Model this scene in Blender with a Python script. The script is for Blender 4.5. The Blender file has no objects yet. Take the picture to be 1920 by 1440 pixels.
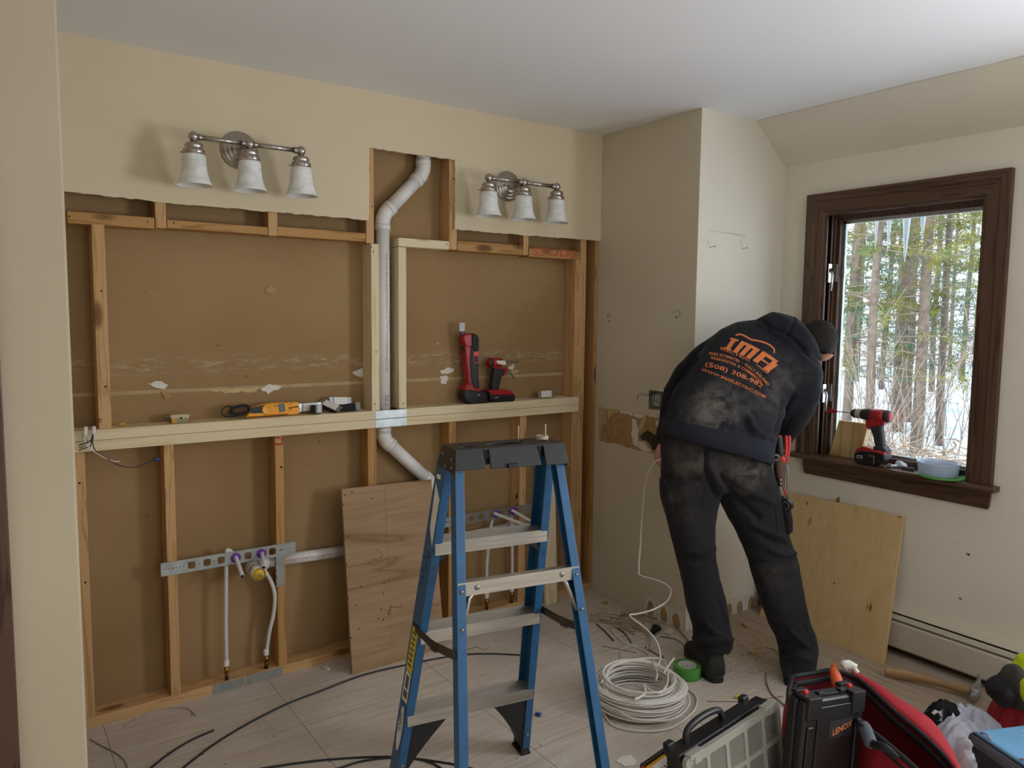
import bpy, bmesh, math, random
from mathutils import Vector as V, Matrix, Euler
from mathutils.bvhtree import BVHTree
random.seed(11)
SC = bpy.context.scene
COL = SC.collection

# ------------------------------------------------------------ camera
CAM_R = V((.820606, -.571387, .010927)); CAM_U = V((.042653, .080313, .995858)); CAM_F = V((.569899, .816734, -.090108))
CAM_C = V((0, -3.0722, 1.498)); FPX = 1425.0
cam = bpy.data.cameras.new('camera'); cam.sensor_width = 36; cam.lens = FPX / 1920 * 36
cam.clip_start = .05; cam.clip_end = 300
camo = bpy.data.objects.new('camera', cam); COL.objects.link(camo)
_m = Matrix((CAM_R, CAM_U, -CAM_F)).transposed().to_4x4(); _m.translation = CAM_C
camo.matrix_world = _m
SC.camera = camo

# ------------------------------------------------------------ light and exposure
SC.view_settings.view_transform = 'Standard'; SC.view_settings.look = 'None'
SC.view_settings.exposure = 0.22; SC.view_settings.gamma = 1.0; SC.view_settings.use_curve_mapping = False
SC.cycles.max_bounces = 10; SC.cycles.diffuse_bounces = 5; SC.cycles.transparent_max_bounces = 16
SC.cycles.sample_clamp_indirect = 6; SC.cycles.caustics_reflective = False; SC.cycles.caustics_refractive = False
SC.cycles.use_denoising = True
W = bpy.data.worlds.new('winter_sky'); SC.world = W; W.use_nodes = True
_bg = W.node_tree.nodes['Background']
_bg.inputs[0].default_value = (.80, .89, 1.0, 1); _bg.inputs[1].default_value = 2.7
def area(name, loc, rot, sx, sy, power, col):
    l = bpy.data.lights.new(name, 'AREA'); l.shape = 'RECTANGLE'; l.size = sx; l.size_y = sy; l.energy = power; l.color = col
    o = bpy.data.objects.new(name, l); COL.objects.link(o); o.location = loc; o.rotation_euler = rot
    return o
sun = bpy.data.lights.new('sun', 'SUN'); sun.energy = 3.0; sun.angle = math.radians(3); sun.color = (1, .93, .8)
suno = bpy.data.objects.new('sun', sun); COL.objects.link(suno); suno.rotation_euler = V((.72, .12, -.62)).to_track_quat('-Z', 'Y').to_euler()
# daylight of the second window, further along the right wall behind the photographer's right shoulder
area('daylight_second_window', (3.50, -3.15, 1.45), (0, math.radians(112), 0), 1.15, 1.1, 64, (.90, .93, 1.0))
# daylight of the window at the photographer's back
area('daylight_rear_window', (1.3, -5.25, 1.5), (math.radians(90), 0, 0), 1.3, 1.15, 4, (.90, .95, 1.0))

# ------------------------------------------------------------ sight-line surveying: the point of a known plane seen at a photo position
def ray(u, v): return CAM_R * ((u - 960) / FPX) - CAM_U * ((v - 720) / FPX) + CAM_F
def at(u, v, dep): return CAM_C + ray(u, v) * dep
def on(u, v, X=None, Y=None, Z=None):
    d = ray(u, v)
    if X is not None: t = (X - CAM_C.x) / d.x
    elif Y is not None: t = (Y - CAM_C.y) / d.y
    else: t = (Z - CAM_C.z) / d.z
    return CAM_C + d * t
SLOPE = .0164                                  # the old floor falls a little to the left
def fz(x): return SLOPE * (x - 2.7)
def fl(u, v, h=0):
    N = V((-SLOPE, 0, 1)); P0 = V((2.7, 0, h)); d = ray(u, v)
    return CAM_C + d * ((P0 - CAM_C).dot(N) / d.dot(N))
HF = V((CAM_F.x, CAM_F.y, 0)).normalized(); HR = V((CAM_R.x, CAM_R.y, 0)).normalized(); UP = V((0, 0, 1))

# ------------------------------------------------------------ materials
def lin(c):
    if isinstance(c, str):
        c = [int(c[i:i+2], 16) / 255 for i in (0, 2, 4)]
    return tuple(x / 12.92 if x <= .04045 else ((x + .055) / 1.055) ** 2.4 for x in c) + (1,)
class NT:
    def __init__(s, name):
        s.m = bpy.data.materials.new(name); s.m.use_nodes = True; s.t = s.m.node_tree; s.n = s.t.nodes
        s.b = s.n['Principled BSDF']
    def add(s, typ, **k):
        n = s.n.new(typ)
        for a, b in k.items():
            if a in n.inputs.keys(): n.inputs[a].default_value = b
            else: setattr(n, a, b)
        return n
    def link(s, a, b): s.t.links.new(a, b)
    def coords(s, scale=(1, 1, 1), rnd=True):
        tc = s.add('ShaderNodeTexCoord'); mp = s.add('ShaderNodeMapping'); mp.inputs['Scale'].default_value = scale
        if rnd:
            oi = s.add('ShaderNodeObjectInfo'); mu = s.add('ShaderNodeVectorMath', operation='SCALE')
            co = s.add('ShaderNodeCombineXYZ')
            for i in range(3): s.link(oi.outputs['Random'], co.inputs[i])
            s.link(co.outputs[0], mu.inputs[0]); mu.inputs['Scale'].default_value = 23.0
            ad = s.add('ShaderNodeVectorMath', operation='ADD')
            s.link(tc.outputs['Object'], ad.inputs[0]); s.link(mu.outputs[0], ad.inputs[1]); s.link(ad.outputs[0], mp.inputs[0])
        else: s.link(tc.outputs['Object'], mp.inputs[0])
        return mp.outputs[0]
    def noise(s, co, scale, detail=4, rough=.5, dist=0):
        n = s.add('ShaderNodeTexNoise'); n.inputs['Scale'].default_value = scale; n.inputs['Detail'].default_value = detail
        n.inputs['Roughness'].default_value = rough; n.inputs['Distortion'].default_value = dist
        s.link(co, n.inputs['Vector']); return n.outputs['Fac']
    def ramp(s, fac, stops):
        r = s.add('ShaderNodeValToRGB'); e = r.color_ramp.elements
        while len(e) < len(stops): e.new(.5)
        for i, (p, c) in enumerate(stops): e[i].position = p; e[i].color = c if len(c) == 4 else tuple(c) + (1,)
        s.link(fac, r.inputs[0]); return r.outputs[0]
    def mix(s, fac, a, b, mode='MIX'):
        n = s.add('ShaderNodeMix', data_type='RGBA', blend_type=mode)
        for sock, val in ((n.inputs[0], fac), (n.inputs[6], a), (n.inputs[7], b)):
            if hasattr(val, 'is_linked'): s.link(val, sock)
            else: sock.default_value = val
        return n.outputs[2]
    def bump(s, h, strength=.3, dist=.01):
        b = s.add('ShaderNodeBump'); b.inputs['Strength'].default_value = strength; b.inputs['Distance'].default_value = dist
        s.link(h, b.inputs['Height']); s.link(b.outputs[0], s.b.inputs['Normal'])
    def base(s, c):
        if hasattr(c, 'is_linked'): s.link(c, s.b.inputs['Base Color'])
        else: s.b.inputs['Base Color'].default_value = c
    def pr(s, rough=.6, metal=0, spec=None, **k):
        s.b.inputs['Roughness'].default_value = rough; s.b.inputs['Metallic'].default_value = metal
        if spec is not None: s.b.inputs['Specular IOR Level'].default_value = spec
        for a, b in k.items(): s.b.inputs[a.replace('_', ' ')].default_value = b
        return s.m
def sc(c, f): return tuple(min(1, x * f) for x in c[:3]) + (1,)
def plain(name, c, rough=.6, metal=0, var=.12, scale=14, bump=0, bscale=200, spec=None, **k):
    t = NT(name); c = lin(c); co = t.coords()
    f = t.noise(co, scale, 4)
    t.base(t.ramp(f, [(.3, sc(c, 1 - var)), (.7, sc(c, 1 + var))]))
    if bump: t.bump(t.noise(co, bscale, 3), bump, .004)
    return t.pr(rough, metal, spec, **k)
def pine(name, axis, c1, c2, c3, knots=True, rough=.7):
    """softwood lumber: grain lines and knots running along one axis"""
    t = NT(name)
    s = [16, 16, 16]; s[axis] = .9
    co = t.coords(tuple(s))
    f = t.noise(co, 1.3, 3, .5, .6)
    mul = t.add('ShaderNodeMath', operation='MULTIPLY'); mul.inputs[1].default_value = 9; t.link(f, mul.inputs[0])
    fr = t.add('ShaderNodeMath', operation='PINGPONG'); fr.inputs[1].default_value = 1; t.link(mul.outputs[0], fr.inputs[0])
    g = t.ramp(fr.outputs[0], [(.0, lin(c1)), (.7, lin(c1)), (.95, lin(c2))])
    s2 = [3, 3, 3]; s2[axis] = .6
    big = t.noise(t.coords(tuple(s2)), 2, 3)
    g = t.mix(t.ramp(big, [(.35, (0, 0, 0)), (.75, (.55, .55, .55))]), g, lin(c2))
    if knots:
        s3 = [14, 14, 14]; s3[axis] = 5
        vo = t.add('ShaderNodeTexVoronoi'); vo.inputs['Scale'].default_value = .55; t.link(t.coords(tuple(s3)), vo.inputs['Vector'])
        k = t.ramp(vo.outputs['Distance'], [(.0, (1, 1, 1)), (.10, (.8, .8, .8)), (.17, (0, 0, 0))])
        g = t.mix(k, g, lin(c3))
    t.base(g); t.bump(fr.outputs[0], .12, .002)
    return t.pr(rough, 0, .3)
def metal(name, c, rough=.3, var=.1, scale=40, aniso=None):
    t = NT(name); c = lin(c); co = t.coords(aniso or (1, 1, 1))
    f = t.noise(co, scale, 4)
    t.base(t.ramp(f, [(.3, sc(c, 1 - var)), (.7, sc(c, 1 + var))]))
    return t.pr(rough, 1)

M = {}
AX = 'xyz'
for i in range(3):
    M['pine_' + AX[i]] = pine('pine_' + AX[i], i, 'cfa676', 'b18955', '765029')
    M['pale_' + AX[i]] = pine('pale_pine_' + AX[i], i, 'e6d6b4', 'd8c296', 'ab8c62')
    M['amber_' + AX[i]] = pine('amber_pine_' + AX[i], i, 'bd9059', '9d733f', '5e3c1b')
    M['walnut_' + AX[i]] = pine('walnut_' + AX[i], i, '5e4536', '432f24', '2e1f16', False, .36)

def wallpaint(name, c, var=.05):
    t = NT(name); c = lin(c); co = t.coords(rnd=False)
    f = t.noise(co, 1.7, 3)
    t.base(t.ramp(f, [(.3, sc(c, 1 - var)), (.7, sc(c, 1 + var))]))
    t.bump(t.noise(co, 160, 2), .12, .002)
    return t.pr(.75, 0, .25)
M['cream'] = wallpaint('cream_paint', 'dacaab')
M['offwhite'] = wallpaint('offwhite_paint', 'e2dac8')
M['partition'] = wallpaint('shaded_partition_paint', 'bdaf95')  # same wall paint darkened: the partition's shade is put into the colour
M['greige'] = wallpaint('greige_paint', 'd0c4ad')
M['ceiling'] = wallpaint('ceiling_paint', 'efefef', .015)

def drywall_paper():
    t = NT('brown_drywall_paper'); co = t.coords(rnd=False)
    f = t.noise(co, 1.6, 4); c = t.ramp(f, [(.3, lin('947650')), (.7, lin('a68962'))])
    fib = t.noise(t.coords((5, 5, 60), False), 3, 3); c = t.mix(t.ramp(fib, [(.45, (0, 0, 0)), (.8, (.25, .25, .25))]), c, lin('8d6b42'))
    vo = t.add('ShaderNodeTexVoronoi'); vo.inputs['Scale'].default_value = 9; t.link(co, vo.inputs['Vector'])
    c = t.mix(t.ramp(vo.outputs['Distance'], [(.0, (.9, .9, .9)), (.026, (.8, .8, .8)), (.036, (0, 0, 0))]), c, lin('3a2817'))
    vo2 = t.add('ShaderNodeTexVoronoi'); vo2.inputs['Scale'].default_value = 4.3; t.link(t.coords((1, 1, 1.3), False), vo2.inputs['Vector'])
    c = t.mix(t.ramp(vo2.outputs['Distance'], [(.0, (.7, .7, .7)), (.02, (.6, .6, .6)), (.03, (0, 0, 0))]), c, lin('d9c7a4'))
    # chalky joint-compound smear along the board seam
    se = t.add('ShaderNodeSeparateXYZ'); tc = t.add('ShaderNodeTexCoord'); t.link(tc.outputs['Object'], se.inputs[0])
    sub = t.add('ShaderNodeMath', operation='SUBTRACT'); sub.inputs[1].default_value = 1.29; t.link(se.outputs[2], sub.inputs[0])
    ab = t.add('ShaderNodeMath', operation='ABSOLUTE'); t.link(sub.outputs[0], ab.inputs[0])
    band = t.ramp(ab.outputs[0], [(.0, (1, 1, 1)), (.018, (.8, .8, .8)), (.045, (0, 0, 0))])
    pat = t.ramp(t.noise(t.coords((7, 7, 30), False), 2.2, 5, .7), [(.5, (0, 0, 0)), (.66, (.75, .75, .75))])
    mm = t.add('ShaderNodeMix', data_type='RGBA', blend_type='MULTIPLY'); mm.inputs[0].default_value = 1
    t.link(band, mm.inputs[6]); t.link(pat, mm.inputs[7])
    c = t.mix(mm.outputs[2], c, lin('c3b197'))
    t.base(c); return t.pr(.85, 0, .15)
M['paper'] = drywall_paper()

def floor_mat():
    t = NT('dusty_floor'); co = t.coords(rnd=False)
    gx = t.noise(t.coords((1.2, 22, 1), False), 2.4, 5, .6, .4)
    gy = t.noise(t.coords((24, 1.2, 1), False), 2.4, 5, .6, .4)
    wood = t.ramp(gy, [(.3, lin('8b7863')), (.5, lin('a5927b')), (.72, lin('b3a28b'))])
    dust = t.ramp(gx, [(.3, lin('c6b8a8')), (.55, lin('d9cec1')), (.75, lin('dfd6cc'))])
    big = t.noise(co, 1.5, 5, .6)
    se = t.add('ShaderNodeSeparateXYZ'); tc = t.add('ShaderNodeTexCoord'); t.link(tc.outputs['Object'], se.inputs[0])
    # dust fades out beyond x = 2.75 where the planks were swept clear
    mr = t.add('ShaderNodeMapRange'); mr.inputs['From Min'].default_value = 2.6; mr.inputs['From Max'].default_value = 2.95
    mr.inputs['To Min'].default_value = 0; mr.inputs['To Max'].default_value = .9; t.link(se.outputs[0], mr.inputs[0])
    c = t.mix(mr.outputs[0], dust, wood)
    c = t.mix(t.ramp(big, [(.42, (0, 0, 0)), (.7, (.5, .5, .5))]), c, lin('a8998a'))
    fine = t.noise(co, 26, 4, .7)
    c = t.mix(t.ramp(fine, [(.62, (0, 0, 0)), (.76, (.4, .4, .4))]), c, lin('ece8e2'))
    vo = t.add('ShaderNodeTexVoronoi'); vo.inputs['Scale'].default_value = 13; t.link(co, vo.inputs['Vector'])
    c = t.mix(t.ramp(vo.outputs['Distance'], [(.0, (.8, .8, .8)), (.05, (.7, .7, .7)), (.07, (0, 0, 0))]), c, lin('4d4034'))
    br = t.add('ShaderNodeTexBrick'); br.inputs['Scale'].default_value = 1; br.inputs['Brick Width'].default_value = 1.22; br.inputs['Row Height'].default_value = .61
    br.inputs['Mortar Size'].default_value = .0016; br.inputs['Mortar Smooth'].default_value = 0
    mp = t.add('ShaderNodeMapping'); mp.inputs['Rotation'].default_value = (0, 0, math.pi / 2); mp.inputs['Location'].default_value = (.18, .30, 0)
    t.link(tc.outputs['Object'], mp.inputs[0]); t.link(mp.outputs[0], br.inputs['Vector'])
    c = t.mix(br.outputs['Fac'], c, lin('94877a'))
    t.base(c); t.bump(gx, .1, .003)
    return t.pr(.62, 0, .35)
M['floor'] = floor_mat()

def plywood(name, axis, c1, c2, c3, knotc, kn=.1):
    straight = kn == 'kn_l'; kn = {'kn_b': .05, 'kn_l': .09}.get(kn, kn)
    t = NT(name)
    s = [8, 8, 8] if straight else [5.5, 5.5, 5.5]; s[axis] = .30 if straight else .8
    co = t.coords(tuple(s)); f = t.noise(co, 1.5, 3, .5, .35)
    mul = t.add('ShaderNodeMath', operation='MULTIPLY'); mul.inputs[1].default_value = 4 if straight else 7; t.link(f, mul.inputs[0])
    fr = t.add('ShaderNodeMath', operation='PINGPONG'); fr.inputs[1].default_value = 1; t.link(mul.outputs[0], fr.inputs[0])
    g = t.ramp(fr.outputs[0], [(.1, lin(c1)), (.75, lin(c2)), (.97, lin(c3))])
    s2 = [40, 40, 40]; s2[axis] = 2
    g = t.mix(t.ramp(t.noise(t.coords(tuple(s2)), 2, 3), [(.4, (0, 0, 0)), (.75, (.45, .45, .45))]), g, lin(c3))
    s3 = [6, 6, 6]; s3[axis] = 2.2
    vo = t.add('ShaderNodeTexVoronoi'); vo.inputs['Scale'].default_value = .9; t.link(t.coords(tuple(s3)), vo.inputs['Vector'])
    g = t.mix(t.ramp(vo.outputs['Distance'], [(.0, (1, 1, 1)), (kn * .6, (.7, .7, .7)), (kn, (0, 0, 0))]), g, lin(knotc))
    t.base(g); return t.pr(.7, 0, .25)
M['ply_brown'] = plywood('brown_plywood', 0, 'a98b6a', '9c7f5e', '866a4c', '6b4f3a', 'kn_b')
M['ply_light'] = plywood('pine_plywood', 2, 'd3b583', 'cbab77', 'be9a64', '7f5430', 'kn_l')
M['ply_block'] = plywood('block_plywood', 2, 'e2c794', 'd6b680', 'c09b62', '8d6234', .1)

M['nickel'] = metal('brushed_nickel', 'b4aca4', .26, .06, 30)
M['chrome'] = metal('bright_steel', 'c9c7c4', .2)
M['galv'] = metal('galvanized_steel', 'b4bab9', .42, .16, 26)
M['alum'] = metal('worn_aluminium', 'bdb8ae', .42, .14, 12, (.6, 9, 9))
M['steel'] = metal('dull_steel', '8d8b88', .4)
M['darkmetal'] = metal('dark_hinge_steel', '5c5248', .45, .2, 18)
M['brass'] = metal('brass', 'a97f3c', .35)
M['copper'] = metal('old_copper', '6d4a30', .5)
M['pvc'] = plain('white_pvc', 'e3e0da', .3, var=.02)
M['pex'] = plain('white_pex', 'd3d0cf', .35, var=.03)
M['purple'] = plain('purple_plastic', '6d2f9a', .4)
M['yellow'] = plain('yellow_plug', 'e0b92c', .4)
M['black'] = plain('black_plastic', '1b1a1a', .42, var=.2, scale=6)
M['blackm'] = plain('matte_black', '1c1b1b', .7, var=.25, scale=8)
M['rubber'] = plain('black_rubber', '1d1d1e', .55)
M['ladder'] = plain('blue_fiberglass', '235882', .42, var=.14, scale=20, bump=.05)
M['red'] = plain('tool_red', 'a51d24', .4, var=.1)
M['redgrip'] = plain('red_grip', 'd3302c', .4, var=.06)
M['grip'] = plain('grip_rubber', '2b2a2b', .6, var=.15)
M['clamp'] = plain('orange_yellow_plastic', 'f0a423', .4, var=.04)
M['white'] = plain('white_plastic', 'e6e3dd', .35, var=.03)
M['almond'] = plain('almond_plastic', 'c3b48e', .45, var=.05)
M['boxgrey'] = plain('grey_box_plastic', '9a9a96', .5)
M['plyknot'] = plain('plywood_knot', '8f6539', .7, var=.35, scale=60)
M['hammersteel'] = plain('bright_hammer_steel', 'a9a7a3', .38, .35)
M['blade'] = plain('grey_blade', '6f6d6a', .35, .6)
M['olive'] = plain('olive_grey_plastic', '86825f', .5, var=.08)
M['cable'] = plain('white_cable', 'e6e1d8', .4, var=.04)
M['blackwire'] = plain('black_wire', '232227', .5)
M['bluenut'] = plain('blue_nut', '2b4f9b', .4)
M['ochre'] = plain('ochre_nut', 'c19a3a', .45)
M['tape'] = plain('green_tape', '4f9a3c', .5, var=.05)
M['kraft'] = plain('kraft_core', 'b3a48d', .8)
M['label_white'] = plain('white_label', 'e5e2d8', .5, var=.06)
M['label_yellow'] = plain('yellow_label', 'd7c331', .5, var=.12)
M['label_blue'] = plain('blue_label', '23408f', .5)
M['print_black'] = plain('black_print', '2a2523', .6)
M['print_grey'] = plain('grey_print', '5d5453', .6)
M['print_red'] = plain('red_print', 'b3322c', .7)
M['print_orange'] = plain('orange_print', 'd9793f', .7, var=.1, scale=60)
M['redpaint'] = plain('red_stencil', 'c2503c', .7, var=.15)
M['enamel'] = plain('cream_enamel', 'cdc3ad', .35, var=.03)
M['gap'] = plain('dark_gap', '17130f', .8)
M['screen'] = plain('grey_lcd', '707871', .25)
M['gypsum'] = plain('white_gypsum', 'dcd5c8', .9, var=.06)
M['tornpaper'] = plain('torn_kraft', 'a8875c', .9, var=.15, scale=30)
M['torncream'] = plain('torn_face_paper', 'c2ab7c', .85, var=.12, scale=18)
M['redfabric'] = plain('red_canvas', 'a81f2c', .75, var=.16, scale=9, bump=.25, bscale=500)
M['redliner'] = plain('dark_red_liner', '6d1015', .8, var=.2, scale=6)
M['trim'] = plain('black_webbing', '1f2023', .7, bump=.2, bscale=300)
M['bluefabric'] = plain('blue_nylon', '6aa0c8', .5, var=.08)
M['navyfabric'] = plain('dark_navy_nylon', '2b343e', .7)
M['greyfabric'] = plain('grey_piping', '565c63', .7)
M['cotton'] = plain('grey_cotton', 'b3b4bf', .9, var=.1, scale=8)
M['hivis'] = plain('hi_vis_yellow', 'd3ea1f', .7, var=.06)
M['charcoal'] = plain('charcoal_fabric', '4c4a48', .8)
def print_mat():
    t = NT('black_cloth_white_print'); f = t.noise(t.coords((1, 1, 1)), 26, 3, .6); g = t.noise(t.coords((1, 1, 1), False), 7, 1)
    c = t.ramp(f, [(.57, lin('1b1b1c')), (.60, lin('dfe6e6'))]); t.base(t.mix(t.ramp(g, [(.52, (0, 0, 0)), (.56, (1, 1, 1))]), lin('1b1b1c'), c)); return t.pr(.85, 0, .2)
M['blackprint'] = print_mat()
M['orangep'] = plain('orange_plastic', 'd8602d', .5)
M['tan_leather'] = plain('brown_leather', '5c4034', .6, var=.2, scale=10)
M['hickory'] = plain('hickory_handle', 'a98559', .5, var=.14, scale=5)
M['skin'] = plain('skin', 'c98f76', .55, var=.06)
def glassy(name, c, rough, trans, alpha=1.0):
    t = NT(name); t.base(lin(c)); t.pr(rough, 0, .5); t.b.inputs['Transmission Weight'].default_value = trans
    t.b.inputs['Alpha'].default_value = alpha; t.b.inputs['IOR'].default_value = 1.45
    return t.m
def frosted():
    t = NT('alabaster_glass'); f = t.noise(t.coords((1, 1, 2.4)), 9, 5, .6, 1.2)
    t.base(t.ramp(f, [(.35, lin('d6d8d2')), (.62, lin('f0f0ec'))])); t.pr(.35, 0, .5)
    t.b.inputs['Subsurface Weight'].default_value = .15; t.b.inputs['Subsurface Radius'].default_value = (.02, .02, .02)
    return t.m
M['shade'] = frosted()
def pane_mat():
    t = NT('window_glass'); tr = t.add('ShaderNodeBsdfTransparent'); gl = t.add('ShaderNodeBsdfGlossy'); gl.inputs['Roughness'].default_value = .02
    mx = t.add('ShaderNodeMixShader'); mx.inputs[0].default_value = .05
    t.link(tr.outputs[0], mx.inputs[1]); t.link(gl.outputs[0], mx.inputs[2]); t.link(mx.outputs[0], t.n['Material Output'].inputs[0])
    return t.m
M['pane'] = pane_mat()
def clear_plastic(name, c, mixv, rough=.12):
    t = NT(name); tr = t.add('ShaderNodeBsdfTransparent'); tr.inputs[0].default_value = lin('f0f0ec')
    t.base(lin(c)); t.pr(rough, 0, .6)
    mx = t.add('ShaderNodeMixShader'); mx.inputs[0].default_value = mixv
    t.link(tr.outputs[0], mx.inputs[1]); t.link(t.b.outputs[0], mx.inputs[2]); t.link(mx.outputs[0], t.n['Material Output'].inputs[0])
    return t.m
M['clear'] = clear_plastic('clear_lid', 'b9b6ac', .26)
M['clearrib'] = clear_plastic('clear_lid_rib', 'c4c0b4', .55, .2)
M['milky'] = clear_plastic('milky_tub', 'cfdcf0', .6, .25)
M['ice'] = clear_plastic('ice', 'e8f4ff', .7, .1)
M['baggie'] = clear_plastic('clear_bag', 'cfd3dc', .35, .1)
def snow_mat():
    t = NT('snow'); co = t.coords(rnd=False); f = t.noise(co, .9, 5, .6)
    t.base(t.ramp(f, [(.35, lin('a9c2da')), (.62, lin('dde7f0'))])); return t.pr(.8, 0, .2)  # bluish tint paints the shade on the snow into its colour
M['snow'] = snow_mat()
M['bark'] = plain('grey_bark', '6b5f53', .9, var=.3, scale=9)
M['twig'] = plain('pale_twig', '85776a', .9, var=.2)
def leafmat(name, a, b):
    t = NT(name); f = t.noise(t.coords(), 1.1, 3); t.base(t.ramp(f, [(.38, lin(a)), (.62, lin(b))]))
    t.pr(.7, 0, .2); t.b.inputs['Subsurface Weight'].default_value = 0
    return t.m
M['leaf'] = leafmat('evergreen_needles', '566f3c', '8d8a3c')
M['leaf2'] = leafmat('blue_green_needles', '4f7260', '6f8a66')
M['brush'] = plain('dry_brush', '8f7d68', .9, var=.25)

# ------------------------------------------------------------ objects
ROOT = {}
def prop(o, label=None, cat=None, group=None, kind=None):
    if label: o['label'] = label
    if cat: o['category'] = cat
    if group: o['group'] = group
    if kind: o['kind'] = kind
    return o
def thing(name, label, cat, loc=(0, 0, 0), rot=(0, 0, 0), group=None, kind=None):
    o = bpy.data.objects.new(name, None); o.empty_display_size = .05; COL.objects.link(o)
    o.location = loc; o.rotation_euler = rot
    ROOT[o] = Matrix.LocRotScale(V(loc), Euler(rot), None)
    return prop(o, label, cat, group, kind)
def root_of(o):
    while o.parent: o = o.parent
    return o
def obj(name, bm, mat, parent=None, local=False, smooth=None, label=None, bevel=0):
    """link a bmesh as ONE mesh object; parts are built in world space and moved into their thing's frame"""
    me = bpy.data.meshes.new(name)
    if isinstance(bm, B): bm = bm.bm
    if smooth is not None:
        for f in bm.faces: f.smooth = True
        a = math.radians(smooth)
        for e in bm.edges:
            if len(e.link_faces) == 2 and e.calc_face_angle(0) > a: e.smooth = False
    bm.normal_update(); bm.to_mesh(me); bm.free()
    o = bpy.data.objects.new(name, me); COL.objects.link(o)
    for m in (mat if isinstance(mat, (list, tuple)) else [mat]): me.materials.append(M[m] if isinstance(m, str) else m)
    if parent is not None:
        o.parent = parent; r = root_of(parent)
        if not local and r in ROOT: me.transform(ROOT[r].inverted())
    if bevel:
        b = o.modifiers.new('edge', 'BEVEL'); b.width = bevel; b.segments = 2; b.limit_method = 'ANGLE'; b.angle_limit = math.radians(50)
        b.harden_normals = False
    if label: o['label'] = label
    return o
def settle(o, origin):
    """give a one-mesh thing its own origin"""
    origin = V(origin); o.data.transform(Matrix.Translation(-origin)); o.location = origin; ROOT[o] = Matrix.Translation(origin); return o
def single(name, bm, mat, label, cat, origin=None, group=None, kind=None, smooth=None, bevel=0):
    o = obj(name, bm, mat, smooth=smooth, bevel=bevel); prop(o, label, cat, group, kind)
    if origin is None:
        vs = o.data.vertices
        origin = (sum(v.co.x for v in vs) / len(vs), sum(v.co.y for v in vs) / len(vs), min(v.co.z for v in vs))
    return settle(o, origin)
def struct(name, bm, mat, parent=None, smooth=None, bevel=0):
    o = obj(name, bm, mat, parent, smooth=smooth, bevel=bevel)
    if parent is None: o['kind'] = 'structure'
    return o
def frame(z, x=None):
    z = V(z).normalized()
    x = V(x) if x is not None else (V((1, 0, 0)) if abs(z.x) < .9 else V((0, 1, 0)))
    x = (x - z * x.dot(z)).normalized(); return Matrix((x, z.cross(x), z)).transposed()
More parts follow.
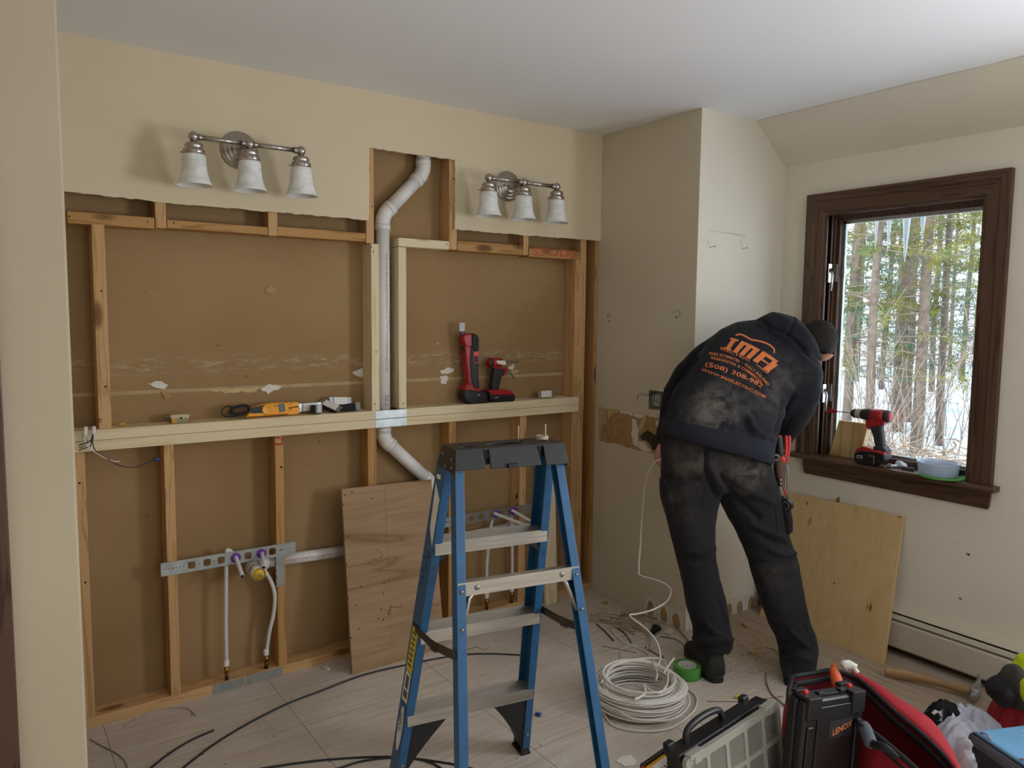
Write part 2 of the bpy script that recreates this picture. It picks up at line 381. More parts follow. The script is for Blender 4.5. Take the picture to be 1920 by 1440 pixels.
class B:
    """mesh collector"""
    def __init__(s): s.bm = bmesh.new(); s.mi = 0
    def face(s, vs):
        try: f = s.bm.faces.new(vs)
        except ValueError: return None
        f.material_index = s.mi; return f
    def v(s, p): return s.bm.verts.new(p)
    def rings(s, R, closed=True, cap0=True, cap1=True):
        G = [[s.v(p) for p in r] for r in R]; n = len(G[0])
        for a, b in zip(G, G[1:]):
            for i in range(n if closed else n - 1):
                j = (i + 1) % n; s.face((a[i], a[j], b[j], b[i]))
        if closed and cap0: s.face(list(reversed(G[0])))
        if closed and cap1: s.face(G[-1])
        return s
    def box(s, a, b, m=None):
        x0, y0, z0 = [min(a[i], b[i]) for i in range(3)]; x1, y1, z1 = [max(a[i], b[i]) for i in range(3)]
        P = [V(p) for p in ((x0, y0, z0), (x1, y0, z0), (x1, y1, z0), (x0, y1, z0), (x0, y0, z1), (x1, y0, z1), (x1, y1, z1), (x0, y1, z1))]
        if m is not None: P = [m @ p for p in P]
        vs = [s.v(p) for p in P]
        for f in ((3, 2, 1, 0), (4, 5, 6, 7), (0, 1, 5, 4), (1, 2, 6, 5), (2, 3, 7, 6), (3, 0, 4, 7)): s.face([vs[i] for i in f])
        return s
    def obox(s, c, sx, sy, sz, rot=None):
        m = Matrix.Translation(V(c)) @ ((rot.to_4x4()) if rot is not None else Matrix())
        return s.box((-sx / 2, -sy / 2, -sz / 2), (sx / 2, sy / 2, sz / 2), m)
    def beam(s, p, q, w, h, up=(0, 0, 1)):
        p, q = V(p), V(q); z = (q - p).normalized(); x = V(up).cross(z)
        if x.length < 1e-4: x = V((1, 0, 0))
        x.normalize(); y = z.cross(x); R = []
        for c in (p, q): R.append([c + x * (sx * w / 2) + y * (sy * h / 2) for sx, sy in ((-1, -1), (1, -1), (1, 1), (-1, 1))])
        return s.rings(R)
    def tube(s, path, r, n=10, cap=True, flat=None):
        path = [V(p) for p in path]; R = []; rr = r if isinstance(r, (list, tuple)) else [r] * len(path)
        t0 = (path[1] - path[0]).normalized(); f = frame(t0); x = f.col[0]
        for i, p in enumerate(path):
            t = (path[min(i + 1, len(path) - 1)] - path[max(i - 1, 0)])
            t = t.normalized() if t.length > 1e-9 else t0
            x = x - t * x.dot(t)
            x = x.normalized() if x.length > 1e-6 else frame(t).col[0]
            y = t.cross(x)
            R.append([p + (x * math.cos(a) * (flat or 1) + y * math.sin(a)) * rr[i] for a in [2 * math.pi * k / n for k in range(n)]])
        return s.rings(R, True, cap, cap)
    def lathe(s, prof, m, n=24, cap0=True, cap1=True):
        """profile of (radius, height) turned about the z axis of m"""
        R = [[m @ V((max(r, 1e-4) * math.cos(a), max(r, 1e-4) * math.sin(a), h)) for a in [2 * math.pi * k / n for k in range(n)]] for r, h in prof]
        return s.rings(R, True, cap0, cap1)
    def ball(s, c, r, n=14, m=None, sx=1, sy=1, sz=1):
        R = []; k = n // 2 + 1
        mm = m or Matrix()
        for i in range(k):
            a = -math.pi / 2 + math.pi * i / (k - 1)
            R.append([V(c) + (mm @ V((max(math.cos(a), .02) * r * sx * math.cos(b), max(math.cos(a), .02) * r * sy * math.sin(b), r * sz * math.sin(a)))) for b in [2 * math.pi * j / n for j in range(n)]])
        return s.rings(R)
    def prism(s, poly, m, h0, h1):
        """2-D outline extruded along the z axis of m"""
        a = [s.v(m @ V((x, y, h0))) for x, y in poly]; b = [s.v(m @ V((x, y, h1))) for x, y in poly]; n = len(poly)
        s.face(list(reversed(a))); s.face(b)
        for i in range(n): j = (i + 1) % n; s.face((a[i], a[j], b[j], b[i]))
        return s
    def tri(s):
        bmesh.ops.triangulate(s.bm, faces=[f for f in s.bm.faces if len(f.verts) > 4]); return s
    def fix(s): bmesh.ops.recalc_face_normals(s.bm, faces=s.bm.faces[:]); return s
def mat4(c, z, x=None):
    m = frame(z, x).to_4x4(); m.translation = V(c); return m
def spline(pts, k=8):
    """Catmull-Rom through points"""
    pts = [V(p) for p in pts]; out = []
    P = [pts[0] * 2 - pts[1]] + pts + [pts[-1] * 2 - pts[-2]]
    for i in range(1, len(P) - 2):
        a, b, c, d = P[i - 1:i + 3]
        for j in range(k):
            t = j / k; out.append(.5 * ((2 * b) + (c - a) * t + (2 * a - 5 * b + 4 * c - d) * t * t + (3 * b - a - 3 * c + d) * t ** 3))
    out.append(pts[-1]); return out
def jag(pts, step=.02, amp=.003, rnd=random):
    """a cut edge with the small tears of a hand saw"""
    out = []
    for p, q in zip(pts, pts[1:]):
        p, q = V((p[0], p[1])), V((q[0], q[1])); n = max(1, int((q - p).length / step)); d = q - p; nn = V((-d.y, d.x)).normalized() if d.length else V((0, 0))
        for i in range(n): out.append(p + d * (i / n) + nn * (rnd.uniform(-amp, amp) if i else 0))
    out.append(V((pts[-1][0], pts[-1][1]))); return [(a.x, a.y) for a in out]
def textmesh(s, size, m, depth=.0004, align='CENTER', sx=1.0):
    """lettering as a mesh lying in the xy plane of m"""
    cu = bpy.data.curves.new('lettering', 'FONT'); cu.body = s; cu.size = size; cu.align_x = align; cu.align_y = 'CENTER'; cu.extrude = depth / 2; cu.resolution_u = 3
    o = bpy.data.objects.new('lettering', cu); me = bpy.data.meshes.new_from_object(o); b = B(); b.bm.from_mesh(me)
    bmesh.ops.transform(b.bm, matrix=m @ Matrix.Scale(sx, 4, (1, 0, 0)), verts=b.bm.verts[:])
    bpy.data.objects.remove(o); bpy.data.curves.remove(cu); bpy.data.meshes.remove(me); return b
def copy_thing(o, loc=None, rot=None, label=None, group=None):
    def cp(x, par):
        c = x.copy(); COL.objects.link(c)
        if par is not None: c.parent = par
        for ch in [q for q in bpy.data.objects if q.parent == x]: cp(ch, c)
        return c
    c = cp(o, None)
    if loc is not None: c.location = loc
    if rot is not None: c.rotation_euler = rot
    if label: c['label'] = label
    if group: c['group'] = group
    return c
# ============================================================ the room
CEIL = 2.4375; XC = 2.7035; YJ = -.668; XR = 3.331; XS = 3.086; ZS = 2.247; XL = .172
XZ = Matrix(((1, 0, 0, 0), (0, 0, -1, 0), (0, 1, 0, 0), (0, 0, 0, 1)))      # sheet (x, z) facing -y
def sheet_x(x): return Matrix(((0, 0, -1, x), (1, 0, 0, 0), (0, 1, 0, 0), (0, 0, 0, 1)))   # sheet (y, z) facing -x, height h grows to -x
def sheet_y(y): m = XZ.copy(); m[1][3] = y; return m                         # sheet (x, z), height h grows to -y
def plate(outer, holes, m, h0, h1, b=None):
    """flat sheet with openings, of real thickness"""
    b = b or B(); t = bmesh.new(); loops = [outer] + holes
    for lp in loops:
        vs = [t.verts.new((x, y, 0)) for x, y in lp]
        for i in range(len(vs)): t.edges.new((vs[i], vs[(i + 1) % len(vs)]))
    bmesh.ops.triangle_fill(t, edges=t.edges[:], use_beauty=True, use_dissolve=False)
    t.verts.index_update()
    top = {v: b.v(m @ V((v.co.x, v.co.y, h1))) for v in t.verts}; bot = {v: b.v(m @ V((v.co.x, v.co.y, h0))) for v in t.verts}
    for f in t.faces:
        vs = list(f.verts)
        if f.normal.z < 0: vs.reverse()
        b.face([top[v] for v in vs]); b.face([bot[v] for v in reversed(vs)])
    for e in t.edges:
        if len(e.link_faces) == 1: a, c = e.verts; b.face((top[a], top[c], bot[c], bot[a]))
    t.free(); return b.fix()
def rect(a, b): return [(a[0], a[1]), (b[0], a[1]), (b[0], b[1]), (a[0], b[1])]

# floor, ceiling
b = B(); P = [V((x, y, fz(x))) for x, y in ((-1.45, -5.4), (3.6, -5.4), (3.6, .25), (-1.45, .25))]
b.rings([[p - V((0, 0, .1)) for p in P], P]); struct('floor', b, 'floor')
b = B(); b.box((-1.45, -5.4, CEIL), (XS, .25, CEIL + .1)); ceil = struct('ceiling', b, 'ceiling')
b = B(); x1 = XR + .14; z1 = CEIL + (ZS - CEIL) / (XR - XS) * (x1 - XS)
b.rings([[V((XS, y, CEIL)), V((x1, y, z1)), V((x1, y, z1 + .1)), V((XS, y, CEIL + .1))] for y in (YJ + .05, -5.4)]); struct('ceiling_slope', b.fix(), 'offwhite')

r_ = random.Random(9); struct('joint_crack', B().tube([V((XS + r_.uniform(-.003, .003), YJ - .02 - k * .17, CEIL - .0004)) for k in range(18)], .0012, 5), 'kraft', ceil)
# stud wall: upper drywall with the sawn cut-out for the vent pipe
cut = [on(u, v, Y=0) for u, v in ((125, 359), (310, 380), (500, 396.7), (640, 408.3), (692, 413), (692.4, 277), (853.4, 300), (853.2, 430), (990, 441.7), (1127, 452))]
low = jag([(XL, cut[0].z)] + [(p.x, p.z) for p in cut] + [(XC, cut[-1].z)], .016, .0022)
wall_back = struct('wall_back', plate([(XL, CEIL)] + low + [(XC, CEIL)], [], sheet_y(.0127), 0, .0127), 'cream')
b = B(); b.box((XL, .1017, -.08), (XC + .1, .114, CEIL)); cavity = struct('wall_back_cavity', b, 'paper')
b = B(); b.box((XL, .115, -.08), (XC + .1, .24, CEIL)); struct('wall_back_far_side', b, 'offwhite')
# near partition on the left with its door casing
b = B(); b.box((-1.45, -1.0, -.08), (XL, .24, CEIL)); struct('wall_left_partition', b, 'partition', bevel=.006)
b = B(); b.box((-1.3, -1.035, -.08), (-.13, -1.0005, 2.03)); door = struct('door_1', b, 'walnut_z')
b = B(); b.box((-.13, -1.022, -.08), (.032, -1.0005, 2.12)); b.box((-.13, -1.028, -.08), (-.09, -1.0005, 2.12)); struct('trim_1', b, 'walnut_z', bevel=.003)

# bump-out: side face with the torn strip and the hole, front face
strip = [on(u, v, X=XC) for u, v in ((1121, 763), (1158, 768), (1204, 778), (1240, 785), (1262, 790), (1262, 862), (1236, 853), (1216, 848), (1192, 843), (1160, 834), (1122, 826))]
box_o = [on(u, v, X=XC) for u, v in ((1217, 731), (1247, 733), (1247, 770), (1217, 767))]
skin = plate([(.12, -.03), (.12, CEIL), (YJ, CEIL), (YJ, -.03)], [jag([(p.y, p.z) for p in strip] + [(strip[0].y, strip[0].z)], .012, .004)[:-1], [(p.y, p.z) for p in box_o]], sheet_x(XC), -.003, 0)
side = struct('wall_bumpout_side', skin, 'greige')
hole = [on(u, v, X=XC) for u, v in ((1196, 818), (1203, 811), (1209, 806), (1216, 808), (1226, 815), (1240, 816), (1250, 822), (1250, 848), (1236, 848), (1218, 843), (1216, 836), (1205, 826), (1199, 828))]
core = plate([(.12, -.03), (.12, CEIL), (YJ + .004, CEIL), (YJ + .004, -.03)], [jag([(p.y, p.z) for p in hole] + [(hole[0].y, hole[0].z)], .008, .003)[:-1], [(p.y, p.z) for p in box_o]], sheet_x(XC + .003), -.012, 0)
struct('drywall_core', core, 'tornpaper', side)
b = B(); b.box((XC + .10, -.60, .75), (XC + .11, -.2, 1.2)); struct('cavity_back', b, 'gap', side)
def patch(poly, x, h, mat, name, seed=0):
    r = random.Random(seed); pts = [on(u, v, X=XC) for u, v in poly]
    lp = jag([(p.y, p.z) for p in pts] + [(pts[0].y, pts[0].z)], .008, .003, r)[:-1]
    return struct(name, plate(lp, [], sheet_x(x), 0, h), mat, side)
PX = XC + .0028
patch([(1121, 763), (1140, 765.5), (1139, 770), (1132, 769), (1128, 780), (1125, 826), (1121, 826)], PX, .002, 'torncream', 'torn_paper_patch', 1)
patch([(1139, 766), (1160, 769), (1161, 773), (1150, 775), (1141, 786)], PX, .0018, 'torncream', 'torn_paper_patch', 2)
patch([(1162, 769), (1186, 774), (1186, 781), (1176, 776), (1163, 775)], PX, .0018, 'gypsum', 'torn_paper_patch', 3)
patch([(1187, 775), (1206, 778), (1210, 781), (1196, 784), (1187, 781)], PX, .0018, 'gypsum', 'torn_paper_patch', 4)
patch([(1185, 784), (1193, 788), (1197, 806), (1196, 828), (1195, 839), (1188, 832), (1184, 815), (1186, 800)], PX, .004, 'gypsum', 'torn_paper_patch', 5)
patch([(1197, 826), (1206, 829), (1215, 840), (1222, 847), (1208, 846), (1196, 838)], PX, .005, 'gypsum', 'torn_paper_patch', 6)
patch([(1206, 781), (1212, 779), (1209, 796), (1201, 808), (1196, 812), (1199, 795)], PX, .003, 'torncream', 'torn_paper_patch', 7)
patch([(1127, 772), (1137, 770), (1137, 794), (1127, 796)], PX, .0012, 'kraft', 'torn_paper_patch', 8)
patch([(1229, 790), (1240, 788), (1246, 800), (1240, 812), (1231, 800)], PX, .003, 'gypsum', 'torn_paper_patch', 9)
front = plate([(XC + .0031, -.03), (XC + .0031, CEIL), (XS, CEIL), (XR, ZS), (XR, -.03)], [], sheet_y(YJ + .0127), 0, .0127)
bfront = struct('wall_bumpout_front', front, 'offwhite')
# marks of the removed tile baseboard on both faces of the bump-out
def adhesive(m, a0, a1, n, seed, parent):
    r = random.Random(seed); w = (a1 - a0) / n
    for i in range(n):
        x0 = a0 + w * i; x1 = x0 + w * .965; z0 = -.005; z1 = .088
        o = plate(jag(rect((x0, z0), (x1, z1)) + [(x0, z0)], .02, .0022, r)[:-1], [], m, 0, .0035); struct('thinset_patch', o, 'gypsum', parent)
        cx = (x0 + x1) / 2 + r.uniform(-.006, .006); cz = r.uniform(.028, .036); rw = abs(w) * r.uniform(.24, .33); rh = r.uniform(.036, .044)
        lp = []
        for k in range(18):
            t = 2 * math.pi * k / 18; q = 1 + .22 * math.sin(2 * t + i) * r.uniform(.4, 1)
            lp.append((cx + math.cos(t) * rw * q, max(.001, cz + math.sin(t) * rh)))
        struct('bare_drywall_patch', plate(lp, [], m, .0035, .0042), 'tornpaper', parent)
adhesive(sheet_y(YJ), XC + .03, XR - .02, 7, 3, bfront)
adhesive(sheet_x(XC), -.655, -.40, 3, 5, side)
# two picture nails and pencil scuffs on the front face
for u, v in ((1330, 464), (1390, 467)):
    p = on(u, v, Y=YJ); struct('wall_nail', B().tube([p, p + V((.006, -.028, .004))], .0014, 6).lathe([(.004, 0), (.004, .002)], mat4(p + V((.006, -.028, .004)), (0, -1, 0)), 8), 'steel', bfront)
for pts in (((1330, 432), (1362, 437), (1398, 441)), ((1326, 448), (1329, 460)), ((1388, 450), (1393, 462)), ((1370, 437), (1399, 446))):
    struct('scuff_mark', B().tube([on(u, v, Y=YJ - .0004) for u, v in pts], .0009, 5), 'kraft', bfront)
for c, rr in (((1269, 588), .022), ((1141, 590), .012)):
    pts = []
    for k in range(11):
        a = 2 * math.pi * k / 12; p = on(*c, X=XC - .0004); pts.append(p + V((0, math.cos(a) * rr, math.sin(a) * rr * .7)))
    struct('scuff_mark', B().tube(pts, .0009, 5), 'charcoal', side)
for u, v in ((1268, 595), (1140, 593), (1142, 602)):
    p = on(u, v, X=XC); struct('screw_hole', B().lathe([(.004, 0), (.004, .001)], mat4(p, (-1, 0, 0)), 10), 'gap', side)

# window wall with two openings
W1 = ((-.912, .862), (-1.61, 1.992)); W2 = ((-2.6, .862), (-3.72, 1.992))
lowered = lambda w: rect((w[0][0], w[0][1] - .045), w[1])
wall_right = struct('wall_right', plate([(YJ, -.03), (YJ, ZS), (-5.3, ZS), (-5.3, -.03)], [lowered(W1), lowered(W2)], sheet_x(XR + .12), 0, .12), 'offwhite')
for u, v, r in ((1812, 1038, .005), (1816, 1040, .009), (1795, 1020, .004), (1800, 1122, .006), (1803, 1124, .004)):
    p = on(u, v, X=XR); struct('screw_hole', B().lathe([(r * .6, 0), (r * .6, .001)], mat4(p, (-1, 0, 0)), 10), 'charcoal', wall_right)
b = plate([(-1.45, -.08), (-1.45, CEIL), (XR + .1, CEIL), (XR + .1, -.08)], [rect((.65, .9), (1.95, 2.05))], sheet_y(-5.1), -.1, 0); struct('wall_front', b, 'offwhite')
b = B(); b.box((-1.45, -5.3, -.08), (-1.3, -1.0, CEIL)); struct('wall_left', b, 'offwhite')

def build_window(name, Y0, Y1, Z0, Z1, handles):
    """dark stained casement: casing, stool, apron, jamb, sash and pane; Y0 is the far jamb"""
    w = thing(name, None, None, (XR, (Y0 + Y1) / 2, Z0), kind='structure')
    X = XR; cw = .098; g = .006
    def cas(poly, wid, axis): return None
    # casing, mitred, with a stepped moulding
    for nm, pr in (('casing', ((0, .018, 0), (.012, .022, 0))),):
        outer = (Y0 + cw, Y1 - cw, Z1 + cw)
        for k, (ya, yb, yc, yd, horiz) in enumerate(((Y0 - g, Y0 + cw, 0, 0, 0), (Y1 + g, Y1 - cw, 0, 0, 0), (0, 0, 0, 0, 1))):
            prof = [(0, .012), (.016, .016), (.02, .022), (.07, .026), (.078, .030), (1.0, .030)]   # distance from the opening, thickness
            ds = [0, .014, .018, .062, .070, cw + g]; ts = [.011, .013, .019, .023, .029, .029]
            bb = B(); R = []
            for d, t in zip(ds, ts):
                if horiz:
                    z = Z1 - g + d; a = [V((X - t, Y0 - g + d, z)), V((X - t, Y1 + g - d, z))]; c = [V((X, Y1 + g - d, z)), V((X, Y0 - g + d, z))]
                else:
                    sg = 1 if k == 0 else -1; y = ya + sg * d; zt = Z1 - g + d
                    a = [V((X - t, y, zt)), V((X - t, y, Z0 - .028))]; c = [V((X, y, Z0 - .028)), V((X, y, zt))]
                R.append(a + c)
            bb.rings(R); struct('casing', bb.fix(), 'walnut_y' if horiz else 'walnut_z', w)
    sy0, sy1 = Y0 + .125, Y1 - .122
    b = B(); zt = Z0 - .028
    R = []
    for y in (sy0, sy1): R.append([V((X + .13, y, zt - .022)), V((X - .052, y, zt - .022)), V((X - .060, y, zt - .011)), V((X - .052, y, zt)), V((X + .13, y, zt))])
    b.rings(R); b2 = b.fix()
    stool = struct('stool', b2, 'walnut_y', w)
    b = B(); ya, yb = Y0 + .062, Y1 - .094; R = []
    for z, d in ((zt - .022, .018), (zt - .05, .018), (zt - .088, .014), (zt - .1, .010)):
        R.append([V((X, ya - (.018 - d), z)), V((X - d, ya - (.018 - d), z)), V((X - d, yb + (.018 - d), z)), V((X, yb + (.018 - d), z))])
    b.rings(R); struct('apron', b.fix(), 'walnut_y', w)
    # jamb liner
    b = B(); xo = X + .135
    b.box((X - .004, Y0, zt), (xo, Y0 + .02, Z1)); b.box((X - .004, Y1, zt), (xo, Y1 - .02, Z1)); b.box((X - .004, Y0 + .02, Z1), (xo, Y1 - .02, Z1 + .02))
    struct('jamb', b, 'walnut_z', w)
    # inner stops: stepped strips around the opening
    for k, (xa, xb, d, m) in enumerate(((X + .030, X + .040, .006, 'walnut_z'), (X + .046, X + .058, .013, 'walnut_z'))):
        b = B(); b.box((xa, Y0, zt), (xb, Y0 - d, Z1)); b.box((xa, Y1, zt), (xb, Y1 + d, Z1)); b.box((xa, Y0, Z1), (xb, Y1, Z1 - d)); struct('stop', b, m, w)
    # sash
    xa, xb = X + .062, X + .10; s = .030
    b = B(); b.box((xa, Y0, zt), (xb, Y0 - s, Z1)); b.box((xa, Y1, zt), (xb, Y1 + s, Z1)); b.box((xa, Y0 - s, Z1), (xb, Y1 + s, Z1 - s)); b.box((xa, Y0 - s, zt), (xb, Y1 + s, zt + s))
    sash = struct('sash', b, 'walnut_z', w, bevel=.003)
    b = B(); xg = xb - .012; q = s + .012
    b.box((xg, Y0 - s, zt + s), (xb + .004, Y0 - q, Z1 - s)); b.box((xg, Y1 + s, zt + s), (xb + .004, Y1 + q, Z1 - s)); b.box((xg, Y0 - s, Z1 - s), (xb + .004, Y1 + s, Z1 - q)); b.box((xg, Y0 - s, zt + s), (xb + .004, Y1 + s, zt + q))
    struct('glazing_bead', b, 'galv', sash)
    b = B(); b.box((xb - .004, Y0 - q + .004, zt + q - .004), (xb + .001, Y1 + q - .004, Z1 - q + .004)); struct('pane', b, 'pane', sash)
    for z in handles:
        b = B(); b.box((X + .006, Y0 - .002, z - .045), (X + .034, Y0 - .014, z + .045)); h = struct('latch', b, 'chrome', w, bevel=.002)
        struct('latch_lever', B().tube([V((X + .022, Y0 - .014, z + .02)), V((X + .014, Y0 - .03, z - .01)), V((X + .0, Y0 - .034, z - .085))], [.006, .006, .0045], 8), 'chrome', h, smooth=40)
        b = B(); b.box((xa - .004, Y0 - .008, z - .04), (xa + .001, Y0 - .026, z + .045)); b.box((xb - .016, Y0 - s - .001, z - .02), (xb - .010, Y0 - s - .016, z + .03)); struct('latch_keeper', b, 'galv', w)
    return w
zl = [on(1564, 512, X=XR + .02).z, on(1550, 738, X=XR + .02).z]
build_window('window_1', W1[0][0], W1[1][0], W1[0][1], W1[1][1], zl)
build_window('window_2', W2[0][0], W2[1][0], W2[0][1], W2[1][1], [])

# baseboard heater and the dark base behind it
b = B(); b.box((XR - .014, -1.0, fz(XR)), (XR, -5.0, .085)); struct('baseboard_right', b, 'walnut_y')
ht = thing('baseboard_heater', 'long cream enamelled baseboard heater along the window wall', 'heater', (XR, -3.0, .04))
b = B(); b.box((XR - .012, -1.1, .05), (XR, -4.95, .222)); obj('back_panel', b, 'gap', ht)
def xz_run(prof, y0=-1.1, y1=-4.95): return B().rings([[V((XR - d, y, z)) for d, z in prof] for y in (y0, y1)]).fix()
obj('top_cover', xz_run([(0, .226), (.050, .214), (.056, .206), (.056, .203), (.048, .206), (0, .216)]), 'enamel', ht)
obj('damper', xz_run([(.052, .195), (.060, .192), (.064, .176), (.060, .172), (.050, .176)]), 'enamel', ht)
obj('front_cover', xz_run([(.052, .166), (.063, .163), (.066, .158), (.066, .054), (.060, .046), (.052, .048)]), 'enamel', ht)
b = B(); b.box((XR - .05, -1.1, .06), (XR - .012, -4.95, .19)); obj('fin_block', b, 'gap', ht)
# ============================================================ framing lumber
YF = .0127; YB = .1017
def xf(u, v): return on(u, v, Y=YF).x
def zf(u, v): return on(u, v, Y=YF).z
PLT = .0
def plate_z(x): return fz(x) + .038
def lum(name, label, cat, x0, x1, z0, z1, mat, y0=YF, y1=YB, group=None, nails=(), marks=None):
    b = B(); b.box((x0, y0, z0), (x1, y1, z1))
    o = obj(name, b, mat, bevel=.0022); prop(o, label, cat, group)
    settle(o, ((x0 + x1) / 2, (y0 + y1) / 2, z0))
    for (u, v, r) in nails:
        p = on(u, v, Y=y0); h = obj('nail_head', B().lathe([(r, 0), (r, .001)], mat4(p, (0, -1, 0)), 8), 'gap', o)
    return o
SHZ0, SHZ1, SHZ2 = .994, 1.033, 1.071
# plates on the floor
G = 'framing studs of the opened wall'
p0 = lum('sole_plate', 'dusty pine sole plate along the foot of the opened stud wall', 'plate', XL, XC, -.05, .038, 'pine_x')
p0.data.transform(Matrix(((1, 0, 0, 0), (0, 1, 0, 0), (SLOPE, 0, 1, SLOPE * (p0.location.x - 2.7) + .0), (0, 0, 0, 1))))
# full-height and partial studs
lum('wall_stud', 'upper pine stud at the far left with a dark knot below its top', 'stud', xf(174, 500), xf(198.5, 500), SHZ2, zf(180, 420.5), 'pine_z', nails=((190, 546, .003), (198, 725, .004)))
lum('wall_stud', 'pale new stud directly left of the white vent pipe', 'stud', xf(695, 600), xf(710, 600), SHZ2, zf(700, 457.5), 'pale_z', y0=.004, nails=((705, 660, .003), (702, 758, .003), (696, 463, .003), (700, 472, .003)))
lum('wall_stud', 'pale new stud directly right of the white vent pipe', 'stud', xf(747.5, 600), xf(762, 600), SHZ2, zf(750, 463), 'pale_z', nails=((756, 757, .003),))
lum('wall_stud', 'pine stud behind the drywall edge at the left of the pipe chase', 'stud', xf(687, 440), xf(701.5, 440), zf(700, 457), CEIL, 'pine_z', nails=((697.5, 387, .003),))
lum('wall_stud', 'pine stud lining the right side of the pipe chase', 'stud', xf(842, 440), xf(856.8, 440), zf(850, 468), CEIL, 'pine_z', nails=((852, 392, .003), (850, 335, .004)))
lum('wall_stud', 'knotty jack stud standing under the red stencilled block', 'stud', xf(1079, 500), xf(1089, 500), SHZ2, zf(1083, 485.5), 'pine_z', nails=((1085, 521, .003), (1081, 646, .003)))
lum('wall_stud', 'full-height pine stud right of the red stencilled block', 'stud', xf(1089.3, 470), xf(1100, 470), .03, CEIL, 'pine_z', nails=((1097, 490, .002), (1093, 600, .002)))
lum('wall_stud', 'darker corner stud against the grey bump-out wall', 'stud', xf(1116, 500), XC - .002, .03, CEIL, 'amber_z', nails=((1119, 700, .002), (1120, 565, .002)))
lum('wall_stud', 'lower pine stud beside the left partition with two nail holes', 'stud', XL + .002, xf(160, 880), plate_z(.3), SHZ0, 'pine_z', nails=((149, 906, .004), (160, 1092, .004)))
lum('wall_stud', 'lower pine stud carrying the left end of the perforated bracket', 'stud', xf(307, 845), xf(326, 845), plate_z(.55), SHZ0, 'pine_z')
s3 = lum('wall_stud', 'lower stud with a red paint smear at its top', 'stud', xf(515.3, 830), xf(531.5, 830), plate_z(.95), SHZ0, 'amber_z', nails=((527.5, 876, .005),))
for pts in (((516, 821), (521, 820), (525, 822)), ((517, 832), (522, 834), (527, 833), (531, 830)), ((529, 826), (531, 821))):
    obj('paint_smear', B().tube([on(u, v, Y=YF - .0008) for u, v in pts], .0035, 6, flat=1), 'print_red', s3)
lum('wall_stud', 'lower stud half hidden behind the brown plywood', 'stud', xf(690, 830), xf(706, 830), plate_z(1.35), SHZ0, 'amber_z')
lum('wall_stud', 'lower stud seen through the gap left of the near ladder leg', 'stud', xf(842, 830), xf(854.5, 830), plate_z(1.78), SHZ0, 'amber_z')
s6 = lum('wall_stud', 'lower stud with black burn marks framed inside the ladder', 'stud', xf(975, 830), xf(987, 830), plate_z(2.18), SHZ0, 'pine_z')
xs = xf(975, 930) - .0006
for pts in (((962, 922), (963, 930), (964, 938)), ((965, 942), (968, 948), (970, 953))):
    obj('burn_mark', B().tube([V((xs, .028 + k * .008, on(u, v, Y=.05).z)) for k, (u, v) in enumerate(pts)], [.004, .009, .004], 6), 'gap', s6)
lum('wall_stud', 'lower jack stud under the right end of the pale shelf', 'stud', xf(1072, 800), xf(1082.5, 800), plate_z(2.55), SHZ0, 'pine_z')
# cripples above the header line
lum('cripple_stud', 'short cripple stud between the first and second header blocks', 'stud', xf(291, 405), xf(311.5, 405), zf(300, 427.5), zf(300, 340), 'pine_z')
lum('cripple_stud', 'short cripple stud with pen scribbles under the left light fixture', 'stud', xf(503, 415), xf(520.3, 415), zf(510, 442), zf(510, 360), 'pine_z')
lum('cripple_stud', 'short cripple stud left of the red stencilled block', 'stud', xf(981.7, 460), xf(991, 460), zf(985, 478.5), zf(985, 400), 'pine_z')
# header blocks
def blk(label, u0, u1, vt, vb, mat='amber_x', y0=YF, nails=()):
    um = (u0 + u1) / 2
    return lum('header_block', label, 'block', xf(u0, vb), xf(u1, vb), zf(um, vb), zf(um, vt), mat, y0=y0, group=None, nails=nails)
blk('amber header block at the far left above the leaning-in stud', 127, 290, 402, 423.5, nails=((130, 406, .003), (277, 416, .003)))
blk('amber knotty header block between the two scribbled cripples', 313.5, 502.5, 419, 434, nails=((326, 418, .003),))
blk('amber header block ending at the pipe chase with a white smear', 521, 686.5, 431, 447.5)
blk('pale new header block right of the white vent pipe', 747.5, 842, 449, 465, 'pale_x', nails=((838, 458, .003),))
blk('amber header block under the right light fixture', 857.5, 981, 456, 474)
hb = blk('amber header block stencilled STUDS in red', 992, 1089, 469, 484.5)
m = mat4(on(1040, 474.5, Y=YF - .0006), (0, -1, 0), (1, 0, 0))
obj('stencil_lettering', textmesh('STUDS', .055, m, .0006, sx=1.75), 'redpaint', hb)
# the doubled shelf plates, broken where the vent pipe passes
def shelf(label, xa, xb, za, zb, mat='pale_x', y0=.002):
    o = lum('shelf_board', label, 'board', xa, xb, za, zb, mat, y0=y0); return o
xa, xb = XL + .002, xf(704, 790); xc, xd = xf(759, 785), xf(1083, 760)
shelf('upper pale board of the shelf left of the vent pipe', xa, xb, SHZ1, SHZ2)
shelf('lower pale board of the shelf left of the vent pipe', xa, xb, SHZ0, SHZ1 - .001)
shelf('upper pale board of the shelf right of the vent pipe', xc, xd, SHZ1, SHZ2)
shelf('lower pale board of the shelf right of the vent pipe', xc, xd, SHZ0, SHZ1 - .001)
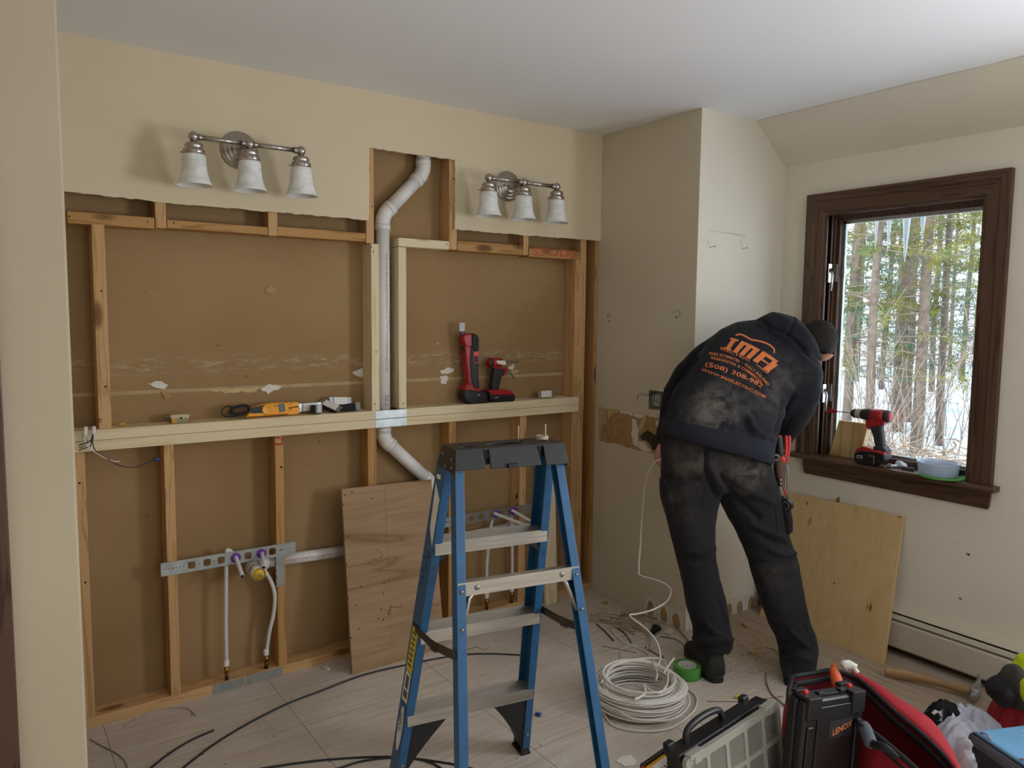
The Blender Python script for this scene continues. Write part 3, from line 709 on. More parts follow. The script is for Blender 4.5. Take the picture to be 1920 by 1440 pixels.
# galvanized nail plates
def nail_plate(label, x0, x1, z0, z1, y=YF, ends=True, lean=0):
    r = random.Random(int(x0 * 1000 + z0 * 77)); lp = []
    n = 9
    for k in range(n + 1): lp.append((x0 + (.004 if k % 2 else 0), z0 + (z1 - z0) * k / n))
    for k in range(n + 1): lp.append((x1 - (.004 if k % 2 else 0), z1 - (z1 - z0) * k / n))
    o = single('nail_plate', plate(lp, [], sheet_y(y), 0, .0016), 'galv', label, 'nail plate')
    return o
nail_plate('upper bright nail plate bridging the shelf in front of the vent pipe', xf(701, 775), xf(761, 770), SHZ1 + .001, SHZ2 - .001, .0019)
nail_plate('lower bright nail plate bridging the shelf in front of the vent pipe', xf(702, 790), xf(761, 790), SHZ0 + .001, SHZ1 - .002, .0019)
yp = YF - .0005
def floor_plate(label, ua, va, ub, vb):
    x0, x1 = xf(ua, va), xf(ub, vb); z0 = fz((x0 + x1) / 2)
    o = nail_plate(label, x0, x1, z0 - .004, z0 + .036, YF); return o
floor_plate('grey nail plate on the sole plate below the first supply riser', 398, 1290, 461, 1272)
floor_plate('grey nail plate on the sole plate below the second supply riser', 462.5, 1272, 530, 1252)
nail_plate('grey nail plate on the stud where the drain pipe crosses', xf(517, 1060), xf(533, 1060), zf(525, 1099), zf(525, 1042), YF)

# the pale board standing behind the ladder
top = on(1031, 818, Y=.0); bot = fl(1037, 1136)
b = B(); d = V((XC, 0, 0)); pt = V((2.372, -.0025, .80)); pb = V((2.385, -.030, fz(2.38)))
o = single('loose_board', B().beam(pb, pt, .075, .030, up=(0, 1, 0)), 'pale_z', 'pale loose board leaning upright behind the ladder', 'board', bevel=.008)
obj('knot_hole', B().lathe([(.006, 0), (.006, .001)], mat4(V((2.390, -.0335, .66)) + V((0, -.0105, 0)), (0, -1, 0)), 10), 'amber_z', o)

# torn paper, tape line on the cavity board
cv = cavity
zt = on(430, 727, Y=YB).z
for xa_, xb_ in ((XL, 2.66),):
    b = B(); b.box((xa_, YB - .0008, zt - .010), (xb_, YB + .001, zt + .004)); b.box((xa_, YB - .0012, zt - .001), (xb_, YB, zt + .0014)); struct('seam_tape', b, plain('seam_tape', 'b39a70', .8, var=.12), cv)
def tear(pts, mat, h=.002, seed=0):
    r = random.Random(seed); P = [on(u, v, Y=YB) for u, v in pts]
    lp = jag([(p.x, p.z) for p in P] + [(P[0].x, P[0].z)], .012, .005, r)[:-1]
    return struct('torn_paper', plate(lp, [], sheet_y(YB), 0, h), mat, cv)
def Zo(s, ox, oy, pts): return [(ox + x / s, oy + y / s) for x, y in pts]
tear(Zo(3, 100, 480, [(530, 715), (610, 705), (645, 725), (625, 750), (570, 740)]), 'gypsum', .0025, 1)
tear(Zo(3, 100, 480, [(600, 765), (655, 765), (650, 800), (625, 815)]), 'tornpaper', .004, 2)
tear(Zo(3, 100, 480, [(1165, 745), (1215, 720), (1285, 735), (1260, 755), (1225, 765), (1205, 778)]), 'gypsum', .0025, 3)
tear(Zo(3, 100, 480, [(870, 748), (1160, 740), (1140, 762), (1000, 768), (900, 762)]), 'torncream', .0012, 4)
tear(Zo(3, 100, 480, [(1190, 190), (1215, 165), (1250, 185), (1245, 212), (1205, 218)]), 'tornpaper', .004, 5)
tear(Zo(3, 100, 480, [(530, 205), (610, 195), (600, 235), (560, 225)]), 'tornpaper', .002, 6)
tear(Zo(6.857, 820, 580, [(35, 790), (120, 750), (215, 755), (205, 800), (130, 830), (50, 830)]), 'gypsum', .0025, 7)
tear(Zo(6.857, 820, 580, [(30, 860), (100, 850), (145, 890), (110, 960), (40, 950)]), 'gypsum', .0025, 8)
tear(Zo(6.857, 820, 580, [(900, 745), (975, 700), (985, 745), (960, 790), (910, 770)]), 'gypsum', .004, 9)
tear(Zo(3, 100, 480, [(1680, 655), (1740, 630), (1742, 680), (1700, 672)]), 'gypsum', .002, 10)
tear(Zo(6.857, 820, 580, [(1000, 780), (1060, 790), (1020, 820), (900, 810)]), 'torncream', .0015, 11)

# ============================================================ vent pipe and drains
PR = .0302; PY = .052; FR = .0345
pu = on(788, 296, Y=PY); 
pxl = (on(704, 500, Y=PY).x + on(731.5, 500, Y=PY).x) / 2; pxr = (on(780.5, 300, Y=PY).x + on(806.5, 300, Y=PY).x) / 2
zl0 = on(717, 405, Y=PY).z; zr0 = on(793, 325, Y=PY).z
vp = thing('vent_pipe', 'white plastic vent pipe offset upward into the pipe chase', 'pipe', (pxl, PY, 1.0))
obj('pipe_length', B().tube([(pxl, PY, SHZ0 - .01), (pxl, PY, zl0 - .035)], PR, 24), 'pvc', vp, smooth=40)
K1 = V((pxl, PY, zl0)); K2 = V((pxr, PY, zr0)); D = (K2 - K1).normalized()
obj('pipe_length', B().tube([K1 + D * .05, K2 - D * .05], PR, 24), 'pvc', vp, smooth=40)
obj('pipe_length', B().tube([K2 + V((0, 0, .04)), (pxr, PY, CEIL)], PR, 24), 'pvc', vp, smooth=40)
def elbow(k, da, db, parent, r=FR, L=.062, hub=.026):
    """45-degree fitting: two hubs and a bent body"""
    a = k + da * L; c = k + db * L; P = [k + da * (L - hub), k + da * (L - hub) * .55, k * 1 + (da + db) * .009, k + db * (L - hub) * .55, k + db * (L - hub)]
    P = spline(P, 5); b = B(); b.tube(P, r * .955, 24)
    e = obj('pipe_elbow', b, 'pvc', parent, smooth=40)
    for d in (da, db): obj('hub', B().tube([k + d * (L - hub), k + d * L], r, 24), 'pvc', e, smooth=40)
    return e
elbow(K1, V((0, 0, -1)), D, vp); elbow(K2, V((0, 0, 1)), -D, vp)
def pipe_text(s, size, p, mat, sx=1.0, dx=0):
    m = mat4(p, (math.sin(dx), -math.cos(dx), 0), (0, 0, 1)); bt = textmesh(s, size, m, .0004, 'LEFT', sx)
    # wrap the print onto the round pipe
    for q in bt.bm.verts:
        t = (q.co.x - pxl) / PR; t = max(-1.2, min(1.2, t)); n = V((math.sin(t), -math.cos(t), 0)); q.co = V((pxl, PY, q.co.z)) + n * (PR + .0003)
    return obj('pipe_print', bt, mat, vp)
pipe_text('PIPE', .024, (pxl + .004, PY - PR, 1.086), 'print_grey', 1.2)
pipe_text("2000 2 PVC PIPE I SCH 40 NSF-DWV ASTM D 2665 2in x PVC 1120 PR 280 PSI @ 23C NSF-PW  U.P. CODE  ASTM D 1785-21a", .0105, (pxl + .004, PY - PR, 1.24), 'print_black', .93)
pipe_text("||||||||", .020, (pxl + .016, PY - PR, 1.445), 'print_black', .5)
pipe_text("MADE IN CANADA 08/12 22:41", .007, (pxl + .020, PY - PR, 1.42), 'print_black')
# lower part: elbow below the shelf and the diagonal that runs behind the plywood
K3 = V((pxl + .0, PY, SHZ0 - .060)); E3 = on(795, 893, Y=PY); D3 = (V((E3.x, PY, E3.z)) - K3).normalized()
dp = thing('drain_pipe', 'white drain pipe bending from under the shelf to the plywood', 'pipe', (K3.x, PY, .3))
obj('pipe_length', B().tube([(pxl, PY, SHZ0 - .002), (pxl, PY, SHZ0 - .03)], PR * .98, 24), 'pvc', dp, smooth=40)
elbow(K3, V((0, 0, 1)), D3, dp, L=.056); end = K3 + D3 * ((E3 - K3).length + .01)
obj('pipe_length', B().tube([K3 + D3 * .04, end], PR, 24), 'pvc', dp, smooth=40)
elbow(end + D3 * .05, -D3, V((0, 0, -1)), dp, L=.06)
obj('pipe_length', B().tube([end + D3 * .05 + V((0, 0, -.04)), V(((end + D3 * .05).x, PY, .46))], PR, 24), 'pvc', dp, smooth=40)
# horizontal drains with a stub-out elbow and a yellow test plug
PYD = .064
def h_drain(label, x0, z0, x1, z1, xe, plug, txt):
    t = thing('drain_stub', label, 'pipe', ((x0 + x1) / 2, PYD, z0))
    zz = lambda x: z0 + (z1 - z0) * (x - x0) / (x1 - x0)
    r = .0242
    obj('pipe_length', B().tube([(x0, PYD, z0), (x1, PYD, z1)], r, 20), 'pvc', t, smooth=40)
    s = 1 if x1 > x0 else -1
    e = obj('pipe_elbow', B().tube(spline([V((x0 + s * .01, PYD, z0)), V((x0 - s * .02, PYD - .004, z0)), V((x0 - s * .045, PYD - .022, z0)), V((x0 - s * .05, PYD - .055, z0)), V((x0 - s * .05, PYD - .075, z0))], 5), .0272, 20), 'pvc', t, smooth=40)
    obj('hub', B().tube([(x0 - s * .012, PYD, z0), (x0 + s * .022, PYD, z0)], .0305, 20), 'pvc', e, smooth=40)
    c = V((x0 - s * .05, PYD - .078, z0))
    obj('hub', B().tube([c, c + V((0, -.055, 0))], .0275, 20), 'pvc', e, smooth=40)
    if plug:
        c = c + V((0, -.055, 0))
        q = obj('test_plug', B().lathe([(.0262, -.01), (.0262, .003), (.022, .004), (.021, .001), (.016, .001), (.015, .005), (.006, .006)], mat4(c, (0, -1, 0)), 20), 'yellow', t, smooth=30)
        obj('plug_seal', B().lathe([(.0235, 0), (.0235, .0045), (.0215, .0045), (.0215, 0)], mat4(c, (0, -1, 0)), 20), 'gap', q)
        obj('wing_nut', B().lathe([(.006, 0), (.006, .008), (.003, .009), (.003, .022)], mat4(c + V((0, -.004, 0)), (0, -1, 0)), 10).obox(c + V((.002, -.014, -.006)), .004, .006, .026), 'chrome', q)
    if txt:
        m = mat4(V((x0 + .085, PYD - r, zz(x0 + .16) + .002)), (0, -1, 0), ((x1 - x0), 0, (z1 - z0))); bt = textmesh(txt, .017, m, .0004, 'LEFT', .8)
        for v in bt.bm.verts: v.co.y = PYD - math.sqrt(max(1e-6, r * r - (v.co.z - zz(v.co.x)) ** 2)) - .0004
        obj('pipe_print', bt, 'print_red', t)
    return t
dl0 = on(491, 1057, Y=PYD)
h_drain('white horizontal drain with yellow test plug behind the left bracket', dl0.x, .455, 1.36, .440, 0, True, 'CHARLOTTE PIPE PVC SCH 40 DWV 1-1/2')
dr0 = on(958, 988, Y=PYD)
h_drain('white horizontal drain seen over the top ladder step', dr0.x - .0, dr0.z, dr0.x - .42, dr0.z - .012, 0, False, None)

# ============================================================ perforated brackets with purple collars, risers
def octa(c, r, n=8): return [(c[0] + r * math.cos(math.pi / n + 2 * math.pi * k / n), c[1] + r * math.sin(math.pi / n + 2 * math.pi * k / n)) for k in range(n)]
def notched(c, r):
    lp = []
    for k in range(4):
        a0 = math.pi / 4 + k * math.pi / 2
        for da, rr in ((-.18, 1), (-.1, 1.22), (.1, 1.22), (.18, 1), (.45, 1), (.78, 1), (1.1, 1)):
            lp.append((c[0] + r * rr * math.cos(a0 + da), c[1] + r * rr * math.sin(a0 + da)))
    return lp
def bracket(label, x0, x1, zb, zt):
    L = x1 - x0; zc = (zb + zt) / 2; big = [x0 + L * q for q in (.212, .322, .425, .530, .625, .727, .815)]; small = [x0 + L * q for q in (.026, .055, .104, .13, .156, .867, .9, .925, .95, .976, .265, .373)]
    holes = [notched((x, zc), .0148) for x in big] + [octa((x, zc), .0030, 4) for x in small] + [octa((x, zc), .0055, 4) for x in (x0 + L * .08, x0 + L * .885)]
    b = plate(rect((x0, zb), (x1, zt)), holes, sheet_y(.0105), 0, .0018)
    o = single('stub_out_bracket', b, 'galv', label, 'bracket'); return o, big, zc
bl, bigL, zcL = bracket('perforated steel bracket on the two left studs', on(301.5, 1070, Y=.01).x, on(554, 1025, Y=.01).x, .487, .539)
brr, bigR, zcR = bracket('perforated steel bracket behind the ladder', on(866, 975, Y=.01).x - .13, on(996, 953, Y=.01).x + .02, .488, .536)
def collar(c, label):
    t = single('pipe_collar', B().lathe([(.020, 0), (.020, .003), (.013, .004), (.012, .008), (.0095, .008), (.0095, -.006), (.014, -.006), (.014, 0)], mat4(c, (0, -1, 0)), 20, False, False).obox(c + V((0, -.0045, 0)), .040, .004, .004).fix(), 'purple', label, 'collar', origin=c, group=None, smooth=30)
    return t
def riser(label, path, cap_end, rise_bottom):
    """white supply tube: stub through the collar, riser, brass fitting into the sole plate"""
    t = thing('supply_riser', label, 'pipe', rise_bottom)
    obj('tube', B().tube(spline(path, 6), .0082, 12), 'pex', t, smooth=40)
    if cap_end is not None:
        a, d = cap_end; h = obj('stub_end', B().tube([a, a + d * .004], .0093, 14), 'pex', t, smooth=40); obj('bore', B().tube([a + d * .004, a + d * .0048], .0068, 14), 'gap', h)
    q = V(rise_bottom)
    obj('crimp_ring', B().lathe([(.0105, 0), (.0115, .004), (.0115, .022), (.0095, .026)], mat4(q + V((0, 0, .058)), (0, 0, 1)), 14), 'white', t, smooth=40)
    obj('fitting', B().lathe([(.0085, 0), (.0085, .010), (.011, .012), (.011, .018), (.0085, .020), (.0085, .028), (.0105, .030), (.0105, .034)], mat4(q + V((0, 0, .030)), (0, 0, 1)), 14), 'brass', t, smooth=40)
    obj('copper_stub', B().lathe([(.0075, 0), (.0075, .034)], mat4(q, (0, 0, 1)), 14), 'copper', t, smooth=40)
    return t
YR = .024
def stub(label, xc, zc, rb, end_px, depth, bend=0.0, behind=True):
    c = V((xc, .0105, zc)); up_px = None; e = on(end_px[0], end_px[1], Y=depth); d = (e - (c + V((0, -.02, 0)))).normalized()
    q = V((rb[0], rb[1], rb[2]))
    rp = [V((q.x, q.y, q.z + .07)), V((q.x + bend, q.y, (q.z + zc) / 2)), V((q.x * .4 + xc * .6, YR + .004, zc - .06)), V((xc, YR - .004, zc - .012)), V((xc, .02, zc)), c + V((0, -.012, 0)), e]
    return riser(label, rp, (e, d), q)
P1 = on(425.5, 1275, Z=plate_z(.75)); P2 = on(498, 1256, Z=plate_z(.9))
collar(V((bigL[3], .0087, zcL)), 'purple collar of the left riser in the left bracket'); collar(V((bigL[5], .0087, zcL)), 'purple collar of the right riser in the left bracket')
xr1 = on(421.5, 1130, Y=YR).x
q = V((P1.x, YR, plate_z(P1.x))); c = V((bigL[3], .0105, zcL)); e = on(454, 1079, Y=-.075); xm = on(422.5, 1130, Y=YR).x; xt = on(424, 1060, Y=YR).x
riser('straight white supply riser under the left bracket', [V((q.x, YR, q.z + .07)), V((xm, YR, .25)), V((xt, YR, zcL - .05)), V((xt + .002, YR, zcL + .02)), V((xt + .012, .026, zcL + .030)), V((bigL[3], .022, zcL + .008)), c + V((0, -.012, 0)), e], (e, (e - c).normalized()), q)
xr2 = on(499, 1225, Y=.03).x
t2 = thing('supply_riser', 'bowed white supply riser right of the yellow plug', 'pipe', (xr2, .03, plate_z(xr2)))
q = V((xr2, .03, plate_z(xr2))); c = V((bigL[5], .0105, zcL)); e = on(494, 1063, Y=-.075)
obj('tube', B().tube(spline([c + V((0, .03, .002)), c + V((0, -.012, 0)), e], 6), .0082, 12), 'pex', t2, smooth=40)
d = (e - c).normalized(); h = obj('stub_end', B().tube([e, e + d * .004], .0093, 14), 'pex', t2); obj('bore', B().tube([e + d * .004, e + d * .0048], .0068, 14), 'gap', h)
obj('tube', B().tube(spline([V((bigL[5], YR, zcL)), V((bigL[5] + .008, .022, zcL - .06)), on(508, 1090, Y=.02), on(515, 1115, Y=.018), on(513, 1150, Y=.02), on(505, 1185, Y=.025), V((q.x, q.y, q.z + .06))], 6), .0082, 12), 'pex', t2, smooth=40)
obj('crimp_ring', B().lathe([(.0105, 0), (.0115, .004), (.0115, .022), (.0095, .026)], mat4(q + V((0, 0, .058)), (0, 0, 1)), 14), 'white', t2, smooth=40)
obj('fitting', B().lathe([(.0085, 0), (.0085, .010), (.011, .012), (.011, .018), (.0085, .020), (.0085, .028), (.0105, .030), (.0105, .034)], mat4(q + V((0, 0, .030)), (0, 0, 1)), 14), 'brass', t2, smooth=40)
obj('copper_stub', B().lathe([(.0075, 0), (.0075, .034)], mat4(q, (0, 0, 1)), 14), 'copper', t2, smooth=40)
cR1 = on(930, 965, Y=.01); cR2 = on(962, 958, Y=.01)
collar(V((cR1.x, .0087, zcR)), 'purple collar of the left riser behind the ladder'); collar(V((cR2.x, .0087, zcR)), 'purple collar of the right riser behind the ladder')
x3 = on(913, 1090, Y=YR).x; stub('white supply riser behind the ladder with long bent stub', cR1.x, zcR, (x3, YR, plate_z(x3)), (978, 982), -.012)
x4 = on(957, 1090, Y=YR).x; stub('white supply riser behind the ladder near the far rail', cR2.x, zcR, (x4 + .01, YR, plate_z(x4)), (996, 978), -.010)

# ============================================================ light fixtures
def sconce(label, cx, cz, bar):
    s = thing('vanity_light', label, 'light fixture', (cx, 0, cz))
    mb = mat4((cx, 0, cz), (0, -1, 0))
    obj('backplate', B().lathe([(.0715, 0), (.0715, .006), (.068, .010), (.064, .010), (.062, .014), (.056, .017), (.053, .016), (.050, .021), (.042, .025), (.039, .024), (.036, .030), (.028, .033)], mb, 40), 'nickel', s, smooth=25)
    for dx in (-.022, .022): obj('mounting_knob', B().lathe([(.004, .02), (.004, .034), (.002, .036)], mat4((cx + dx * 1.6, 0, cz), (0, -1, 0)), 10), 'steel', s, smooth=40)
    obj('arm', B().lathe([(.026, .028), (.020, .036), (.013, .048), (.011, .075), (.013, .10), (.016, .118)], mb, 20), 'nickel', s, smooth=40)
    yb = -.135; zb = cz + .002
    b = B(); 
    for sg in (-1, 1): b.tube([(cx + sg * .022, yb, zb), (cx + sg * (bar - .026), yb, zb)], .0095, 18)
    obj('bar', b, 'nickel', s, smooth=40)
    for dx in (-bar, 0, bar):
        x = cx + dx; b = B(); b.ball((x, yb, zb), .0185, 18)
        for sg in ((-1, 1) if dx == 0 else (1 if dx < 0 else -1,)):
            b.lathe([(.0135, 0), (.0135, .004), (.011, .006), (.0128, .009), (.0128, .012)], mat4((x + sg * .016, yb, zb), (sg, 0, 0)), 18)
        obj('ball_joint', b, 'nickel', s, smooth=40)
        mc = mat4((x, yb, zb), (0, 0, -1))
        cup = obj('socket_cup', B().lathe([(.010, .014), (.012, .019), (.026, .022), (.031, .028), (.0325, .034), (.030, .039), (.030, .042), (.036, .045), (.0375, .048), (.0375, .063), (.0355, .064)], mc, 28), 'nickel', s, smooth=25)
        for a in (.5, 2.6, 4.7):
            dv = V((math.cos(a), math.sin(a), 0)); q = V((x, yb, zb - .055)) + dv * .036
            obj('thumb_screw', B().lathe([(.0018, 0), (.0018, .007), (.0036, .007), (.0036, .010)], mat4(q, dv), 8), 'steel', cup)
        prof = [(.030, .058), (.036, .062), (.0395, .070), (.0408, .085), (.0418, .105), (.0445, .125), (.049, .143), (.0555, .160), (.0625, .171), (.0612, .1715), (.054, .160), (.047, .143), (.0425, .125), (.0398, .105), (.0385, .085), (.036, .071), (.028, .064)]
        obj('glass_shade', B().lathe(prof, mc, 36, False, False).fix(), 'shade', s, smooth=60)
        obj('bulb', B().lathe([(.010, .062), (.012, .085), (.021, .105), (.024, .120), (.018, .135), (.004, .142)], mc, 16), 'white', s, smooth=60)
    return s
sl = sconce('three-shade brushed nickel vanity light left of the pipe chase', .847, 2.119, .196)
sr_ = sconce('three-shade brushed nickel vanity light right of the pipe chase', 2.104, 2.113, .195)
# ============================================================ step ladder
LX, LY, LT, HC = 1.215, -1.302, -.171, 1.132
LF = fz(LX)
lad = thing('step_ladder', 'blue fiberglass stepladder with black top cap standing open on the floor', 'ladder', (LX, LY, 0), (0, 0, LT))
LM = ROOT[lad]
def zr(a, b, z): t = (HC - z) / (HC - LF); return a + (b - a) * t
def rail_pt(s, rear, z):
    """outer rear corner line of a rail"""
    if rear: return V((s * zr(.165, .244, z), zr(-.027, -.295, z), z))
    return V((s * zr(.169, .242, z), zr(.007, .302, z), z))
def rail(s, rear, zt, zb, D, F=.027, t=.0045):
    R = []
    for z in (zt, zb):
        c = rail_pt(s, rear, z)
        R.append([c + V((x, y, 0)) for x, y in ((0, 0), (-s * F, 0), (-s * F, t), (-s * t, t), (-s * t, D - t), (-s * F, D - t), (-s * F, D), (0, D))])
    return B().rings(R).fix()
rails = {}
for s in (-1, 1):
    rails[s, 0] = obj('front_rail', rail(s, 0, HC - .03, LF + .012, .075), 'ladder', lad, True, bevel=.0015)
    rails[s, 1] = obj('rear_rail', rail(s, 1, HC - .03, LF + .012, .038), 'ladder', lad, True, bevel=.0015)
    for rear, D in ((0, .078), (1, .041)):
        c = rail_pt(s, rear, LF + .02); b = B(); b.box((c.x + s * .003, c.y - .003, LF), (c.x - s * .034, c.y + D, LF + .012)); 
        if not rear: b.box((c.x - s * .005, c.y - .002, LF), (c.x - s * .034, c.y + .003, LF + .05))
        obj('foot', b, 'rubber', lad, True, bevel=.003)
def rivet(p, d, parent, r=.0055):
    return obj('rivet', B().lathe([(r, 0), (r, .001), (r * .75, .0026), (r * .3, .0034)], mat4(p, d), 12), 'steel', parent, True, smooth=50)
for i, z in enumerate((.84, .546, .252)):
    c = rail_pt(1, 0, z); w = c.x - .005; y0 = c.y + .001; y1 = y0 + .078; h = .038
    b = B(); n = 9; ys = [y0 + (y1 - y0) * k / (2 * n) for k in range(2 * n + 1)]
    top = [(y, z - (.0022 if 0 < k < 2 * n and k % 2 else 0)) for k, y in enumerate(ys)]
    prof = top + [(y1, z - h * .75), (y1 - .003, z - h * .75), (y1 - .003, z - .006), (y0 + .003, z - .006), (y0 + .003, z - h), (y0, z - h)]
    b.rings([[V((x, y, zz)) for y, zz in prof] for x in (-w, w)]); st = obj('step', b.fix(), 'alum', lad, True)
    for s in (-1, 1):
        zz = z - .022; rivet(rail_pt(s, 0, zz) + V((-s * .014, -.0005, 0)), (0, -1, 0), rails[s, 0])
    if i == 0:
        for s in (-1, 1):
            c = rail_pt(s, 0, z - h); x = c.x - s * .005
            b = B(); m = Matrix(((1, 0, 0, 0), (0, 0, 1, c.y + .01), (0, 1, 0, 0), (0, 0, 0, 1))); b.prism([(x, z - h), (x - s * .055, z - h), (x - s * .035, z - h - .022), (x, z - h - .05)], m, 0, .05)
            obj('step_gusset', b.fix(), 'black', lad, True, bevel=.003)
# big black corner gussets under the lowest step
for s in (-1, 1):
    z = .252 - .030; R = []
    n = 10
    for k in range(n + 1):
        t = k / n; zz = z - (z - LF - .02) * t
        c = rail_pt(s, 0, zz); x0 = c.x - s * .006; wid = .135 * (1 - t) ** 1.35 + .018
        R.append([V((x0, c.y + .004, zz)), V((x0 - s * wid, c.y + .004 + .004 * (1 - t), zz)), V((x0 - s * wid, c.y + .070, zz)), V((x0, c.y + .070, zz))])
    obj('corner_gusset', B().rings(R).fix(), 'rubber', lad, True, smooth=50)
    rivet(rail_pt(s, 0, .06) + V((-s * .014, -.0005, 0)), (0, -1, 0), rails[s, 0])
# rear brace with diagonal struts
zb0, zb1 = .745, .783
c = rail_pt(1, 1, .765); w = c.x - .022; y0 = c.y + .003
b = B(); prof = [(y0, zb0), (y0, zb1), (y0 + .022, zb1), (y0 + .022, zb1 - .003), (y0 + .003, zb1 - .003), (y0 + .003, zb0)]
b.rings([[V((x, y, z)) for y, z in prof] for x in (-w - .018, w + .018)]); br = obj('rear_brace', b.fix(), 'alum', lad, True)
for s in (-1, 1):
    rivet(V((s * .13, y0, .765)), (0, -1, 0), br, .0075); rivet(rail_pt(s, 1, .76) + V((-s * .014, -.0005, 0)), (0, -1, 0), rails[s, 1])
    e = rail_pt(s, 1, .66) + V((-s * .020, .016, 0)); rivet(rail_pt(s, 1, .665) + V((-s * .014, -.0005, 0)), (0, -1, 0), rails[s, 1])
    obj('diagonal_strut', B().tube([V((s * .135, y0 + .012, .750)), V((s * .150, y0 + .010, .735)), e], [.007, .009, .009], 10, flat=.8), 'alum', lad, True, smooth=40)
# spreaders
for s in (-1, 1):
    a = rail_pt(s, 0, .55) + V((s * .003, .030, 0)); d = rail_pt(s, 1, .60) + V((s * .003, .012, 0)); mid = a.lerp(d, .52) + V((s * .004, 0, -.012)); up = V((s, 0, 0))
    sp = obj('spreader', B().beam(a, mid, .024, .004, up=(s, 0, .001)).fix(), 'darkmetal', lad, True, bevel=.001)
    obj('spreader_link', B().beam(mid + (a - mid) * .06, d, .024, .004, up=(s, 0, .001)).fix(), 'darkmetal', sp, True, bevel=.001)
    dv = (d - a).normalized(); m = mat4(mid, (s, 0, 0), dv)
    obj('hinge', B().beam(mid - dv * .022, mid + dv * .022, .028, .007, up=(s, 0, .001)).lathe([(.006, .003), (.006, .007)], m, 10), 'darkmetal', sp, True, bevel=.001)
# top cap: plate with tool holes, skirts with notches
def oval(cx, cy, rx, ry, n=24): return [(cx + rx * math.cos(2 * math.pi * k / n), cy + ry * math.sin(2 * math.pi * k / n)) for k in range(n)]
capm = Matrix.Translation((0, .012, HC))
lp = [(-.168, -.052), (.168, -.052), (.168, .052), (-.168, .052)]
tp = plate(lp, [oval(.0, -.002, .058, .020), oval(-.122, -.018, .024, .011, 14), oval(-.125, .024, .008, .008, 10), oval(.125, .0, .013, .013, 12), oval(.062, .018, .010, .010, 10)], capm, -.008, 0)
cap = obj('top_cap', tp, 'black', lad, True, bevel=.002)
def skirt(x0, x1, zt, zb, yt, yb, t=.006, dx0=0, dx1=0):
    """one sloping wall segment of the cap"""
    b = B(); b.rings([[V((x0, yt, zt)), V((x1, yt, zt)), V((x1, yt + t, zt)), V((x0, yt + t, zt))], [V((x0 + dx0, yb, zb)), V((x1 + dx1, yb, zb)), V((x1 + dx1, yb + t, zb)), V((x0 + dx0, yb + t, zb))]]); return b.fix()
for x0, x1, zb, d0, d1 in ((-.168, -.090, HC - .056, -.008, .006), (-.070, .078, HC - .058, 0, .010), (.100, .168, HC - .060, .002, .009)):
    obj('cap_skirt', skirt(x0, x1, HC - .002, zb, -.040, -.058, dx0=d0, dx1=d1), 'black', cap, True, bevel=.002)
obj('cap_skirt', skirt(-.168, .168, HC - .002, HC - .06, .058, .078, dx0=-.008, dx1=.009), 'black', cap, True, bevel=.002)
for s in (-1, 1):
    b = B(); x = s * .168
    b.rings([[V((x, -.040, HC - .002)), V((x, .064, HC - .002)), V((x - s * .006, .064, HC - .002)), V((x - s * .006, -.040, HC - .002))], [V((x + s * .009, -.058, HC - .068)), V((x + s * .009, .084, HC - .062)), V((x + s * .003, .084, HC - .062)), V((x + s * .003, -.058, HC - .068))]])
    obj('cap_skirt', b.fix(), 'black', cap, True, bevel=.002)
    for yy, zz in ((-.02, -.03), (.05, -.025), (-.03, -.052), (.02, -.055)): rivet(V((s * (.168 + .009 * -zz / .068), yy, HC + zz)), (s, 0, 0), cap, .005)
# inner box walls under the plate make the dark tool pockets
b = B(); b.box((-.086, -.036, HC - .05), (-.074, .06, HC - .008)); b.box((.086, -.036, HC - .05), (.096, .06, HC - .008)); b.box((-.074, -.02, HC - .052), (.086, .05, HC - .046)); obj('tool_tray', b, 'blackm', cap, True)
b = B(); b.box((-.02, -.066, HC - .058), (.012, -.050, HC - .046)); obj('cap_catch', b, 'black', cap, True, bevel=.002)
# stickers on the outside of the near step rail
def rail_z(v):
    lo, hi = LF, HC
    for _ in range(40):
        z = (lo + hi) / 2; q = LM @ rail_pt(-1, 0, z) - CAM_C; vv = 720 - FPX * CAM_U.dot(q) / CAM_F.dot(q)
        if vv > v: lo = z
        else: hi = z
    return z
def sticker(v0, v1, f0, f1, mat, off=.0004, slant=0, shape=None, name='sticker'):
    z0, z1 = rail_z(v0), rail_z(v1); D = .075
    P = []
    for (fa, zf_) in (shape or [(f0, 0), (f1, 0), (f1, 1), (f0, 1)]):
        z = z0 + (z1 - z0) * zf_; c = rail_pt(-1, 0, z); P.append(c + V((-off, D * fa, 0)))
    b = B(); n = len(P); b.rings([P, [p + V((-.0003, 0, 0)) for p in P]]); return obj(name, b.fix(), mat, rails[-1, 0], True)
sticker(912, 1026, .12, .62, 'label_white', shape=[(.75, .0), (.1, .22), (.12, 1), (.62, .75)])
sticker(895, 903, .35, .75, 'label_white')
sticker(1180, 1268, .12, .80, 'label_yellow'); sticker(1178, 1186, .12, .80, 'print_black', .0008)
for k in range(7): sticker(1194 + k * 10, 1199 + k * 10, .3, .7, 'print_grey', .0008)
sticker(1270, 1324, .15, .8, 'label_white'); sticker(1276, 1300, .3, .65, 'print_grey', .0008); sticker(1304, 1318, .25, .7, 'print_grey', .0008)
ov = [(.45 + .40 * math.cos(t), .5 + .5 * math.sin(t)) for t in [2 * math.pi * k / 20 for k in range(20)]]
sticker(1326, 1424, 0, 1, 'label_blue', shape=ov); ov2 = [(.45 + .28 * math.cos(t), .5 + .43 * math.sin(t)) for t in [2 * math.pi * k / 20 for k in range(20)]]
sticker(1326, 1424, 0, 1, 'label_white', .0008, shape=ov2)
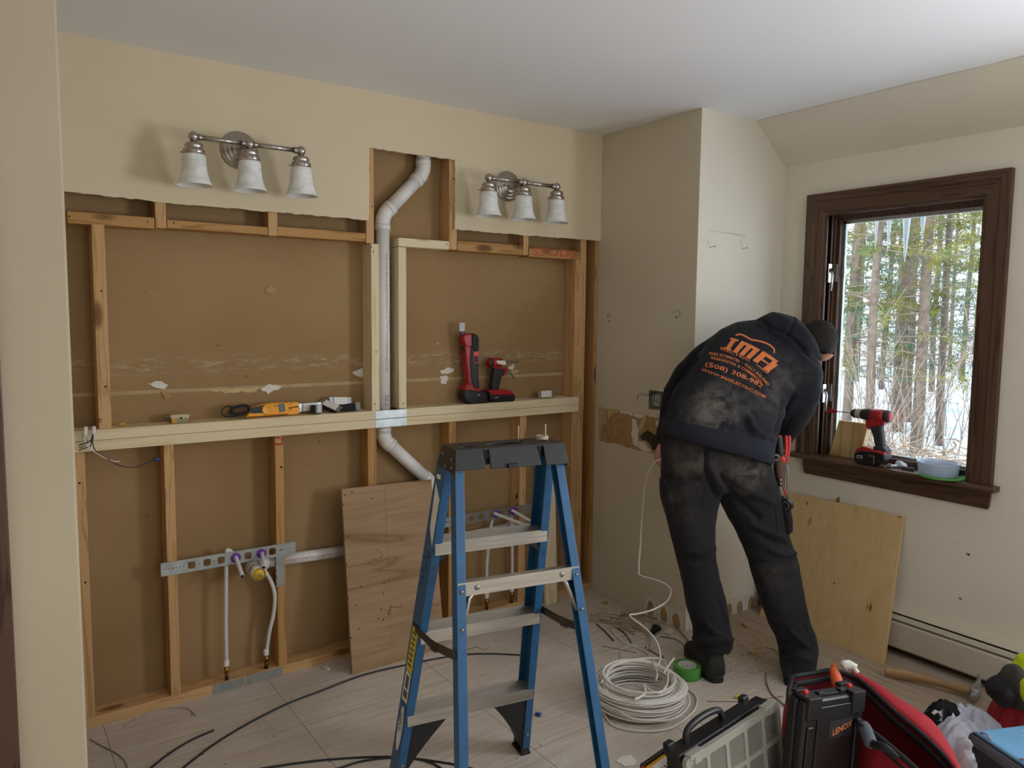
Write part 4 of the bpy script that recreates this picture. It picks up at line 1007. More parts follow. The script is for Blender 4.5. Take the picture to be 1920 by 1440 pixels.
zc = (rail_z(1326) + rail_z(1424)) / 2; c = rail_pt(-1, 0, zc); ax = (rail_pt(-1, 0, zc + .1) - rail_pt(-1, 0, zc)).normalized()
obj('sticker_lettering', textmesh('WERNER', .030, mat4(c + V((-.0016, .034, 0)), (-1, 0, 0), ax), .0003, sx=1.1), 'print_black', rails[-1, 0], True)
r = random.Random(4)
for k in range(9):
    z = rail_z(1040 + k * 8); c = rail_pt(-1, 0, z); p = c + V((-.0006, r.uniform(.015, .045), 0)); q = p + V((-.0, r.uniform(.008, .02), r.uniform(-.02, .01)))
    obj('marker_scribble', B().tube([p, (p + q) / 2 + V((0, .004, .005)), q], .0013, 5), 'print_black', rails[-1, 0], True)
# things on the cap
for u, v0, v1, lab in ((972, 827, 804, 'thin pale rod standing near the middle of the ladder top'), (1022.5, 826, 799.5, 'thin pale rod standing at the right end of the ladder top')):
    p = on(u, v0, Z=HC - .006); q = p + V((0, 0, .045 + (v0 - v1 - 23) * .0012)); single('wooden_rod', B().tube([p, q], .0016, 8), 'pale_z', lab, 'rod')
p = LM @ V((.138, .040, HC)); single('tape_roll', B().lathe([(.011, 0), (.019, 0), (.019, .010), (.011, .010), (.011, 0)], mat4(p, (0, 0, 1)), 24, False, False).fix(), 'kraft', 'small tan tape roll on the far end of the ladder top', 'tape', smooth=40)

# ============================================================ plywood sheets
def leaning_sheet(name, label, BL, BR, TR, TL, th, mat, axis_mat, nails=(), front=1):
    o = thing(name, label, 'plywood', BL)
    nrm = ((BR - BL).cross(TL - BL)).normalized() * front; b = B()
    b.rings([[BL, BR, TR, TL], [p - nrm * th for p in (BL, BR, TR, TL)]]); s = obj('sheet', b.fix(), mat, o, bevel=.0012)
    return o, nrm, s
BL = fl(661, 1266); TL = on(640.5, 917, Y=-.020); TR = on(809, 899, Y=-.020); BR = BL + (TR - TL) * 1.02; BR.z = fz(BR.x)
o, nrm, sh = leaning_sheet('plywood_sheet', 'weathered brown plywood offcut with nails along its edge leaning on the studs', BL, BR, TR, TL, .014, 'ply_brown', 0)
for u, v in Zo(3, 640, 800, [(12, 437), (35, 617), (30, 775), (38, 968), (57, 1188), (20, 385), (60, 370), (170, 405), (240, 880), (110, 900), (82, 1003), (237, 940), (98, 1137), (210, 1080), (270, 1050), (235, 1085)]):
    d = ray(u, v); p = CAM_C + d * ((BL - CAM_C).dot(nrm) / d.dot(nrm)); obj('nail', B().lathe([(.003, 0), (.003, .0015)], mat4(p, -nrm if nrm.dot(CAM_C - p) < 0 else nrm), 8), 'gap', sh)
def sheet_curve(pts, mat, r, name):
    P = []
    for u, v in pts:
        d = ray(u, v); P.append(CAM_C + d * ((BL - CAM_C).dot(nrm) / d.dot(nrm)))
    obj(name, B().tube(spline(P, 4), r, 5), mat, sh)
sheet_curve(Zo(3, 640, 800, [(190, 685), (222, 710), (230, 730), (195, 745), (160, 752), (165, 775), (200, 780)]), 'charcoal', .0011, 'pencil_curl')
rs = random.Random(3)
for (u0, v0), (u1, v1), n_ in (((205, 1030), (245, 1026), 5), ((258, 1052), (276, 1012), 6), ((276, 1024), (350, 1012), 8)):
    for k in range(n_):
        t = k / (n_ - 1); uu, vv = u0 + (u1 - u0) * t + rs.uniform(-6, 6), v0 + (v1 - v0) * t + rs.uniform(-7, 7)
        sheet_curve(Zo(3, 640, 800, [(uu - rs.uniform(3, 8), vv + rs.uniform(-4, 4)), (uu, vv), (uu + rs.uniform(3, 8), vv + rs.uniform(-5, 5))]), 'charcoal', rs.uniform(.0006, .0016), 'dark_stain')
sheet_curve(Zo(3, 640, 800, [(243, 340), (262, 700), (290, 1300)]), 'print_red', .0004, 'chalk_line')
BR = fl(1657, 1246); TRp = on(1694, 968, X=3.312); TLp = on(1478, 922, X=3.312); BLp = V((BR.x, TLp.y + .02, fz(BR.x)))
TLp = V((3.312, TLp.y, TLp.z)); 
o2, n2, sh2 = leaning_sheet('plywood_sheet', 'clean knotty pine plywood leaning on the wall below the window', BLp, BR, TRp, TLp, .014, 'ply_light', 2, front=1)
def sheet2_mark(name, px, rx, rz, mat, seed):
    d = ray(*px); p = CAM_C + d * ((BLp - CAM_C).dot(n2) / d.dot(n2)); nn = n2 if n2.dot(CAM_C - p) > 0 else -n2; mk = mat4(p, nn, V((0, 1, 0))); r_ = random.Random(seed); lp_ = []
    for k in range(16):
        a = 2 * math.pi * k / 16; q_ = r_.uniform(.7, 1.15); lp_.append((rx * q_ * math.cos(a), rz * q_ * math.sin(a)))
    obj(name, plate(lp_, [], mk, 0, .0006), mat, sh2)
for px, rx, rz, sd in (((1571, 939), .012, .020, 1), ((1571, 945), .005, .030, 2), ((1513, 944), .006, .010, 3), ((1664, 985), .010, .022, 4), ((1629, 1012), .004, .026, 5), ((1632, 1140), .007, .022, 6), ((1626, 1138), .004, .016, 7), ((1564, 1094), .006, .007, 8), ((1604, 960), .003, .012, 9)): sheet2_mark('knot', px, rx, rz, 'plyknot', sd)
obj('burnt_corner', B().lathe([(.010, 0), (.009, .001)], mat4(TRp + (TLp - TRp).normalized() * .016 + V((-.002, 0, -.014)), (-1, 0, .1)), 10), 'gap', sh2)

# ============================================================ tools and fittings on the shelf
def slab(name, pts, plane, val, h0, h1, mat, parent, bevel=.003, smooth=30):
    """an outline seen in the photo, standing in a plane of the room with real thickness (h towards the viewer)"""
    if plane == 'Y': P = [on(u, v, Y=val) for u, v in pts]; lp = [(p.x, p.z) for p in P]; m = sheet_y(val)
    else: P = [on(u, v, X=val) for u, v in pts]; lp = [(p.y, p.z) for p in P]; m = sheet_x(val)
    b = B().prism(lp, m, h0, h1).fix()
    return obj(name, b, mat, parent, bevel=bevel, smooth=smooth)
ZM = lambda pts: Zo(6.857, 820, 580, pts)
YT = .040
mt = thing('multi_tool', 'red and black cordless oscillating multi-tool standing upright on the shelf', 'power tool', on(885, 752, Y=YT))
slab('grip', ZM([(395, 480), (500, 480), (505, 690), (500, 800), (515, 1010), (425, 1030), (395, 850), (385, 700)]), 'Y', YT, -.022, .024, 'grip', mt, .008)
slab('body', ZM([(330, 470), (410, 470), (400, 700), (420, 850), (430, 1040), (370, 1010), (370, 860), (345, 660)]), 'Y', YT, -.024, .020, 'red', mt, .006)
slab('gear_head', ZM([(300, 350), (335, 315), (420, 305), (430, 480), (345, 500), (315, 420)]), 'Y', YT, -.026, .022, 'red', mt, .008)
slab('head_cover', ZM([(410, 330), (440, 310), (480, 325), (503, 375), (505, 530), (430, 545), (405, 480)]), 'Y', YT, -.024, .027, 'blackm', mt, .008)
slab('rating_label', ZM([(432, 545), (495, 540), (495, 690), (440, 690)]), 'Y', YT, .0242, .0252, 'redgrip', mt, 0)
slab('rating_print', ZM([(440, 600), (490, 600), (488, 680), (442, 682)]), 'Y', YT, .0254, .0258, 'print_black', mt, 0)
slab('lever', ZM([(318, 480), (345, 475), (350, 530), (330, 540)]), 'Y', YT, -.010, .012, 'black', mt, .003)
bt = slab('battery', ZM([(300, 1050), (340, 1020), (470, 1040), (570, 1020), (608, 1090), (608, 1215), (590, 1240), (420, 1240), (320, 1165), (300, 1120)]), 'Y', YT, -.030, .034, 'black', mt, .008)
slab('battery_shoulder', ZM([(312, 1010), (350, 955), (410, 950), (440, 1010), (530, 1010), (590, 1050), (590, 1090), (320, 1060)]), 'Y', YT, -.026, .030, 'red', mt, .006)
slab('battery_cover', ZM([(470, 1050), (560, 1050), (590, 1090), (590, 1130), (470, 1140)]), 'Y', YT, .030, .0365, 'blackm', bt, .002)
bl_ = slab('blade', ZM([(280, 172), (356, 172), (352, 300), (340, 330), (300, 332), (284, 290)]), 'Y', YT, -.002, .0005, 'blade', mt, .0005)
slab('blade_holder', ZM([(290, 285), (356, 285), (356, 330), (296, 332)]), 'Y', YT, .0006, .006, 'black', mt, .002)
def battery_text(s, u, v, size, parent, y, mat='label_white'):
    obj('printed_mark', textmesh(s, size, mat4(on(u, v, Y=y), (0, -1, 0), (1, 0, 0)), .0003), mat, parent)
battery_text('XC', 898.0, 741, .010, bt, YT - .0368)

idr = thing('impact_driver', 'red cordless impact driver with long bit beside the multi-tool', 'power tool', on(935, 750, Y=YT))
axz = on(930, 680, Y=YT); xa, xb = on(915, 680, Y=YT).x, on(946, 680, Y=YT).x
kk = .000302
mX = mat4((xa, YT, axz.z), (1, 0, 0))
obj('motor_cap', B().lathe([(.016, 0), (.021, .002), (.0235, .008), (.024, .020)], mX, 24), 'grip', idr, smooth=40)
obj('rear_badge', B().lathe([(.018, -.0005), (.021, .0015)], mX, 24), 'red', idr, smooth=40)
obj('body', B().lathe([(.0243, .019), (.0245, .05), (.0238, .064)], mX, 24), 'red', idr, smooth=40)
obj('nose', B().lathe([(.0235, .064), (.021, .072), (.014, .086), (.0105, .090), (.0105, .097), (.007, .098)], mX, 24), 'blackm', idr, smooth=40)
obj('bit_holder', B().lathe([(.0055, .097), (.0055, .104), (.0034, .105), (.0034, .185), (.001, .188)], mX, 8), 'steel', idr)
slab('badge', ZM([(725, 655), (830, 655), (848, 680), (840, 708), (790, 710), (735, 690)]), 'Y', YT, .0238, .0252, 'label_white', idr, 0)
slab('grip', ZM([(715, 755), (850, 765), (835, 840), (800, 880), (770, 1040), (680, 1040), (690, 900)]), 'Y', YT, -.017, .018, 'grip', idr, .007)
slab('neck', ZM([(715, 740), (890, 745), (890, 775), (850, 850), (830, 850), (830, 790), (720, 775)]), 'Y', YT, -.014, .014, 'red', idr, .004)
slab('trigger', ZM([(835, 790), (862, 790), (856, 845), (832, 850)]), 'Y', YT, -.008, .008, 'redgrip', idr, .003)
slab('belt_hook', ZM([(880, 795), (920, 800), (950, 845), (958, 900), (945, 870), (915, 825), (880, 806)]), 'Y', YT, .014, .018, 'steel', idr, .0005)
slab('battery', ZM([(625, 1060), (660, 1090), (880, 1090), (955, 1090), (958, 1150), (920, 1185), (700, 1188), (630, 1150)]), 'Y', YT, -.030, .034, 'black', idr, .006)
slab('battery_shoulder', ZM([(622, 1040), (680, 1030), (850, 1028), (905, 1045), (950, 1090), (720, 1105), (640, 1090)]), 'Y', YT, -.027, .032, 'red', idr, .005)
battery_text('M18', 931.5, 745.5, .011, idr, YT - .0345)

def rocker(name, label, c, rot, mats=('white', 'galv', 'white'), group=None, w=.034, h=.104):
    """wall switch lying loose: strap, body, rocker"""
    t = thing(name, label, 'switch', c, rot, group)
    b = plate([(-w / 2, -.05), (w / 2, -.05), (w / 2, .05), (-w / 2, .05)], [], Matrix(), 0, .0014); st = obj('strap', b, mats[1], t, True)
    for sg in (-1, 1):
        for dx in (-.012, 0, .012): obj('ear', B().lathe([(.0042, 0), (.0042, .0016)], Matrix.Translation((dx, sg * .049, 0)), 10), mats[1], st, True)
    b = B(); b.box((-.016, -.033, -.026), (.016, .033, 0)); obj('body', b, mats[2], t, True, bevel=.002)
    b = B(); b.box((-.0165, -.0335, .0014), (.0165, .0335, .006)); obj('paddle', b, mats[0], t, True, bevel=.0015)
    return t
T90 = math.radians(90)
LYING = Matrix(((0, 1, 0), (0, 0, -1), (-1, 0, 0)))                                  # length along the wall, face to the room
def turned(yaw=0, roll=0, tip=0): return (Matrix.Rotation(yaw, 3, 'Z') @ Matrix.Rotation(tip, 3, 'X') @ Matrix.Rotation(roll, 3, 'Y') @ LYING).to_euler()
rocker('light_switch', 'single white rocker switch lying at the right end of the shelf', on(1023.5, 739, Y=.04) + V((0, 0, .001)), turned(0, 0, -.1), ('white', 'galv', 'white'))
pz = SHZ2 + .0175
def sw(u, v, y, rot, label, dz=0, mats=('white', 'galv', 'blackm')):
    p = on(u, v, Y=y); p.z = max(p.z, SHZ2 + .017) if dz == 0 else p.z
    return rocker('light_switch', label, p, rot, mats, 'loose switches heaped by the pipe')
sw(581, 763, .05, turned(.12), 'upright white switch at the left end of the heap')
sw(597.5, 766.5, .03, turned(.95, .1), 'white switch turned edge-on in front of the heap')
sw(620, 760, .045, turned(-.5, .55, -.9), 'tilted switch with white edge and black body in the heap', 1)
sw(638.5, 752, .06, turned(.1, .07, -.35), 'white switch lying on top of the heap', 1)
sw(653, 765, .055, turned(2.7, .1), 'overturned black-backed switch right of the heap', 0, ('white', 'galv', 'blackm'))

# old receptacle, wire nut, screw
p = on(336, 783, Y=.045)
ro = thing('old_receptacle', 'grubby almond receptacle lying on the left shelf board', 'receptacle', V((p.x, .045, SHZ2)))
x = p.x; Z_ = SHZ2
b = B(); b.box((x - .031, .030, Z_), (x + .031, .062, Z_ + .026)); obj('body', b, 'olive', ro, bevel=.002)
b = B(); b.box((x - .033, .028, Z_ + .018), (x + .033, .064, Z_ + .033)); obj('yoke_cover', b, 'almond', ro, bevel=.002)
b = B(); b.box((x - .047, .044, Z_ + .026), (x - .033, .050, Z_ + .028)); b.box((x + .033, .044, Z_ + .026), (x + .048, .050, Z_ + .028)); obj('ear', b, 'steel', ro)
b = B(); b.box((x - .030, .027, Z_ + .002), (x - .013, .031, Z_ + .018)); obj('terminal', b, 'brass', ro)
obj('terminal_screw', B().lathe([(.004, 0), (.004, .003)], mat4((x + .004, .030, Z_ + .02), (0, -1, 0)), 10), 'gap', ro)
p = on(229.5, 797, Y=.05); single('wire_nut', B().lathe([(.0045, 0), (.0055, .002), (.0075, .018), (.0075, .022), (.004, .022)], mat4((p.x - .012, .05, SHZ2 + .0078), (1, .1, 0)), 12), 'ochre', 'ochre wire nut lying on the shelf near the left stud', 'wire nut', smooth=40)
p = on(268, 796, Y=.05); single('loose_screw', B().lathe([(.0045, 0), (.0045, .002), (.002, .004), (.0018, .02)], mat4((p.x - .012, .05, SHZ2 + .0045), (1, 0, 0)), 8), 'chrome', 'small bright screw lying on the left shelf board', 'screw')

# orange clamp tester
ZC = lambda pts: Zo(6, 400, 720, pts)
YC = .042
ct = thing('clamp_tester', 'orange electrical tester with coiled black leads on the shelf', 'tester', on(500, 780, Y=YC))
ctb = slab('body', ZC([(345, 372), (410, 300), (420, 265), (560, 225), (690, 208), (830, 206), (840, 335), (700, 345), (520, 362)]), 'Y', YC, -.016, .016, 'clamp', ct, .006)
slab('jaw', ZC([(822, 205), (940, 200), (955, 215), (952, 245), (840, 262), (838, 270), (950, 258), (968, 270), (962, 325), (920, 340), (822, 345)]), 'Y', YC, -.010, .012, 'clamp', ct, .004)
slab('dark_face', ZC([(400, 268), (560, 232), (630, 226), (560, 250), (545, 322), (410, 328)]), 'Y', YC, .016, .0172, 'black', ctb, 0)
m = mat4(on(607, 289.5 / 1, Y=YC), (0, -1, 0)) if 0 else mat4(on(400 + 608 / 6, 720 + 288 / 6, Y=YC - .016), (0, -1, 0))
obj('dial', B().lathe([(.0225, 0), (.0215, .003), (.018, .004), (.016, .003)], m, 28), 'clamp', ct, smooth=30)
slab('display', ZC([(722, 228), (778, 222), (790, 295), (735, 305)]), 'Y', YC, .016, .0172, 'screen', ctb, 0)
slab('display_bezel', ZC([(715, 220), (784, 214), (798, 302), (728, 313)]), 'Y', YC, .016, .0165, 'print_grey', ctb, 0)
slab('button', ZC([(668, 232), (700, 230), (704, 250), (672, 252)]), 'Y', YC, .016, .0185, 'olive', ctb, 0)
for s_, u, v in (('T5', 545, 757.5), ('600', 545, 767)): battery_text(s_, u, v, .008, ctb, YC - .0163, 'print_black')
r = random.Random(2)
for k in range(5):
    c = on(400 + (285 + k * 8) / 6, 720 + (292 + r.uniform(-8, 8)) / 6, Y=.04); rx, rz = .035 + r.uniform(-.006, .006), .017 + r.uniform(-.003, .003); y = .024 + .008 * k
    P = [V((c.x + rx * math.cos(t), y + .006 * math.sin(2 * t), max(SHZ2 + .004, c.z + rz * math.sin(t) + .004 * math.cos(t)))) for t in [2 * math.pi * q / 24 for q in range(25)]]
    obj('test_lead', B().tube(P, .0032, 8), 'rubber', ct, smooth=40)
P = [on(400 + x / 6, 720 + y / 6, Y=.045) for x, y in ((340, 345), (250, 362), (150, 368), (100, 330), (105, 280), (160, 255), (230, 262))]
for q in P: q.z = max(q.z, SHZ2 + .003)
obj('test_lead', B().tube(spline(P, 6), .0028, 8), 'rubber', ct, smooth=40)

# house wiring at the left end of the shelf
def wire(name, label, pts, mat, r=.0014, cat='wire', parent=None, n=6, k=6):
    b = B().tube(spline(pts, k), r, n)
    return obj(name, b, mat, parent, smooth=60) if parent else single(name, b, mat, label, cat, smooth=60)
ZW = lambda pts, ys: [on(110 + x / 7.11, 740 + y / 7.11, Y=y_) for (x, y), y_ in zip(pts, ys)]
hw = thing('house_wiring', 'black and white wires with crimp caps hanging at the left end of the shelf', 'wiring', on(150, 830, Y=-.03))
for pts, ys, mat in (([(235, 690), (330, 655), (420, 620), (455, 545), (465, 500)], [.02, -.02, -.03, -.03, -.02], 'blackwire'), ([(238, 765), (330, 720), (420, 690), (440, 620), (452, 540)], [.02, -.02, -.03, -.03, -.02], 'blackwire'),
                     ([(465, 540), (455, 640), (500, 760), (640, 850), (760, 925), (900, 965), (1020, 965), (1120, 935), (1270, 875)], [-.02, -.02, -.025, -.02, -.01, .0, .0, .005, .01], 'blackwire'),
                     ([(345, 545), (345, 620), (400, 700), (520, 790), (640, 855), (740, 890), (815, 888)], [-.02, -.022, -.03, -.03, -.02, -.01, .0], 'cable'),
                     ([(238, 720), (300, 690), (370, 650), (362, 560)], [.02, -.01, -.02, -.02], 'cable'), ([(240, 745), (330, 690), (385, 640), (368, 560)], [.02, -.01, -.02, -.02], 'steel')):
    wire('wire', None, ZW(pts, ys), mat, .0017, parent=hw)
for pts in ([(362, 425), (352, 555)], [(470, 420), (462, 550)]):
    P = ZW(pts, [-.018, -.022]); obj('crimp_cap', B().tube(P, [.0062, .0075], 12), 'cable', hw, smooth=40)
P = ZW([(1270, 872), (1345, 855)], [.01, .012]); obj('wire_nut', B().tube(P, [.0045, .0065], 12), 'bluenut', hw, smooth=40)
wire('wire', None, ZW([(505, 450), (525, 360), (545, 325), (570, 335), (545, 380)], [.0, .006, .008, .008, .008]), 'copper', .0012, parent=hw)

# switch box on the bump-out side
bxc = [on(u, v, X=XC) for u, v in ((1217, 731), (1247, 733), (1247, 770), (1217, 767))]
ya, yb = bxc[0].y, bxc[1].y; za, zb_ = (bxc[3].z + bxc[2].z) / 2, bxc[0].z
eb = thing('switch_box', 'grey plastic switch box in the bump-out wall with loose wires', 'switch box', (XC, (ya + yb) / 2, za))
b = B(); D = .07; t = .003; x0 = XC - .002
b.box((x0, ya, za), (x0 + D, ya - t, zb_)); b.box((x0, yb, za), (x0 + D, yb + t, zb_)); b.box((x0, ya, za), (x0 + D, yb, za + t)); b.box((x0, ya, zb_ - t), (x0 + D, yb, zb_)); b.box((x0 + D - t, ya, za), (x0 + D, yb, zb_)); obj('shell', b, 'boxgrey', eb, bevel=.001)
for pts in ([(XC + .03, ya - .02, zb_ - .02), (XC - .01, ya - .005, zb_ - .02), (XC - .035, ya + .03, zb_ - .022), (XC - .03, ya + .05, zb_ - .05)], [(XC + .03, ya - .03, zb_ - .03), (XC - .012, ya - .01, zb_ - .026), (XC - .03, ya + .02, zb_ - .03)]): wire('wire', None, pts, 'copper', .0012, parent=eb)
for dy in (-.035, -.05, -.062): wire('wire', None, [(XC + .02, ya + dy, zb_ - .01), (XC - .006, ya + dy, zb_ - .03), (XC - .004, ya + dy - .004, za + .03), (XC - .006, ya + dy - .012, za + .02), (XC + .0, ya + dy - .016, zb_ - .02)], 'cable', .0016, parent=eb)
# ============================================================ the electrician
from mathutils import noise as mnoise
def pxof(p):
    q = p - CAM_C; z = CAM_F.dot(q); return 960 + FPX * CAM_R.dot(q) / z, 720 - FPX * CAM_U.dot(q) / z
def ring(L, R, dep, th, n=28, pw=2.3):
    dl, dr = dep if isinstance(dep, tuple) else (dep, dep)
    A, C_ = at(L[0], L[1], dl), at(R[0], R[1], dr); c = (A + C_) / 2; a = (C_ - A) / 2
    w = (c - CAM_C).normalized(); w = (w - a.normalized() * w.dot(a.normalized())).normalized(); out = []
    for k in range(n):
        t = 2 * math.pi * k / n; ct, st = math.cos(t), math.sin(t)
        out.append(c + a * (math.copysign(abs(ct) ** (2 / pw), ct)) + w * th * (math.copysign(abs(st) ** (2 / pw), st)))
    return out
def shrink(r, f):
    c = sum(r, V((0, 0, 0))) / len(r); return [c + (p - c) * f for p in r]
def limb(b, pts, n=20):
    """pts: (u, v, depth, radius in metres)"""
    P = spline([V((*at(u, v, d),)) for u, v, d, r in pts], 4); k = len(pts) - 1; rr = []
    for i in range(len(P)):
        t = i / 4; j = min(int(t), k - 1); rr.append(pts[j][3] + (pts[j + 1][3] - pts[j][3]) * (t - j))
    return b.tube(P, rr, n)
def fuse(b, voxel, smooth_it=6, fac=.5):
    """merge the lofted volumes of a figure into one continuous surface"""
    bmesh.ops.triangulate(b.bm, faces=[f for f in b.bm.faces if len(f.verts) > 4])
    bmesh.ops.recalc_face_normals(b.bm, faces=b.bm.faces[:])
    me = bpy.data.meshes.new('volume'); b.bm.to_mesh(me); b.bm.free()
    o = bpy.data.objects.new('volume', me); COL.objects.link(o)
    m = o.modifiers.new('fuse', 'REMESH'); m.mode = 'VOXEL'; m.voxel_size = voxel
    s = o.modifiers.new('soften', 'SMOOTH'); s.iterations = smooth_it; s.factor = fac
    dg = bpy.context.evaluated_depsgraph_get(); dg.update(); me2 = bpy.data.meshes.new_from_object(o.evaluated_get(dg))
    out = bmesh.new(); out.from_mesh(me2); bpy.data.objects.remove(o); bpy.data.meshes.remove(me); bpy.data.meshes.remove(me2)
    return out
def folds(bm, lines, amp_noise=0, nscale=8, ridged=False):
    """work cloth folds into a figure's surface: each fold is a line of photo positions with height and half width in pixels"""
    bm.normal_update(); mv = []
    segs = []
    for pts, amp, wd in lines:
        for p, q in zip(pts, pts[1:]): segs.append((p[0], p[1], q[0] - p[0], q[1] - p[1], amp, wd))
    for v in bm.verts:
        d = 0.0
        if v.normal.dot(CAM_C - v.co) > 0 and segs:
            x, y = pxof(v.co); best = {}
            for (px, py, dx, dy, amp, wd) in segs:
                l2 = dx * dx + dy * dy; t = max(0, min(1, ((x - px) * dx + (y - py) * dy) / l2)); q = (x - px - dx * t) ** 2 + (y - py - dy * t) ** 2
                if q < 9 * wd * wd:
                    g = amp * math.exp(-q / (wd * wd)); k = (amp, wd)
                    if abs(g) > abs(best.get(k, 0)): best[k] = g
            d = sum(best.values())
        if ridged: d += amp_noise * 1.6 * (.28 - abs(mnoise.noise(v.co * nscale)) - .5 * abs(mnoise.noise(v.co * nscale * 2.1 + V((7, 3, 1)))))
        elif amp_noise: d += amp_noise * (mnoise.noise(v.co * nscale) + .5 * mnoise.noise(v.co * nscale * 2.3))
        mv.append((v, d))
    for v, d in mv: v.co += v.normal * d
    return bm

base = fl(1400, 1270)
man = thing('person', 'person in black printed hoodie and dark cargo trousers bending toward the wall', 'person', base)
# ---- cloth volumes
TORSO = [((1239, 812), (1447, 869), 3.18, .150), ((1240, 798), (1447, 852), 3.18, .160), ((1244, 781), (1452, 828), 3.185, .168), ((1250, 762), (1461, 797), 3.19, .168),
         ((1264, 731), (1467, 767), 3.21, .162), ((1285, 700), (1480, 742), 3.24, .155), ((1304, 669), (1498, 724), 3.27, .148), ((1328, 641), (1512, 706), 3.30, .138),
         ((1352, 616), (1522, 688), 3.33, .122), ((1384, 603), (1527, 671), 3.36, .10), ((1420, 599), (1527, 656), 3.38, .08), ((1452, 604), (1520, 643), 3.40, .055)]
LARM = [(1374, 636, 3.345, .045), (1362, 652, 3.34, .080), (1314, 688, 3.39, .082), (1277, 735, 3.46, .074), (1263, 766, 3.51, .062), (1254, 797, 3.56, .049), (1249, 820, 3.60, .043)]
RARM = [(1500, 668, 3.30, .045), (1501, 684, 3.285, .078), (1501, 702, 3.275, .093), (1499, 738, 3.27, .089), (1484, 775, 3.31, .081), (1466, 803, 3.38, .073), (1449, 825, 3.45, .066), (1425, 842, 3.55, .056), (1400, 850, 3.62, .045)]
PELVIS = [((1242, 800), (1440, 850), 3.20, .125), ((1240, 840), (1448, 880), 3.20, .140), ((1240, 880), (1454, 905), 3.20, .146), ((1242, 915), (1462, 935), 3.21, .12)]
LLEG = [((1240, 880), (1356, 905), 3.205, .120), ((1243, 935), (1345, 950), 3.205, .110), ((1252, 973), (1340, 978), 3.205, .098), ((1260, 1005), (1339, 1010), 3.205, .090), ((1268, 1040), (1340, 1038), 3.205, .086),
        ((1274, 1065), (1343, 1061), 3.21, .084), ((1280, 1092), (1350, 1092), 3.215, .084), ((1289, 1135), (1361, 1140), 3.22, .085), ((1299, 1172), (1368, 1180), 3.21, .090), ((1302, 1194), (1372, 1204), 3.20, .098), ((1304, 1212), (1369, 1218), 3.195, .094), ((1308, 1226), (1365, 1228), 3.19, .080)]
RLEG = [((1346, 895), (1456, 905), 3.23, .125), ((1350, 938), (1464, 940), 3.235, .112), ((1367, 970), (1471, 972), 3.245, .102), ((1384, 1000), (1477, 1003), 3.25, .095), ((1398, 1030), (1484, 1026), 3.255, .090), ((1405, 1050), (1492, 1046), 3.26, .088),
        ((1414, 1085), (1499, 1078), 3.24, .086), ((1426, 1125), (1507, 1122), 3.22, .087), ((1443, 1168), (1516, 1165), 3.20, .090), ((1458, 1192), (1525, 1192), 3.185, .095), ((1462, 1215), (1529, 1220), 3.175, .100), ((1466, 1240), (1528, 1240), 3.165, .098), ((1470, 1262), (1524, 1262), 3.16, .088)]
def volume(b, rings, f=1.0): b.rings([shrink(ring(*r), f) for r in rings]); return b

# ---- body: one continuous surface
hu = (HR * .80 + UP * .46 + HF * .30).normalized(); hf = HF * .74 - UP * .50 + HR * .34; hf = (hf - hu * hf.dot(hu)).normalized(); hr = hf.cross(hu)
HC0 = at(1524, 648, 3.42)
HM = (Matrix((hr, hf, hu)).transposed() * 1.05).to_4x4(); HM.translation = HC0          # head frame: x right, y forward, z up
b = B()
b.ball(HC0 + hu * .018 - hf * .012, 1, 22, HM.to_3x3().to_4x4(), .074, .095, .088)                # skull
b.ball(HC0 - hu * .045 + hf * .030, 1, 18, HM.to_3x3().to_4x4(), .058, .062, .062)                # face and jaw
b.ball(HC0 - hu * .092 + hf * .062, 1, 12, HM.to_3x3().to_4x4(), .026, .024, .020)                # chin
b.rings([[HM @ V((x * w, .084 + d, z)) for x, d in ((-1, -.012), (0, t), (1, -.012), (0, -.02))] for z, w, t in ((.012, .008, .006), (-.012, .011, .016), (-.034, .016, .026), (-.040, .012, .012))])   # nose
b.ball(HM @ V((0, .083, -.062)), 1, 12, HM.to_3x3().to_4x4(), .024, .010, .006); b.ball(HM @ V((0, .081, -.074)), 1, 12, HM.to_3x3().to_4x4(), .021, .010, .006)     # lips
for s in (-1, 1):
    b.ball(HM @ V((s * .032, .078, .012)), 1, 12, HM.to_3x3().to_4x4(), .020, .012, .006)          # brow
    b.ball(HM @ V((s * .082, -.004, -.014)), 1, 14, (HM.to_3x3() @ Euler((0, s * .25, s * .5)).to_matrix()).to_4x4(), .012, .024, .031)      # ear
    b.ball(HM @ V((s * .089, -.016, -.006)), 1, 12, (HM.to_3x3() @ Euler((0, s * .3, s * .6)).to_matrix()).to_4x4(), .009, .012, .024)
b.tube(spline([HC0 - hu * .03 - hf * .03, HC0 - hu * .10 - hf * .035, at(1500, 652, 3.37), at(1480, 650, 3.36)], 4), .058, 16)       # neck
volume(b, TORSO, .84); volume(b, PELVIS[:3], .80); volume(b, [((1262, 880), (1335, 900), 3.205, .085)] + LLEG[2:-1], .74); volume(b, [((1362, 895), (1440, 905), 3.23, .085)] + RLEG[2:-1], .74)
limb(b, [(u, v, d, r * .68) for u, v, d, r in LARM]); limb(b, [(u, v, d, r * .68) for u, v, d, r in RARM])
